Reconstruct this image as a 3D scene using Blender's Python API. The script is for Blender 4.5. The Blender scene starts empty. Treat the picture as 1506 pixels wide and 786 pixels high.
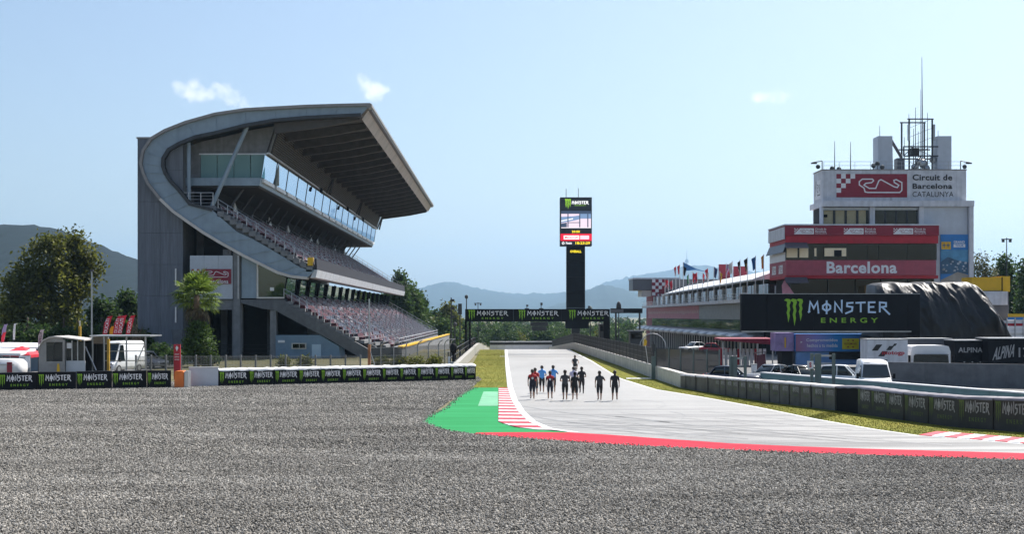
import bpy, bmesh, math, random
import numpy as np
from mathutils import Vector, Matrix
R = math.radians
random.seed(7)
rng = np.random.default_rng(11)
sc = bpy.context.scene
COL = sc.collection

# ------------------------------------------------------------------ camera, sky, sun, exposure
# pinhole of the photograph: focal length in photo pixels, vanishing point of the straight, eye height
F, VX, HY, H = 1800.0, 738.0, 465.0, 5.2
cam = bpy.data.cameras.new('camera')
cam.sensor_width = 36.0
cam.lens = F / 1506.0 * 36.0
cam.shift_x = (753.0 - VX) / 1506.0
cam.shift_y = (HY - 393.0) / 1506.0
cam.clip_start = 0.5
cam.clip_end = 40000.0
camo = bpy.data.objects.new('camera', cam)
camo.location = (0, 0, H)
camo.rotation_euler = (R(90), 0, 0)
COL.objects.link(camo)
sc.camera = camo

SUN_AZ, SUN_EL = 42.0, 52.0           # degrees right of straight ahead, degrees up
sd = Vector((math.sin(R(SUN_AZ)) * math.cos(R(SUN_EL)), math.cos(R(SUN_AZ)) * math.cos(R(SUN_EL)), math.sin(R(SUN_EL))))
world = bpy.data.worlds.new('World')
sc.world = world
world.use_nodes = True
wn, wl_ = world.node_tree.nodes, world.node_tree.links
wn.clear()
wout = wn.new('ShaderNodeOutputWorld')
bg = wn.new('ShaderNodeBackground')
sky = wn.new('ShaderNodeTexSky')
sky.sky_type = 'NISHITA'
sky.sun_disc = False
sky.sun_elevation = R(SUN_EL)
sky.sun_rotation = R(SUN_AZ)
sky.altitude = 0
sky.air_density = 1.0
sky.dust_density = 2.0
sky.ozone_density = 1.2
bg.inputs['Strength'].default_value = 0.09
# three small fair-weather clouds
tc = wn.new('ShaderNodeTexCoord')
nz = wn.new('ShaderNodeTexNoise')
nz.inputs['Scale'].default_value = 60.0
nz.inputs['Detail'].default_value = 7.0
wl_.new(tc.outputs['Generated'], nz.inputs['Vector'])
def wmath(op, a, b=None):
    n = wn.new('ShaderNodeMath'); n.operation = op
    for i, s in enumerate((a, b)):
        if s is None: continue
        if isinstance(s, (int, float)): n.inputs[i].default_value = s
        else: wl_.new(s, n.inputs[i])
    return n.outputs[0]
mask = None
for (px, py, rx, ry, tilt) in ((318, 138, 66, 19, -12), (551, 130, 27, 17, -25), (1132, 141, 32, 15, -5)):
    d = Vector(((px - VX) / F, 1.0, (HY - py) / F)).normalized()
    ex = Vector((1, 0, 0)) - d * d.x; ex.normalize()
    ez = ex.cross(d); ez.normalize()
    c_, s_ = math.cos(R(tilt)), math.sin(R(tilt))
    e1 = ex * c_ + ez * s_; e2 = ez * c_ - ex * s_
    def dot(v, off, scale):
        n = wn.new('ShaderNodeVectorMath'); n.operation = 'DOT_PRODUCT'
        wl_.new(tc.outputs['Generated'], n.inputs[0]); n.inputs[1].default_value = v
        return wmath('MULTIPLY', wmath('SUBTRACT', n.outputs['Value'], off), scale)
    u = dot(e1, d.dot(e1), F / rx); v = dot(e2, d.dot(e2), F / ry)
    r2 = wmath('ADD', wmath('MULTIPLY', u, u), wmath('MULTIPLY', v, v))
    fw = dot(d, 0.0, 1.0)
    m_ = wmath('SUBTRACT', wmath('ADD', 0.95, wmath('MULTIPLY', wmath('SUBTRACT', nz.outputs['Fac'], 0.5), 5.0)), r2)
    m_ = wmath('MULTIPLY', m_, wmath('GREATER_THAN', fw, 0.5))
    mask = m_ if mask is None else wmath('MAXIMUM', mask, m_)
mr = wn.new('ShaderNodeMapRange'); mr.interpolation_type = 'SMOOTHSTEP'
mr.inputs['From Min'].default_value = 0.0; mr.inputs['From Max'].default_value = 1.5
mr.inputs['To Min'].default_value = 0.0; mr.inputs['To Max'].default_value = 0.85
wl_.new(mask, mr.inputs['Value'])
mixw = wn.new('ShaderNodeMix'); mixw.data_type = 'RGBA'
wl_.new(mr.outputs['Result'], mixw.inputs['Factor'])
wl_.new(sky.outputs['Color'], mixw.inputs[6])
mixw.inputs[7].default_value = (8.6, 8.6, 8.7, 1)
wl_.new(mixw.outputs[2], bg.inputs['Color'])
wl_.new(bg.outputs[0], wout.inputs['Surface'])

sun = bpy.data.lights.new('sun', 'SUN')
sun.energy = 5.0
sun.angle = R(0.53)
sun.color = (1.0, 0.955, 0.89)
suno = bpy.data.objects.new('sun', sun)
suno.rotation_euler = (-sd).to_track_quat('-Z', 'Y').to_euler()
suno.location = (60, 60, 90)
COL.objects.link(suno)

sc.view_settings.view_transform = 'Standard'
sc.view_settings.look = 'None'
sc.view_settings.exposure = 0.75
sc.view_settings.gamma = 1.0
sc.view_settings.use_curve_mapping = False
sc.render.engine = 'CYCLES'
sc.cycles.use_denoising = True
sc.cycles.max_bounces = 6
sc.cycles.diffuse_bounces = 3
sc.cycles.glossy_bounces = 3
sc.cycles.transparent_max_bounces = 16
sc.cycles.volume_bounces = 0
sc.cycles.caustics_reflective = False
sc.cycles.caustics_refractive = False

# ------------------------------------------------------------------ helpers
def W(px, py, Y):
    return Vector(((px - VX) * Y / F, Y, H - (py - HY) * Y / F))
def G(px, py):
    Y = F * H / (py - HY)
    return Vector(((px - VX) * Y / F, Y, 0.0))
def gz_ground(Y):                     # the straight drops away past the crest
    return 0.0 if Y < 190 else (-0.032 * (Y - 190) if Y < 340 else -4.8)

def wloc(o):
    p = Vector((0, 0, 0))
    while o is not None:
        p += o.location; o = o.parent
    return p

class MB:
    def __init__(s): s.v = []; s.f = []; s.m = []
    def poly(s, pts, m=0):
        n = len(s.v); s.v += [tuple(p) for p in pts]; s.f.append(tuple(range(n, n + len(pts)))); s.m.append(m); return s
    def hexa(s, p, m=0):              # 8 points: bottom ring 4, top ring 4
        n = len(s.v); s.v += [tuple(q) for q in p]
        for q in ((3, 2, 1, 0), (4, 5, 6, 7), (0, 1, 5, 4), (1, 2, 6, 5), (2, 3, 7, 6), (3, 0, 4, 7)):
            s.f.append(tuple(n + i for i in q)); s.m.append(m)
        return s
    def box(s, x0, x1, y0, y1, z0, z1, m=0):
        return s.hexa([(x0, y0, z0), (x1, y0, z0), (x1, y1, z0), (x0, y1, z0), (x0, y0, z1), (x1, y0, z1), (x1, y1, z1), (x0, y1, z1)], m)
    def obox(s, x, y, z, ang, lx, ly, h, m=0):
        c, q = math.cos(ang), math.sin(ang)
        P = [(x + a * c - b * q, y + a * q + b * c) for a, b in ((-lx / 2, -ly / 2), (lx / 2, -ly / 2), (lx / 2, ly / 2), (-lx / 2, ly / 2))]
        return s.hexa([(a, b, z) for a, b in P] + [(a, b, z + h) for a, b in P], m)
    def prism(s, pts, axis, a, b, m=0):
        f = {'y': lambda p, t: (p[0], t, p[1]), 'x': lambda p, t: (t, p[0], p[1]), 'z': lambda p, t: (p[0], p[1], t)}[axis]
        n, k = len(s.v), len(pts)
        s.v += [f(p, a) for p in pts] + [f(p, b) for p in pts]
        s.f.append(tuple(n + i for i in range(k))); s.f.append(tuple(n + k + i for i in reversed(range(k)))); s.m += [m, m]
        for i in range(k):
            j = (i + 1) % k
            s.f.append((n + i, n + k + i, n + k + j, n + j)); s.m.append(m)
        return s
    def tube(s, p, q, r, r2=None, n=6, m=0):
        p, q = Vector(p), Vector(q); r2 = r if r2 is None else r2
        d = (q - p)
        if d.length < 1e-6: return s
        d.normalize()
        a = d.orthogonal().normalized(); b = d.cross(a)
        k = len(s.v)
        for c, rr in ((p, r), (q, r2)):
            for i in range(n):
                t = 2 * math.pi * i / n
                s.v.append(tuple(c + a * (rr * math.cos(t)) + b * (rr * math.sin(t))))
        s.f.append(tuple(k + i for i in reversed(range(n)))); s.f.append(tuple(k + n + i for i in range(n))); s.m += [m, m]
        for i in range(n):
            j = (i + 1) % n
            s.f.append((k + i, k + j, k + n + j, k + n + i)); s.m.append(m)
        return s
    def path(s, pts, r, n=6, m=0):
        for a, b in zip(pts, pts[1:]): s.tube(a, b, r, None, n, m)
        return s
    def wall(s, p0, p1, z0, h0, h1, t, m=0, z1=None):     # upright slab from p0 to p1, thickness t to the left of the direction
        p0, p1 = Vector((p0[0], p0[1], 0)), Vector((p1[0], p1[1], 0))
        z1 = z0 if z1 is None else z1
        d = (p1 - p0).normalized(); nrm = Vector((-d.y, d.x, 0)) * t
        return s.hexa([(p0.x, p0.y, z0), (p1.x, p1.y, z1), (p1.x + nrm.x, p1.y + nrm.y, z1), (p0.x + nrm.x, p0.y + nrm.y, z0),
                       (p0.x, p0.y, h0), (p1.x, p1.y, h1), (p1.x + nrm.x, p1.y + nrm.y, h1), (p0.x + nrm.x, p0.y + nrm.y, h0)], m)
    def ball(s, c, rx, ry, rz, nu=10, nv=6, m=0):
        k = len(s.v); c = Vector(c)
        for j in range(1, nv):
            ph = math.pi * j / nv
            for i in range(nu):
                t = 2 * math.pi * i / nu
                s.v.append((c.x + rx * math.sin(ph) * math.cos(t), c.y + ry * math.sin(ph) * math.sin(t), c.z + rz * math.cos(ph)))
        top = len(s.v); s.v.append((c.x, c.y, c.z + rz)); bot = len(s.v); s.v.append((c.x, c.y, c.z - rz))
        for j in range(nv - 2):
            for i in range(nu):
                i2 = (i + 1) % nu
                s.f.append((k + j * nu + i, k + (j + 1) * nu + i, k + (j + 1) * nu + i2, k + j * nu + i2)); s.m.append(m)
        for i in range(nu):
            i2 = (i + 1) % nu
            s.f.append((top, k + i, k + i2)); s.f.append((bot, k + (nv - 2) * nu + i2, k + (nv - 2) * nu + i)); s.m += [m, m]
        return s
    def mesh(s, name, mats, off=Vector((0, 0, 0)), smooth=False, recalc=True):
        me = bpy.data.meshes.new(name)
        me.from_pydata([(a - off.x, b - off.y, c - off.z) for a, b, c in s.v], [], s.f)
        for mt in (mats if isinstance(mats, (list, tuple)) else [mats]): me.materials.append(mt)
        me.polygons.foreach_set('material_index', s.m)
        if recalc:
            bm = bmesh.new(); bm.from_mesh(me); bmesh.ops.recalc_face_normals(bm, faces=bm.faces); bm.to_mesh(me); bm.free()
        if smooth: me.polygons.foreach_set('use_smooth', [True] * len(me.polygons))
        me.update()
        return me
    def build(s, name, mats, parent=None, smooth=False, recalc=True):
        me = s.mesh(name, mats, wloc(parent), smooth, recalc)
        o = bpy.data.objects.new(name, me); COL.objects.link(o); o.parent = parent
        return o

def inst(name, me, parent=None, loc=(0, 0, 0), rz=0.0, scale=(1, 1, 1)):
    o = bpy.data.objects.new(name, me); COL.objects.link(o); o.parent = parent
    o.location = Vector(loc) - wloc(parent); o.rotation_euler = (0, 0, rz); o.scale = scale
    return o
def tag(o, label=None, cat=None, group=None, kind=None):
    if label: o['label'] = label
    if cat: o['category'] = cat
    if group: o['group'] = group
    if kind: o['kind'] = kind
    return o
def thing(name, label, cat, loc=(0, 0, 0), group=None):
    o = bpy.data.objects.new(name, None); COL.objects.link(o); o.location = loc
    o.empty_display_size = 0.5
    return tag(o, label, cat, group)
def copy_tree(o, parent=None):
    c = o.copy(); COL.objects.link(c); c.parent = parent
    for ch in list(o.children): copy_tree(ch, c)
    return c
def struct(mb, name, mats, parent=None, **k):
    o = mb.build(name, mats, parent, **k)
    if parent is None: o['kind'] = 'structure'
    return o

# ------------------------------------------------------------------ materials
def nodes_of(name):
    m = bpy.data.materials.new(name); m.use_nodes = True
    nt = m.node_tree; b = nt.nodes['Principled BSDF']
    return m, nt, b
def ramp(nt, fac, stops):
    r = nt.nodes.new('ShaderNodeValToRGB'); e = r.color_ramp.elements
    while len(e) > 2: e.remove(e[-1])
    for i, (p, c) in enumerate(stops):
        el = e[i] if i < 2 else e.new(p)
        el.position = p; el.color = (*c, 1)
    nt.links.new(fac, r.inputs[0]); return r.outputs[0]
def noise(nt, vec, scale, detail=4, rough=.55):
    n = nt.nodes.new('ShaderNodeTexNoise'); n.inputs['Scale'].default_value = scale
    n.inputs['Detail'].default_value = detail; n.inputs['Roughness'].default_value = rough
    nt.links.new(vec, n.inputs['Vector']); return n.outputs['Fac']
def mapping(nt, vec, sc_):
    n = nt.nodes.new('ShaderNodeMapping'); n.inputs['Scale'].default_value = sc_
    nt.links.new(vec, n.inputs['Vector']); return n.outputs[0]
def position(nt):
    return nt.nodes.new('ShaderNodeNewGeometry').outputs['Position']
def mixc(nt, fac, a, b, mode='MIX'):
    n = nt.nodes.new('ShaderNodeMix'); n.data_type = 'RGBA'; n.blend_type = mode
    for i, s in ((0, fac), (6, a), (7, b)):
        if isinstance(s, (int, float)): n.inputs[i].default_value = s
        elif isinstance(s, tuple): n.inputs[i].default_value = (*s, 1)
        else: nt.links.new(s, n.inputs[i])
    return n.outputs[2]
def bump(nt, b, h, strength=.3, dist=.05):
    n = nt.nodes.new('ShaderNodeBump'); n.inputs['Strength'].default_value = strength; n.inputs['Distance'].default_value = dist
    nt.links.new(h, n.inputs['Height']); nt.links.new(n.outputs[0], b.inputs['Normal'])
def cl(c): return tuple(max(0.0, min(1.0, x)) for x in c)

def M(name, col, rough=.6, metal=0.0, var=.16, scale=(1.3, 1.3, 1.3), bmp=0.0, spec=.5, fine=0.0, streak=0.0):
    m, nt, b = nodes_of(name)
    p = position(nt)
    f = noise(nt, mapping(nt, p, scale), 1.0, 5, .6)
    c = ramp(nt, f, ((.3, cl(tuple(x * (1 - var) for x in col))), (.7, cl(tuple(x * (1 + var) for x in col)))))
    if streak:
        s = noise(nt, mapping(nt, p, (1.6, 1.6, .06)), 1.0, 4, .6)
        c = mixc(nt, ramp(nt, s, ((.45, (0, 0, 0)), (.75, (streak, streak, streak)))), c, cl(tuple(x * .35 for x in col)))
    nt.links.new(c, b.inputs['Base Color'])
    b.inputs['Roughness'].default_value = rough; b.inputs['Metallic'].default_value = metal
    b.inputs['Specular IOR Level'].default_value = spec
    if bmp: bump(nt, b, noise(nt, p, 9.0 if not fine else fine, 4), bmp, .04)
    return m

MAT = {}
MAT['conc'] = M('weathered concrete', (.20, .205, .215), .85, var=.18, bmp=.2, streak=.35)
MAT['conc_board'] = M('board marked concrete', (.155, .17, .20), .85, var=.2, scale=(5, 5, .35), bmp=.35, streak=.45)
MAT['conc_light'] = M('pale barrier concrete', (.56, .54, .49), .85, var=.16, bmp=.2, streak=.3)
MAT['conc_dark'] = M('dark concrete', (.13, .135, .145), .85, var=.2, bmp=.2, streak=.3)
MAT['steel_blue'] = M('blue grey coated steel panel', (.255, .325, .39), .5, .1, var=.12, scale=(.7, .7, .7), streak=.18)
MAT['steel_rim'] = M('weathered steel rim', (.27, .255, .25), .55, .2, var=.15)
MAT['rim_pale'] = M('pale edge trim', (.58, .54, .50), .5, .1, var=.1)
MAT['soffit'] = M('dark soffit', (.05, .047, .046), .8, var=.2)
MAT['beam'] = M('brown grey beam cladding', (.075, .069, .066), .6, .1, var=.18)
MAT['louvre'] = M('beige louvre slats', (.165, .145, .12), .6, .1, var=.15)
MAT['fascia'] = M('brown beige fascia panel', (.42, .35, .31), .5, .2, var=.22, scale=(.3, .3, .3))
MAT['fascia_dark'] = M('dark grey parapet panel', (.030, .030, .038), .7, 0, var=.15, spec=.2)
MAT['conc_mid'] = M('grey wall concrete', (.36, .35, .32), .85, var=.18, bmp=.2, streak=.35)
MAT['grey_panel'] = M('grey metal fascia', (.105, .108, .122), .45, .2, var=.1)
MAT['white'] = M('white painted metal', (.76, .76, .77), .45, var=.05)
MAT['white_dirty'] = M('weathered white panel', (.60, .61, .65), .55, var=.12, streak=.38)
MAT['white_panel'] = M('grey white corrugated panel', (.50, .54, .60), .5, .1, var=.07, streak=.1)
MAT['offwhite'] = M('off white paint', (.66, .64, .60), .6, var=.08)
MAT['black'] = M('black fabric', (.010, .010, .012), .8, var=.2, spec=.15)
MAT['black_board'] = M('black printed board', (.008, .009, .012), .6, var=.2, spec=.15)
MAT['dark'] = M('dark grey metal', (.05, .052, .056), .5, .4, var=.2)
MAT['dark_int'] = M('dark interior', (.02, .02, .022), .9)  # near black colour stands in for the shade inside rooms and openings
MAT['galv'] = M('galvanised steel', (.42, .43, .44), .4, .7, var=.15)
MAT['rail'] = M('pale steel rail', (.62, .62, .63), .4, .4, var=.1)
MAT['maroon'] = M('maroon seat plastic', (.10, .023, .035), .6, var=.3)
MAT['seat_grey'] = M('pale grey seat plastic', (.215, .20, .22), .6, var=.25)
MAT['seat_slate'] = M('slate blue seat plastic', (.085, .09, .13), .5, var=.2)
MAT['maroon_sign'] = M('maroon print', (.25, .012, .033), .55, var=.16, streak=.12)
MAT['maroon_faded'] = M('faded maroon banner', (.36, .07, .10), .6, var=.14, streak=.15)
MAT['pink'] = M('bleached pink banner', (.52, .22, .27), .65, var=.18)
MAT['red'] = M('red cladding', (.42, .012, .028), .55, var=.16, streak=.12)
MAT['red_cloth'] = M('red cloth', (.55, .015, .035), .7, var=.15)
MAT['print_white'] = M('white print', (.74, .74, .76), .5, var=.03)
MAT['print_black'] = M('black print', (.012, .012, .014), .5, var=.1)
MAT['print_green'] = M('green print', (.22, .46, .015), .5, var=.08)
MAT['print_blue'] = M('pale blue print', (.50, .66, .84), .5, var=.05)
MAT['faded_white'] = M('faded white print', (.34, .34, .34), .7, var=.2)
MAT['faded_green'] = M('faded green print', (.11, .16, .04), .7, var=.25)
MAT['yellow'] = M('yellow plastic', (.72, .42, .01), .5, var=.08)
MAT['orange'] = M('orange plastic', (.68, .16, .02), .5, var=.1)
MAT['blue'] = M('blue print', (.03, .20, .52), .5, var=.15)
MAT['sky_blue'] = M('pale blue wall paint', (.16, .32, .62), .5, var=.1)
MAT['teal'] = M('teal painted barrier', (.17, .29, .30), .6, var=.15, streak=.2)
MAT['blue_hut'] = M('blue grey block wall', (.17, .25, .33), .7, var=.1)
MAT['door_blue'] = M('pale blue door', (.42, .54, .64), .5, var=.05)
MAT['rubber'] = M('tyre rubber', (.015, .015, .016), .8)
MAT['tarp'] = M('black tarpaulin', (.013, .013, .0135), .5, var=.3, bmp=.25, fine=3)
MAT['barrier_dark'] = M('dusty dark barrier skin', (.045, .043, .040), .7, var=.35, scale=(.8, .8, 1.2), streak=.3)
MAT['barrier_grey'] = M('dusty grey barrier skin', (.115, .110, .100), .7, var=.35, scale=(.8, .8, 1.2), streak=.4)
MAT['plastic_top'] = M('translucent white plastic cover', (.72, .72, .70), .35, var=.12, bmp=.3)
MAT['trunk'] = M('bark', (.10, .075, .055), .9, var=.3, bmp=.5)
MAT['palm_trunk'] = M('palm bark', (.16, .11, .075), .9, var=.35, scale=(2, 2, 6), bmp=.6)
MAT['green_post'] = M('green grey painted post', (.12, .16, .15), .6, var=.15)
MAT['roof_white'] = M('white metal roof', (.78, .79, .80), .4, .1, var=.05, scale=(3, .2, 3))
MAT['skin'] = M('skin', (.33, .19, .13), .55, var=.05)
MAT['hair'] = M('dark hair', (.025, .018, .014), .6)
MAT['shoe'] = M('dark shoe', (.03, .03, .035), .6)

def glass(name, tint, refl=.5, rough=.03, base=(.02, .03, .03)):
    m, nt, b = nodes_of(name)
    b.inputs['Base Color'].default_value = (*base, 1)
    b.inputs['Roughness'].default_value = rough
    b.inputs['Metallic'].default_value = 0
    b.inputs['Specular IOR Level'].default_value = .35
    g = nt.nodes.new('ShaderNodeBsdfGlossy'); g.inputs['Color'].default_value = (*tint, 1); g.inputs['Roughness'].default_value = rough
    p = position(nt)
    bp = nt.nodes.new('ShaderNodeBump'); bp.inputs['Strength'].default_value = .05; bp.inputs['Distance'].default_value = .05
    nt.links.new(noise(nt, mapping(nt, p, (.5, .5, .5)), 1.0, 2), bp.inputs['Height']); nt.links.new(bp.outputs[0], g.inputs['Normal'])
    mx = nt.nodes.new('ShaderNodeMixShader'); mx.inputs[0].default_value = refl
    nt.links.new(b.outputs[0], mx.inputs[1]); nt.links.new(g.outputs[0], mx.inputs[2])
    nt.links.new(mx.outputs[0], nt.nodes['Material Output'].inputs['Surface'])
    return m
def seethru(name, col, fac, base=None):
    m, nt, b = nodes_of(name)
    t = nt.nodes.new('ShaderNodeBsdfTransparent'); t.inputs[0].default_value = (*col, 1)
    b.inputs['Base Color'].default_value = (*(base or [c * .3 for c in col]), 1); b.inputs['Roughness'].default_value = .05 if base is None else .6
    mx = nt.nodes.new('ShaderNodeMixShader'); mx.inputs[0].default_value = fac
    nt.links.new(t.outputs[0], mx.inputs[1]); nt.links.new(b.outputs[0], mx.inputs[2])
    nt.links.new(mx.outputs[0], nt.nodes['Material Output'].inputs['Surface'])
    return m
MAT['glass_mirror'] = glass('mirrored lounge glazing', (.62, .73, .84), .88, .015)
MAT['glass_dark'] = glass('dark window glass', (.4, .38, .35), .035, .03, (.004, .004, .004))
MAT['glass_teal'] = seethru('teal lounge glass', (.62, .85, .86), .42, (.38, .58, .58))  # pale diffuse share stands in for light coming through the lounge
MAT['glass_car'] = glass('vehicle glass', (.4, .48, .5), .07, .03, (.010, .014, .015))
MAT['mesh_dark'] = seethru('dark fence mesh', (.7, .7, .7), .84, (.018, .019, .021))
MAT['mesh_mid'] = seethru('grey fence mesh', (.85, .85, .85), .5, (.07, .072, .072))
MAT['mesh_light'] = seethru('chain link mesh', (.95, .95, .95), .34, (.10, .10, .10))
def emit(name, col, s=1.0):
    m, nt, b = nodes_of(name)
    b.inputs['Base Color'].default_value = (.01, .01, .01, 1)
    b.inputs['Emission Color'].default_value = (*col, 1); b.inputs['Emission Strength'].default_value = s
    return m

# asphalt: sun bleached, with swept dust, darker racing line streaks and fine aggregate
def asphalt(name, lo, hi, rough=.55):
    m, nt, b = nodes_of(name)
    p = position(nt)
    a = noise(nt, mapping(nt, p, (.10, .03, 1)), 1.0, 6, .6)
    c = ramp(nt, a, ((.3, lo), (.72, hi)))
    g = noise(nt, p, 28.0, 3, .7)
    c = mixc(nt, .5, c, ramp(nt, g, ((.3, (.25, .25, .25)), (.7, (.75, .75, .75)))), 'OVERLAY')
    nt.links.new(c, b.inputs['Base Color'])
    b.inputs['Roughness'].default_value = rough
    bump(nt, b, g, .25, .01)
    return m
def track_mat():
    m, nt, b = nodes_of('sun bleached race asphalt')
    p = position(nt)
    c = ramp(nt, noise(nt, mapping(nt, p, (.12, .035, 1)), 1.0, 6, .6), ((.3, (.25, .246, .238)), (.72, (.355, .348, .335))))
    # rubber and dust laid in the direction of the corner
    rot = nt.nodes.new('ShaderNodeMapping'); rot.inputs['Rotation'].default_value = (0, 0, R(14)); rot.inputs['Scale'].default_value = (.035, 1.1, 1)
    nt.links.new(p, rot.inputs['Vector'])
    s = noise(nt, rot.outputs[0], 1.0, 7, .72)
    sp = nt.nodes.new('ShaderNodeSeparateXYZ'); nt.links.new(p, sp.inputs[0])
    zone = ramp(nt, wm(nt, 'MULTIPLY', sp.outputs[1], .01), ((.58, (1, 1, 1)), (.80, (.12, .12, .12))))
    k = mixc(nt, 1.0, ramp(nt, s, ((.44, (0, 0, 0)), (.58, (.9, .9, .9)))), zone, 'MULTIPLY')
    c = mixc(nt, k, c, (.13, .128, .126))
    g = noise(nt, p, 22.0, 3, .7)
    c = mixc(nt, .5, c, ramp(nt, g, ((.3, (.28, .28, .28)), (.7, (.72, .72, .72)))), 'OVERLAY')
    nt.links.new(c, b.inputs['Base Color']); b.inputs['Roughness'].default_value = .62
    bump(nt, b, g, .25, .01)
    return m
def wm(nt, op, a, b):
    n = nt.nodes.new('ShaderNodeMath'); n.operation = op; nt.links.new(a, n.inputs[0]); n.inputs[1].default_value = b; return n.outputs[0]
MAT['track'] = track_mat()
MAT['asphalt'] = asphalt('sun bleached asphalt', (.255, .25, .24), (.36, .352, .338), .62)
MAT['rubber_mark'] = asphalt('rubber streaked asphalt', (.15, .148, .146), (.25, .246, .24))
MAT['yard'] = asphalt('paddock asphalt', (.10, .10, .10), (.17, .168, .162), .75)
MAT['paint_white'] = M('white track paint', (.74, .74, .73), .5, var=.08, scale=(3, 3, 3))
MAT['paint_red'] = M('red track paint', (.50, .018, .04), .8, var=.28, scale=(.5, 2.5, 1), spec=.15)
MAT['kerb_red'] = M('worn red kerb paint', (.36, .035, .06), .75, var=.35, scale=(4, 4, 4), spec=.2)
MAT['kerb_white'] = M('worn white kerb paint', (.52, .47, .46), .75, var=.25, scale=(4, 4, 4), spec=.2)

def green_paint():
    m, nt, b = nodes_of('green run off paint')
    p = position(nt)
    a = noise(nt, mapping(nt, p, (.15, 1.1, 1)), 1.0, 6, .65)
    c = ramp(nt, a, ((.28, (.008, .185, .05)), (.5, (.012, .235, .068)), (.75, (.026, .29, .10))))
    s = noise(nt, mapping(nt, p, (.4, 3.5, 1)), 1.0, 5, .7)
    c = mixc(nt, ramp(nt, s, ((.62, (0, 0, 0)), (.72, (.55, .55, .55)))), c, (.03, .16, .07))
    nt.links.new(c, b.inputs['Base Color']); b.inputs['Roughness'].default_value = .8; b.inputs['Specular IOR Level'].default_value = .15
    return m
MAT['paint_green'] = green_paint()

def ground_mat(name, stops, s1, s2, rough=.95, bs=.5):
    m, nt, b = nodes_of(name)
    p = position(nt)
    f = noise(nt, mapping(nt, p, (s1, s1, s1)), 1.0, 6, .62)
    g = noise(nt, p, s2, 5, .7)
    mx = nt.nodes.new('ShaderNodeMath'); mx.operation = 'MULTIPLY_ADD'; mx.inputs[1].default_value = .5
    nt.links.new(g, mx.inputs[0])
    hf = nt.nodes.new('ShaderNodeMath'); hf.operation = 'MULTIPLY'; hf.inputs[1].default_value = .5
    nt.links.new(f, hf.inputs[0]); nt.links.new(hf.outputs[0], mx.inputs[2])
    nt.links.new(ramp(nt, mx.outputs[0], stops), b.inputs['Base Color'])
    b.inputs['Roughness'].default_value = rough
    b.inputs['Specular IOR Level'].default_value = .2
    bump(nt, b, g, bs, .1)
    return m
MAT['grass'] = ground_mat('dry verge grass', ((.36, (.09, .115, .010)), (.5, (.165, .168, .02)), (.66, (.28, .23, .042))), .25, 5.0)
MAT['earth'] = ground_mat('dry earth and scrub', ((.35, (.07, .08, .03)), (.5, (.14, .13, .07)), (.65, (.24, .21, .14))), .05, 1.5)
MAT['gravel'] = ground_mat('gravel bed', ((.30, (.06, .058, .055)), (.48, (.24, .225, .20)), (.70, (.48, .455, .405))), .12, 6.0, .95, 1.0)
# ------------------------------------------------------------------ flat print: lettering and emblems, drawn in the x-z plane, facing -y
_tcache = {}
def text_geo(s, bold=0.0):
    k = (s, bold)
    if k in _tcache: return _tcache[k]
    cu = bpy.data.curves.new('txt', 'FONT'); cu.body = s; cu.size = 1.0; cu.offset = bold; cu.resolution_u = 3; cu.space_character = 1.06
    o = bpy.data.objects.new('txt', cu); COL.objects.link(o)
    dg = bpy.context.evaluated_depsgraph_get(); dg.update()
    me = o.evaluated_get(dg).to_mesh()
    v = [(a.co.x, a.co.y) for a in me.vertices]; f = [tuple(p.vertices) for p in me.polygons]
    o.evaluated_get(dg).to_mesh_clear()
    bpy.data.objects.remove(o); bpy.data.curves.remove(cu)
    x0 = min(a for a, _ in v); x1 = max(a for a, _ in v); y0 = min(b for _, b in v); y1 = max(b for _, b in v)
    _tcache[k] = ([((a - x0) / (x1 - x0), (b - y0) / (y1 - y0)) for a, b in v], f)
    return _tcache[k]

class Art(MB):
    def shape(s, pts, m, layer=0):
        return s.poly([(x, -.004 * layer, y) for x, y in pts], m)
    def rect(s, x0, y0, x1, y1, m, layer=0):
        return s.shape([(x0, y0), (x1, y0), (x1, y1), (x0, y1)], m, layer)
    def text(s, t, x0, y0, x1, y1, m, layer=1, bold=0.0):
        v, f = text_geo(t, bold); n = len(s.v)
        s.v += [(x0 + a * (x1 - x0), -.004 * layer, y0 + b * (y1 - y0)) for a, b in v]
        for q in f: s.f.append(tuple(n + i for i in q)); s.m.append(m)
        return s
    def stroke(s, pts, w, m, layer=1, closed=False, asp=1.0):
        # mitred ribbon; asp = width/height of one unit, so a stroke keeps an even weight
        P = [Vector((a * asp, b)) for a, b in pts]
        n = len(P); L = []; Rr = []
        for i in range(n):
            a = P[i - 1] if (i > 0 or closed) else None
            b = P[(i + 1) % n] if (i < n - 1 or closed) else None
            d1 = (P[i] - a).normalized() if a is not None else None
            d2 = (b - P[i]).normalized() if b is not None else None
            if d1 is None: d1 = d2
            if d2 is None: d2 = d1
            t = (d1 + d2)
            t = t.normalized() if t.length > 1e-4 else d1
            nn = Vector((-t.y, t.x)); k = max(.45, nn.dot(Vector((-d1.y, d1.x))))
            L.append(P[i] + nn * (w / 2 / k)); Rr.append(P[i] - nn * (w / 2 / k))
        for i in range(n if closed else n - 1):
            j = (i + 1) % n
            s.shape([(q.x / asp, q.y) for q in (Rr[i], Rr[j], L[j], L[i])], m, layer)
        return s
    def done(s, name, mats): return s.mesh(name, mats, recalc=False)

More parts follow.
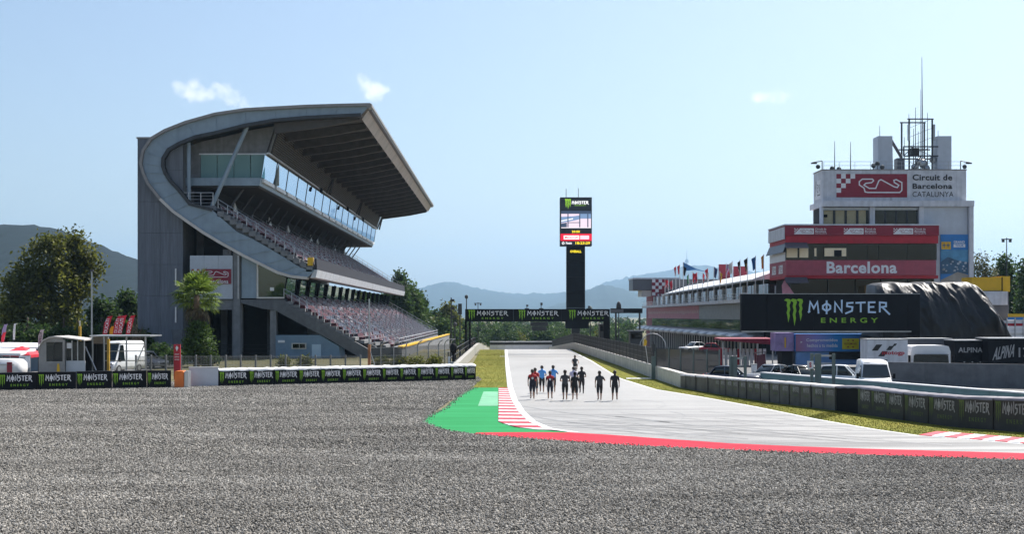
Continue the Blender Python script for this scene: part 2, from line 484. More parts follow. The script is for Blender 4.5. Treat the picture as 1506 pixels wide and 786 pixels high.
LET = {
 'M': (1.0, [[(.02, -.02), (.20, .12)], [(.10, .03), (.20, 1.0), (.50, .38), (.80, 1.0), (.90, -.12)]]),
 'O': (.9, [[(.45, .86), (.14, .62), (.14, .34), (.45, .12), (.76, .34), (.76, .62), (.45, .86)], [(.45, 1.14), (.45, -.18)]]),
 'N': (.85, [[(.12, -.02), (.14, .95), (.70, .05), (.70, 1.20)]]),
 'S': (.75, [[(.70, .92), (.18, .88), (.16, .58), (.62, .50), (.58, .14), (.02, -.12)]]),
 'T': (.85, [[(.0, .90), (.85, .95)], [(.44, .93), (.44, .0)]]),
 'E': (.8, [[(.70, .96), (.14, .95), (.14, .02), (.74, .0)], [(.14, .50), (.60, .52)]]),
 'R': (.95, [[(.14, .0), (.14, .95), (.66, .90), (.66, .56), (.14, .48)], [(.34, .50), (.98, -.22)]]),
}
def claw(A, x0, y0, x1, y1, m, layer=1):
    S = [(-.10, .93), (.04, 1.0), (.26, .97), (.30, .86), (.22, .72), (.27, .55), (.21, .42), (.24, .28), (.15, 0), (.10, .26), (.05, .42), (.11, .58), (.05, .72), (.09, .86), (.02, .89)]
    for dx, b in ((0, .12), (.36, 0), (.72, .18)):
        A.shape([(x0 + (px + dx + .1) / 1.12 * (x1 - x0), y0 + (b + (1 - b) * py) * (y1 - y0)) for px, py in S], m, layer)
def wordmark(A, x0, y0, x1, y1, m, w=.15, asp=3.0, layer=1):
    tot = sum(LET[c][0] for c in 'MONSTER') + 6 * .12; x = 0.0
    k = (x1 - x0) / tot; hh = (y1 - y0)
    for i, c in enumerate('MONSTER'):
        wd, strokes = LET[c]
        for j, st in enumerate(strokes):
            A.stroke([(x0 + (x + a) * k, y0 + b * hh) for a, b in st], w * hh, m, layer + j + (2 if c == 'O' else 0), asp=asp)
        x += wd + .12
def energy_art(name, mats, asp):
    A = Art()
    claw(A, 0, .0, .18, 1.0, 1)
    wordmark(A, .225, .50, 1.0, .88, 0, .17, asp)
    A.text('E N E R G Y', .35, .12, .89, .30, 1, 1, .018)
    return A.done(name, mats)
LOGO = energy_art('lettering', [MAT['print_white'], MAT['print_green']], 3.84)
LOGO_BLUE = energy_art('lettering', [MAT['print_blue'], MAT['print_green']], 3.84)
def panel_art(name, mats):            # taller version for the barrier panels
    A = Art()
    claw(A, 0, .05, .17, 1.0, 1)
    wordmark(A, .22, .52, 1.0, .92, 0, .17, 2.2)
    A.text('E N E R G Y', .34, .10, .90, .28, 1, 1, .02)
    return A.done(name, mats)
LOGO_P = panel_art('lettering', [MAT['print_white'], MAT['print_green']])
LOGO_F = panel_art('lettering', [MAT['faded_white'], MAT['faded_green']])

TRK = [(535, 245), (560, 250), (830, 250), (848, 232), (848, 165), (800, 140), (780, 146), (784, 164), (822, 188), (810, 208), (784, 202), (670, 140), (652, 150), (625, 215), (570, 215), (525, 187), (540, 172), (590, 166), (607, 150), (598, 136), (510, 136), (485, 158), (486, 186), (525, 212)]
def circuit_art(name, mats, invert=False, rect=True, words=None):
    # unit width 1, height 1 (drawn at 3:1); mat 0 field, mat 1 marks
    A = Art()
    f, k = (1, 0) if invert else (0, 1)
    A.rect(0, 0, 1, 1, f, 1)
    cw, ch = 40 / 603, .2
    for cx, cy in ((1, 0), (3, 0), (0, 1), (2, 1), (1, 2), (0, 3)):
        A.rect(cx * cw, 1 - (cy + 1) * ch, (cx + 1) * cw, 1 - cy * ch, k, 2)
    A.stroke([((x - 290) / 603, (292 - y) / 200) for x, y in TRK], .052, k, 3, True, asp=3.0)
    return A.done(name, mats)
CIRC = circuit_art('circuit_emblem', [MAT['maroon_sign'], MAT['print_white']])
CIRC_INV = circuit_art('circuit_emblem', [MAT['maroon_sign'], MAT['print_white']], True)
CIRC_BLK = circuit_art('circuit_emblem', [MAT['print_black'], MAT['print_white']], True)
def text_mesh(t, mat, bold=0.0):
    A = Art(); A.text(t, 0, 0, 1, 1, 0, 0, bold); return A.done('lettering', [mat])
def put(name, me, parent, x, y, z, w, h, rz=0.0):
    return inst(name, me, parent, (x, y, z), rz, (w, 1, h))
# ------------------------------------------------------------------ the setting
YS = [-80, 60, 120, 190, 240, 290, 340, 420, 600, 1000, 2000, 4000, 8000, 21000]
XS = [-16000, -9000, -3000, -1000, -300, -60, 0, 60, 300, 1000, 3000, 9000, 16000]
g = MB()
for a, b in zip(YS, YS[1:]):
    for c, d in zip(XS, XS[1:]):
        g.poly([(c, a, gz_ground(a) - .02), (d, a, gz_ground(a) - .02), (d, b, gz_ground(b) - .02), (c, b, gz_ground(b) - .02)])
struct(g, 'ground', MAT['earth'], recalc=False)

def sheet(name, pts, z, mat, zs=None):
    m = MB(); m.poly([(p[0], p[1], (zs[i] if zs else z)) for i, p in enumerate(pts)])
    o = struct(m, name, mat, recalc=False)
    me = o.data
    if me.polygons[0].normal.z < 0: me.flip_normals()
    return o
def strip(name, A, B, z, mat):        # quads between two matched edges, dropped with the ground
    m = MB()
    for i in range(len(A) - 1):
        q = [A[i], A[i + 1], B[i + 1], B[i]]
        m.poly([(p[0], p[1], z + gz_ground(p[1])) for p in q])
    o = struct(m, name, mat, recalc=False)
    for p in o.data.polygons:
        if p.normal.z < 0: p.flip()
    return o

# gravel bed: from under the camera to the barriers
gr = [(-60, 8), (60, 8), (60, 44.0)] + [G(x, y) for x, y in ((1506, 678), (1260, 670), (1074, 663), (900, 655), (737, 643), (700, 640), (650, 632), (622, 622), (640, 606), (662, 590), (695, 570), (708, 559))] + [(-2.0, 104), (-22, 97), (-62, 93)]
sheet('gravel_bed', gr, 0.0, MAT['gravel'])

# race track
LE = [(742, 515), (742.5, 526), (743, 540), (746, 570), (751, 588), (761, 606), (776, 621), (800, 631.5), (840, 637)]
LEg = [G(*p) for p in LE]
far = [(0.35, 430), (0.35, 340), (0.38, 260)]
left_edge = [Vector((x, y, 0)) for x, y in far] + LEg
RE = [(838, 515), (870, 531), (912, 557), (965, 573.5), (1035, 585), (1115, 599.5), (1205, 618), (1289, 632.5), (1352, 641.5), (1420, 646.5), (1506, 654), (1750, 669), (1900, 677)]
REg = [G(*p) for p in RE]
right_edge = [Vector((x, y, 0)) for x, y in ((11.0, 430), (10.8, 340), (10.5, 260))] + REg
bot = [G(*p) for p in ((900, 641), (980, 647), (1074, 653.5), (1160, 657.5), (1260, 661), (1506, 668), (1750, 678), (1900, 684))]
def at_y(edge, Y):
    for a, b in zip(edge, edge[1:]):
        if min(a.y, b.y) <= Y <= max(a.y, b.y) and abs(a.y - b.y) > 1e-6:
            t = (Y - a.y) / (b.y - a.y); return a.x + (b.x - a.x) * t
    return None
lowedge = left_edge + bot
m = MB()
ysamp = sorted(set([430, 340, 300, 260, 225, 205, 190, 187, 170, 150, 140, 130, 120, 110, 104, 100, 96, 92, 89, 86, 83, 80, 77, 74, 71, 68, 66, 64, 62, 60, 58, 56.5, 55.4, 54.4, 53.4, 52.5, 51.6, 50.6, 49.6, 48.6, 47.6, 46.6, 45.9, 45.2, 44.5]), reverse=True)
rows = []
for y in ysamp:
    a, b = at_y(lowedge, y), at_y(right_edge, y)
    if b is None: b = right_edge[-1].x
    if a is None: a = b - .01
    rows.append((a, b, y))
for (a0, b0, y0), (a1, b1, y1) in zip(rows, rows[1:]):
    m.poly([(a1, y1, .012 + gz_ground(y1)), (b1, y1, .012 + gz_ground(y1)), (b0, y0, .012 + gz_ground(y0)), (a0, y0, .012 + gz_ground(y0))])
track = struct(m, 'race_track', MAT['track'], recalc=False)

def offset(edge, d):
    out = []
    for i, p in enumerate(edge):
        a = edge[max(0, i - 1)]; b = edge[min(len(edge) - 1, i + 1)]
        t = Vector((b.x - a.x, b.y - a.y, 0)).normalized(); n_ = Vector((-t.y, t.x, 0))
        out.append(p + n_ * d)
    return out
# painted edge lines
strip('edge_line', offset(left_edge, .06)[:-1] + [LEg[-1]], offset(left_edge, .40)[:-1] + [LEg[-1] + Vector((.4, .02, 0))], .018, MAT['paint_white'])
strip('edge_line', offset(right_edge[:-2], -.02), offset(right_edge[:-2], -.20), .018, MAT['paint_white'])
# red painted strip along the outside of the corner
rt = [G(*p) for p in ((700, 637.6), (737, 637.2), (800, 637.0), (840, 637.6), (900, 641), (980, 647), (1074, 653.5), (1160, 657.5), (1260, 661), (1506, 668), (1750, 678), (1900, 684))]
rb = [G(*p) for p in ((697, 640), (737, 643), (800, 647.5), (840, 650), (900, 654.5), (980, 659), (1074, 663), (1160, 666.5), (1260, 670), (1506, 678), (1750, 689), (1900, 696))]
strip('painted_red_strip', rt, rb, .022, MAT['paint_red'])
# green painted run-off
gp = [(695, 571), (733, 571), (733, 600), (732.5, 621.5), (744, 626), (757, 629.5), (790, 633), (840, 637.3), (800, 637.3), (737, 637.5), (700, 639.8), (672, 637), (650, 632.5), (632, 627), (620, 621), (626, 614), (645, 606), (655, 600), (668, 588), (680, 580)]
sheet('painted_run_off', [G(*p) for p in gp], .016, MAT['paint_green'])
sheet('painted_run_off_patch', [G(*p) for p in ((711, 577), (732.3, 577), (732.3, 598), (703, 598))], .021, M('pale worn green paint', (.13, .36, .21), .8, var=.45, scale=(.6, 3, 1)))

# exit kerb: alternate worn red and white blocks
k_in = [G(*p) for p in ((733.3, 571.5), (733.3, 600), (733, 621.5), (746, 626.5), (760, 630), (790, 633), (812, 635.3))]
k_out = offset(LEg, 0.02)
kerb = MB()
kerb.poly([(p.x, p.y, .02) for p in (G(733, 571.5), G(746, 571.5), G(751, 588), G(733, 588))])
kerb_o = struct(kerb, 'exit_kerb', MAT['kerb_white'], recalc=False)
def edge_at_py(lst, py):
    for a, b in zip(lst, lst[1:]):
        if a[1] <= py <= b[1]:
            t = (py - a[1]) / max(1e-6, b[1] - a[1]); return a[0] + (b[0] - a[0]) * t
    return lst[-1][0]
kl = [(733.3, 571.5), (733.3, 600), (733, 621.5), (746, 626.5), (760, 630), (790, 633.3)]
y_ = G(740, 571.5).y; i = 0
while y_ > G(740, 633).y + .1:
    y2 = y_ - 1.08
    pa, pb = HY + F * H / y_, HY + F * H / y2
    q = [G(edge_at_py(kl, pa), pa), G(edge_at_py(LE, pa), pa), G(edge_at_py(LE, pb), pb), G(edge_at_py(kl, pb), pb)]
    if q[1].x > q[0].x and q[2].x > q[3].x:
        mb = MB(); lo = [(p.x, p.y, .005) for p in q]; hi = [(p.x, p.y, .03 if j in (1, 2) else .045) for j, p in enumerate(q)]
        mb.hexa([lo[3], lo[2], lo[1], lo[0], hi[3], hi[2], hi[1], hi[0]])
        mb.build('kerb_block', MAT['kerb_red'] if i % 2 == 0 else MAT['kerb_white'], kerb_o)
    y_ = y2; i += 1
# inside kerb on the right
kerb2 = MB(); kerb2.poly([(*G(1352, 641).xy, .014), (*G(1506, 653.5).xy, .014), (*G(1506, 648.5).xy, .014), (*G(1380, 638).xy, .014)])
kerb2_o = struct(kerb2, 'inside_kerb', MAT['kerb_white'], recalc=False)
ka = [(1352, 641.6), (1420, 646.6), (1506, 654), (1640, 662)]; kb = [(1356, 639.2), (1380, 637.6), (1506, 647.6), (1640, 655)]
xs = [1352 + i * 18.5 for i in range(14)]
def yof(l, x):
    for a, b in zip(l, l[1:]):
        if a[0] <= x <= b[0]: return a[1] + (b[1] - a[1]) * (x - a[0]) / (b[0] - a[0])
    return l[0][1] if x < l[0][0] else l[-1][1]
for i in range(13):
    a, b = xs[i], xs[i + 1]
    q = [G(a, yof(ka, a)), G(b, yof(ka, b)), G(b + 26, yof(kb, b + 26)), G(a + 26, yof(kb, a + 26))]
    mb = MB(); mb.hexa([(p.x, p.y, .005) for p in q] + [(p.x, p.y, .05 if j < 2 else .09) for j, p in enumerate(q)])
    mb.build('kerb_block', M('fresh kerb red', (.60, .02, .05), .55) if i % 2 == 0 and i == 0 else (bpy.data.materials['fresh kerb red'] if i % 2 == 0 else MAT['paint_white']), kerb2_o)

# grass verges
gl0 = [Vector((-3.45, 420, 0)), Vector((-3.45, 340, 0)), Vector((-3.45, 260, 0)), G(706.5, 515), G(700, 527), G(693, 540), G(690, 571)]
gl1 = [Vector((.33, 420, 0)), Vector((.33, 340, 0)), Vector((.36, 260, 0)), G(742, 515), G(742.5, 527), G(743, 540), G(746, 571)]
strip('grass_verge', gl0, gl1, .004, MAT['grass'])
WB = [(843, 514.6), (895, 533), (961, 557), (1001, 571), (1069, 583), (1142, 594), (1226, 604.5), (1250, 608), (1321, 618), (1401, 629), (1506, 637), (1640, 644), (1900, 658)]
gr0 = [Vector((11.9, 420, 0)), Vector((11.7, 340, 0)), Vector((11.2, 260, 0))] + [G(x, y) for x, y in WB]
gr1 = [Vector((11.0, 420, 0)), Vector((10.8, 340, 0)), Vector((10.5, 260, 0))] + [G(*p) for p in ((838, 515), (868, 530), (912, 557), (965, 573.5), (1050, 587.5), (1115, 599.5), (1185, 614), (1205, 618), (1289, 632.5), (1352, 641.5), (1506, 652), (1640, 659), (1900, 673))]
strip('grass_verge', gr0, gr1, .004, MAT['grass'])
# paddock and pit lane asphalt behind the right-hand barrier, service ground behind the left one
pad = MB()
for ya, yb in ((40, 90), (90, 140), (140, 190)):
    def xa(Y): return at_y([G(x, y) for x, y in WB], Y) if at_y([G(x, y) for x, y in WB], Y) else 40
    pad.poly([(xa(ya) + .3, ya, .002), (120, ya, .002), (120, yb, .002), (xa(yb) + .3, yb, .002)])
pad.poly([(12, 190, .002), (120, 190, .002), (120, 340, gz_ground(340) + .002), (12, 340, gz_ground(340) + .002)])
struct(pad, 'paddock_yard', MAT['yard'], recalc=False)
sheet('service_road', [(-90, 94), (-34, 97), (-34, 150), (-40, 190), (-90, 190)], -.008, MAT['yard'])
for pts, w in (([(-1.0, 189), (11.5, 189)], .5),):
    pass
strip('painted_line', [G(735, 524.5), G(865, 524.5)], [G(735, 525.2), G(865, 525.2)], .020, MAT['rubber_mark'])
strip('painted_line', [G(921, 556.5), G(961, 556.5)], [G(921, 557.8), G(961, 557.8)], .012, MAT['paint_white'])
# tyre rubber laid down through the corner
def rubber(pxs, wid):
    A = [G(x, y) for x, y in pxs]; B = [G(x, y + wid) for x, y in pxs]
    strip('rubber_streak', A, B, .0165, MAT['rubber_mark'])
rubber([(772, 609), (800, 616), (850, 623), (900, 628), (1000, 638), (1100, 646)], 1.5)
rubber([(790, 622), (830, 626), (900, 633), (1000, 643), (1180, 655)], 1.0)
rubber([(905, 613), (960, 619), (1020, 626), (1110, 634), (1250, 646), (1400, 655)], 1.3)
rubber([(760, 597), (820, 606), (900, 616), (985, 622)], .8)
rubber([(985, 606), (1003, 609), (1007, 612), (1002, 618)], .9)
rubber([(930, 589), (975, 592), (979, 598), (965, 601)], .5)
rr_ = random.Random(8)
for k in range(13):
    y0 = 606 + k * 2.6 + rr_.uniform(-1, 1); x0 = 780 + rr_.uniform(0, 260) + k * 6; sl = .095 - k * .0022
    n_ = rr_.randint(4, 9); rubber([(x0 + j * 34, min(y0 + sl * j * 34 + rr_.uniform(-.3, .3), yof([(700, 634), (840, 635), (1074, 651), (1260, 659), (1506, 666), (1800, 676)], x0 + j * 34))) for j in range(n_)], rr_.uniform(.25, .6))
rubber([(880, 640.5), (1000, 647.5), (1180, 657.5)], .7)
rubber([(1060, 627), (1180, 637), (1300, 647)], .6)

# ------------------------------------------------------------------ hills on the skyline
def hills(name, prof, Y0, depth, col, seed, rough_amp):
    r = np.random.default_rng(seed)
    m, nt, b = nodes_of(name + ' scrub')
    p = position(nt); f = noise(nt, mapping(nt, p, (.002, .002, .002)), 1.0, 6, .65)
    nt.links.new(ramp(nt, f, ((.35, tuple(c * .55 for c in col)), (.6, col), (.75, tuple(min(1, c * 1.7) for c in col)))), b.inputs['Base Color'])
    b.inputs['Roughness'].default_value = .95; b.inputs['Specular IOR Level'].default_value = .1
    xs = np.array([p_[0] for p_ in prof], float); ys = np.array([p_[1] for p_ in prof], float)
    N, K = 320, 20
    px = np.linspace(xs[0], xs[-1], N)
    top = (HY - np.interp(px, xs, ys)) * Y0 / F + H
    ph = r.uniform(0, 6.28, 8)
    mb = MB()
    for k in range(K + 1):
        t = k / K
        Yk = Y0 - depth + 1.7 * depth * t
        shape = math.sin(min(1.0, t / .6) * math.pi / 2) ** 1.3 if t <= .6 else math.cos((t - .6) / .4 * math.pi / 2)
        for i in range(N):
            x = (px[i] - VX) * Y0 / F
            n_ = sum(math.sin(x * .00105 * 1.9 ** j + Yk * .00085 * 1.7 ** j + ph[j]) / 1.6 ** j for j in range(6))
            keep = 1 - abs(t - .6) / .6
            z = max(-20, top[i] * shape + rough_amp * n_ * (shape * .9) * (1 - keep * .45) + rough_amp * .14 * r.normal() * shape)
            if k in (0, K): z = -25
            mb.v.append((x, Yk, z))
    for k in range(K):
        for i in range(N - 1):
            mb.f.append((k * N + i, k * N + i + 1, (k + 1) * N + i + 1, (k + 1) * N + i)); mb.m.append(0)
    o = mb.build(name, m, None, True, recalc=False); o['kind'] = 'structure'
    return o
hills('hills', [(-700, 400), (-400, 372), (-150, 350), (0, 342), (20, 341), (45, 341), (70, 344), (100, 356), (140, 371), (170, 384), (200, 397), (260, 420), (330, 440), (420, 458), (520, 470)], 2100, 750, (.006, .012, .012), 3, 13)
hills('hills', [(480, 462), (560, 450), (620, 434), (638, 427), (660, 419.5), (668, 419), (685, 424), (720, 432), (760, 437), (800, 434), (840, 429), (870, 422), (900, 413), (930, 407), (965, 402), (985, 396), (1010, 390), (1030, 391), (1050, 396), (1090, 401), (1150, 396), (1230, 405), (1330, 410), (1420, 405), (1500, 412), (1700, 400), (2100, 420)], 12500, 4000, (.02, .034, .024), 5, 54)
hills('hills', [(700, 475), (790, 460), (840, 446), (862, 433), (884, 424), (905, 428), (930, 437), (960, 450), (1040, 462), (1130, 456), (1250, 462), (1350, 458), (1500, 450), (1700, 455), (1900, 470)], 8200, 1800, (.02, .034, .022), 9, 30)
mast = thing('telecom_tower', 'tiny telecom tower on the summit of the hazy ridge', 'tower', (*W(1010, 392, 12500).xy, W(1010, 392, 12500).z))
mt = MB(); a = W(1010, 393, 12500)
mt.tube(a, a + Vector((0, 0, 80)), 10, 7, 8); mt.tube(a + Vector((0, 0, 70)), a + Vector((0, 0, 180)), 4.4, 1.2, 6); mt.build('mast', MAT['grey_panel'], mast)
mt = MB(); mt.tube(a + Vector((0, 0, 44)), a + Vector((0, 0, 78)), 21, 15, 8); mt.build('platform', MAT['grey_panel'], mast)
# ------------------------------------------------------------------ barriers
def seg_wall(p0, p1, h0, h1, t, z=0.0, z1=None):
    mb = MB(); mb.wall(p0, p1, z, h0, h1, t, z1=z1); return mb
def ang(p0, p1): return math.atan2(p1[1] - p0[1], p1[0] - p0[0])
GAP = .015
# black advertising barrier on the left of the gravel
def on_left(px):                      # base line
    y = 575 - 4.2 * px / 252.0; return G(px, y)
xs = [-172, -115, -59, -2, 55, 112, 165, 216, 252]
b = thing('advertising_barrier', 'low black advertising barrier of printed panels in front of the grey kiosk', 'barrier', on_left(0))
for i, (x0, x1) in enumerate(zip(xs, xs[1:])):
    p0, p1 = on_left(x0), on_left(x1)
    d = (p1 - p0).normalized()
    w = (p1 - p0).length
    wob = random.uniform(-.03, .03)
    o = seg_wall(p0 + d * GAP, p1 - d * GAP + Vector((0, wob, 0)), 1.25 + random.uniform(-.02, .02), 1.25 + random.uniform(-.02, .02), .5).build('panel', MAT['black_board'], b)
    if w > 1.4:
        nn = Vector((d.y, -d.x, 0)) * .03
        lo = p0 + d * .06 + nn
        inst('lettering', LOGO_P, o, (lo.x, lo.y, .18), ang(p0, p1 + Vector((0, wob, 0))), ((w - .12) * .88, 1, .92))
# orange buffer, red sign totem and white block between the two barriers
ob = thing('buffer_block', 'orange plastic buffer at the end of the black advertising barrier', 'buffer', G(264, 571))
p = G(256.5, 571)
mb = MB()
mb.prism([(p.x, 0), (p.x + .66, 0), (p.x + .66, 1.12), (p.x + .58, 1.22), (p.x + .08, 1.22), (p.x, 1.12)], 'y', p.y, p.y + .9); mb.build('body', MAT['orange'], ob)
mb = MB(); mb.box(p.x + .70, p.x + .98, p.y + .05, p.y + .85, 0, 1.2); mb.build('end_plate', MAT['galv'], ob)
wb = thing('barrier_block', 'plain pale grey foam barrier block without printing beside the orange buffer', 'barrier', G(300, 569))
p0, p1 = G(278, 569), G(321, 568.5)
mb = MB(); mb.wall(p0, p1, 0, 1.36, 1.36, 1.0); o = mb.build('block', MAT['white_panel'], wb)
mb = MB(); mb.wall(p0 + Vector((-.03, -.03, 0)), p1 + Vector((.03, -.03, 0)), 1.365, 1.40, 1.40, 1.06); mb.build('top_cover', MAT['galv'], wb)
t = thing('sign_totem', 'tall narrow red sign totem with white lines of text behind the orange buffer', 'sign', W(260, 560, 100) - Vector((0, 0, W(260, 560, 100).z)))
a, c = W(255.5, 507, 100), W(265, 507, 100)
mb = MB(); mb.box(a.x, c.x, 100, 100.16, .0, a.z); mb.build('panel', MAT['red'], t)
A = Art()
A.shape([(.5, .80), (.72, .9), (.5, .97), (.28, .9)], 0, 1)
for k in range(3): A.text(('CIRCUIT', 'SERVEI', 'ACCES')[k], .15, .70 - k * .075, .85, .735 - k * .075, 0, 1, .02)
inst('lettering', A.done('lettering', [MAT['print_white']]), t, (a.x, 99.985, 0), 0, (c.x - a.x, 1, a.z))

# tyre barrier in printed covers, receding to the start of the grass verge
cx = [322, 366, 404, 439.5, 472, 503, 533, 562, 588, 613.5, 639.5, 662.5, 683, 700]
def on_tyre(px):
    t_ = (px - 322) / 378.0; return G(px, 568.5 - 9.0 * t_)
tb = thing('tyre_barrier', 'tyre barrier in black printed covers with white plastic tops below the grandstand', 'barrier', on_tyre(322))
for i, (x0, x1) in enumerate(zip(cx, cx[1:])):
    p0, p1 = on_tyre(x0), on_tyre(x1); d = (p1 - p0).normalized(); w = (p1 - p0).length
    j = random.uniform(-.05, .05)
    o = seg_wall(p0 + d * .02 + Vector((0, j, 0)), p1 - d * .02 + Vector((0, j, 0)), 1.14 + random.uniform(-.02, .03), 1.14 + random.uniform(-.02, .03), 1.0).build('cover', MAT['black_board'], tb)
    lo = p0 + d * .04 + Vector((d.y, -d.x, 0)) * .03 + Vector((0, j, 0))
    inst('lettering', LOGO_P, o, (lo.x, lo.y, .12), ang(p0, p1), ((w - .08) * .93, 1, .92))
    # crumpled white top
    mb = MB(); n = 8
    for k in range(n + 1):
        q = p0 + (p1 - p0) * (k / n)
        for s_, zz in ((-.05, 1.10), (-.02, 1.24), (.5, 1.32), (1.04, 1.22)):
            nn = Vector((-d.y, d.x, 0)) * s_
            mb.v.append((q.x + nn.x, q.y + nn.y + j, zz + random.uniform(-.035, .035)))
    for k in range(n):
        for s_ in range(3):
            mb.f.append((k * 4 + s_, (k + 1) * 4 + s_, (k + 1) * 4 + s_ + 1, k * 4 + s_ + 1)); mb.m.append(0)
    mb.build('top_cover', MAT['plastic_top'], tb, True, recalc=False)

# concrete wall left of the straight
lw = thing('trackside_wall', 'long low pale concrete wall along the left grass verge of the straight', 'wall', (-3.7, 108, 0))
y = 108.0
while y < 330:
    y2 = y + 6.0
    def xw(Y): return -3.85 + (min(Y, 200) - 108) / 92 * .45
    z0, z1 = gz_ground(y), gz_ground(y2)
    mb = MB(); mb.wall((xw(y), y + .02), (xw(y2), y2 - .02), z0 - .05, z0 + 1.0, z1 + 1.0, .45, z1=z1 - .05); mb.build('wall_segment', MAT['conc_mid'], lw)
    y = y2
# right-hand concrete wall of the pit straight, with debris fence
WBg = [Vector((11.9, 420, 0)), Vector((11.7, 330, 0)), Vector((11.35, 260, 0)), Vector((11.15, 215, 0))] + [G(*p) for p in WB]
def wall_x(Y):
    return at_y(WBg, Y)
rw = thing('pit_wall', 'pale concrete pit wall carrying a dark debris fence beside the right grass verge', 'wall', (wall_x(140), 140, 0))
ys = [88.3 + 4.0 * i for i in range(60)]
for ya, yb in zip(ys, ys[1:]):
    if yb > 325: break
    za, zb = gz_ground(ya), gz_ground(yb)
    p0, p1 = (wall_x(ya + .015), ya + .015), (wall_x(yb - .015), yb - .015)
    mb = MB(); mb.wall(p1, p0, zb - .1, zb + 1.05, za + 1.05, .5, z1=za - .1); mb.build('wall_segment', MAT['conc_light'], rw)
# debris fence panels and posts
k = 0
ys = [101.5 + 3.0 * i for i in range(62)]
for ya, yb in zip(ys, ys[1:]):
    za, zb = gz_ground(ya) + 1.05, gz_ground(yb) + 1.05
    xa_, xb_ = wall_x(ya) + .22, wall_x(yb) + .22
    hh = 1.45
    mb = MB(); mb.tube((xa_, ya, za - .05), (xa_, ya, za + hh + .05), .06, None, 6); mb.build('post', MAT['dark'], rw)
    mb = MB()
    mb.poly([(xa_, ya, za + .03), (xb_, yb, zb + .03), (xb_, yb, zb + hh - .05), (xa_, ya, za + hh - .05)], 1)
    for hz in (.05, .5, .95, hh):
        mb.tube((xa_, ya, za + hz), (xb_, yb, zb + hz), .022, None, 4)
    if ya < 190:
        for q in range(1, 12):
            t_ = q / 12; mb.tube((xa_ + (xb_ - xa_) * t_, ya + 3 * t_, za + .05), (xa_ + (xb_ - xa_) * t_, ya + 3 * t_, za + hh), .012, None, 3)
    mb.build('mesh_panel', [MAT['dark'], MAT['mesh_dark']], rw, recalc=False)
# taller freestanding fence behind the near end of the pit wall
nf = thing('debris_fence', 'tall dark barred fence standing behind the near end of the pit wall', 'fence', (12.6, 99, 0))
FP = [W(964, 470, 101.0), W(984, 470, 99.5), W(1001, 470, 98), W(1020, 470, 96.5), W(1040, 470, 95.2), W(1058, 470, 94)]
for i, p_ in enumerate(FP):
    mb = MB(); mb.tube((p_.x, p_.y, 0), (p_.x, p_.y, 2.62), .06, None, 6); mb.build('post', MAT['green_post'], nf)
for a, c in zip(FP, FP[1:]):
    mb = MB(); mb.poly([(a.x, a.y, .1), (c.x, c.y, .1), (c.x, c.y, 2.5), (a.x, a.y, 2.5)], 1)
    for hz in (.1, .9, 1.75, 2.55): mb.tube((a.x, a.y, hz), (c.x, c.y, hz), .03, None, 4)
    for q in range(1, 10):
        t_ = q / 10; mb.tube((a.x + (c.x - a.x) * t_, a.y + (c.y - a.y) * t_, .1), (a.x + (c.x - a.x) * t_, a.y + (c.y - a.y) * t_, 2.55), .016, None, 3)
    mb.build('mesh_panel', [MAT['dark'], MAT['mesh_dark']], nf, recalc=False)
tp = thing('flag_post', 'dark teal marshal post with a lamp head on the grass beside the pit wall', 'post', G(961, 558.5))
p = G(961, 558.5)
mb = MB(); mb.box(p.x - .16, p.x + .16, p.y - .1, p.y + .1, 0, 1.9); mb.build('post', MAT['green_post'], tp)
mb = MB(); mb.tube((p.x, p.y, 1.9), (p.x, p.y, 3.1), .06, None, 6); mb.box(p.x - .15, p.x + .15, p.y - .12, p.y + .12, 2.3, 2.9); mb.build('lamp_head', MAT['dark'], tp)

# padded barrier along the inside of the corner: dusty grey sections, then printed sections
def wb_pt(px):
    for a, c in zip(WB, WB[1:]):
        if a[0] <= px <= c[0]:
            return G(px, a[1] + (c[1] - a[1]) * (px - a[0]) / (c[0] - a[0]))
TOP = [(1001, 551), (1069, 557), (1142, 562), (1226, 569), (1250, 567.8), (1321, 577), (1401, 584), (1506, 587.5), (1640, 591), (1900, 598)]
def wb_h(px):
    p = wb_pt(px)
    return H - (yof(TOP, px) - HY) * p.y / F
sec = [1001, 1009, 1016, 1023.5, 1032, 1041, 1051, 1058.5, 1067, 1076.5, 1087, 1098, 1108, 1119, 1132, 1147, 1161, 1177, 1193, 1211, 1229, 1261, 1281, 1304, 1330, 1365, 1409, 1461, 1520, 1580, 1645, 1720, 1805, 1890]
ib = thing('padded_barrier', 'dusty padded barrier of faded printed sections along the inside of the corner', 'barrier', wb_pt(1142))
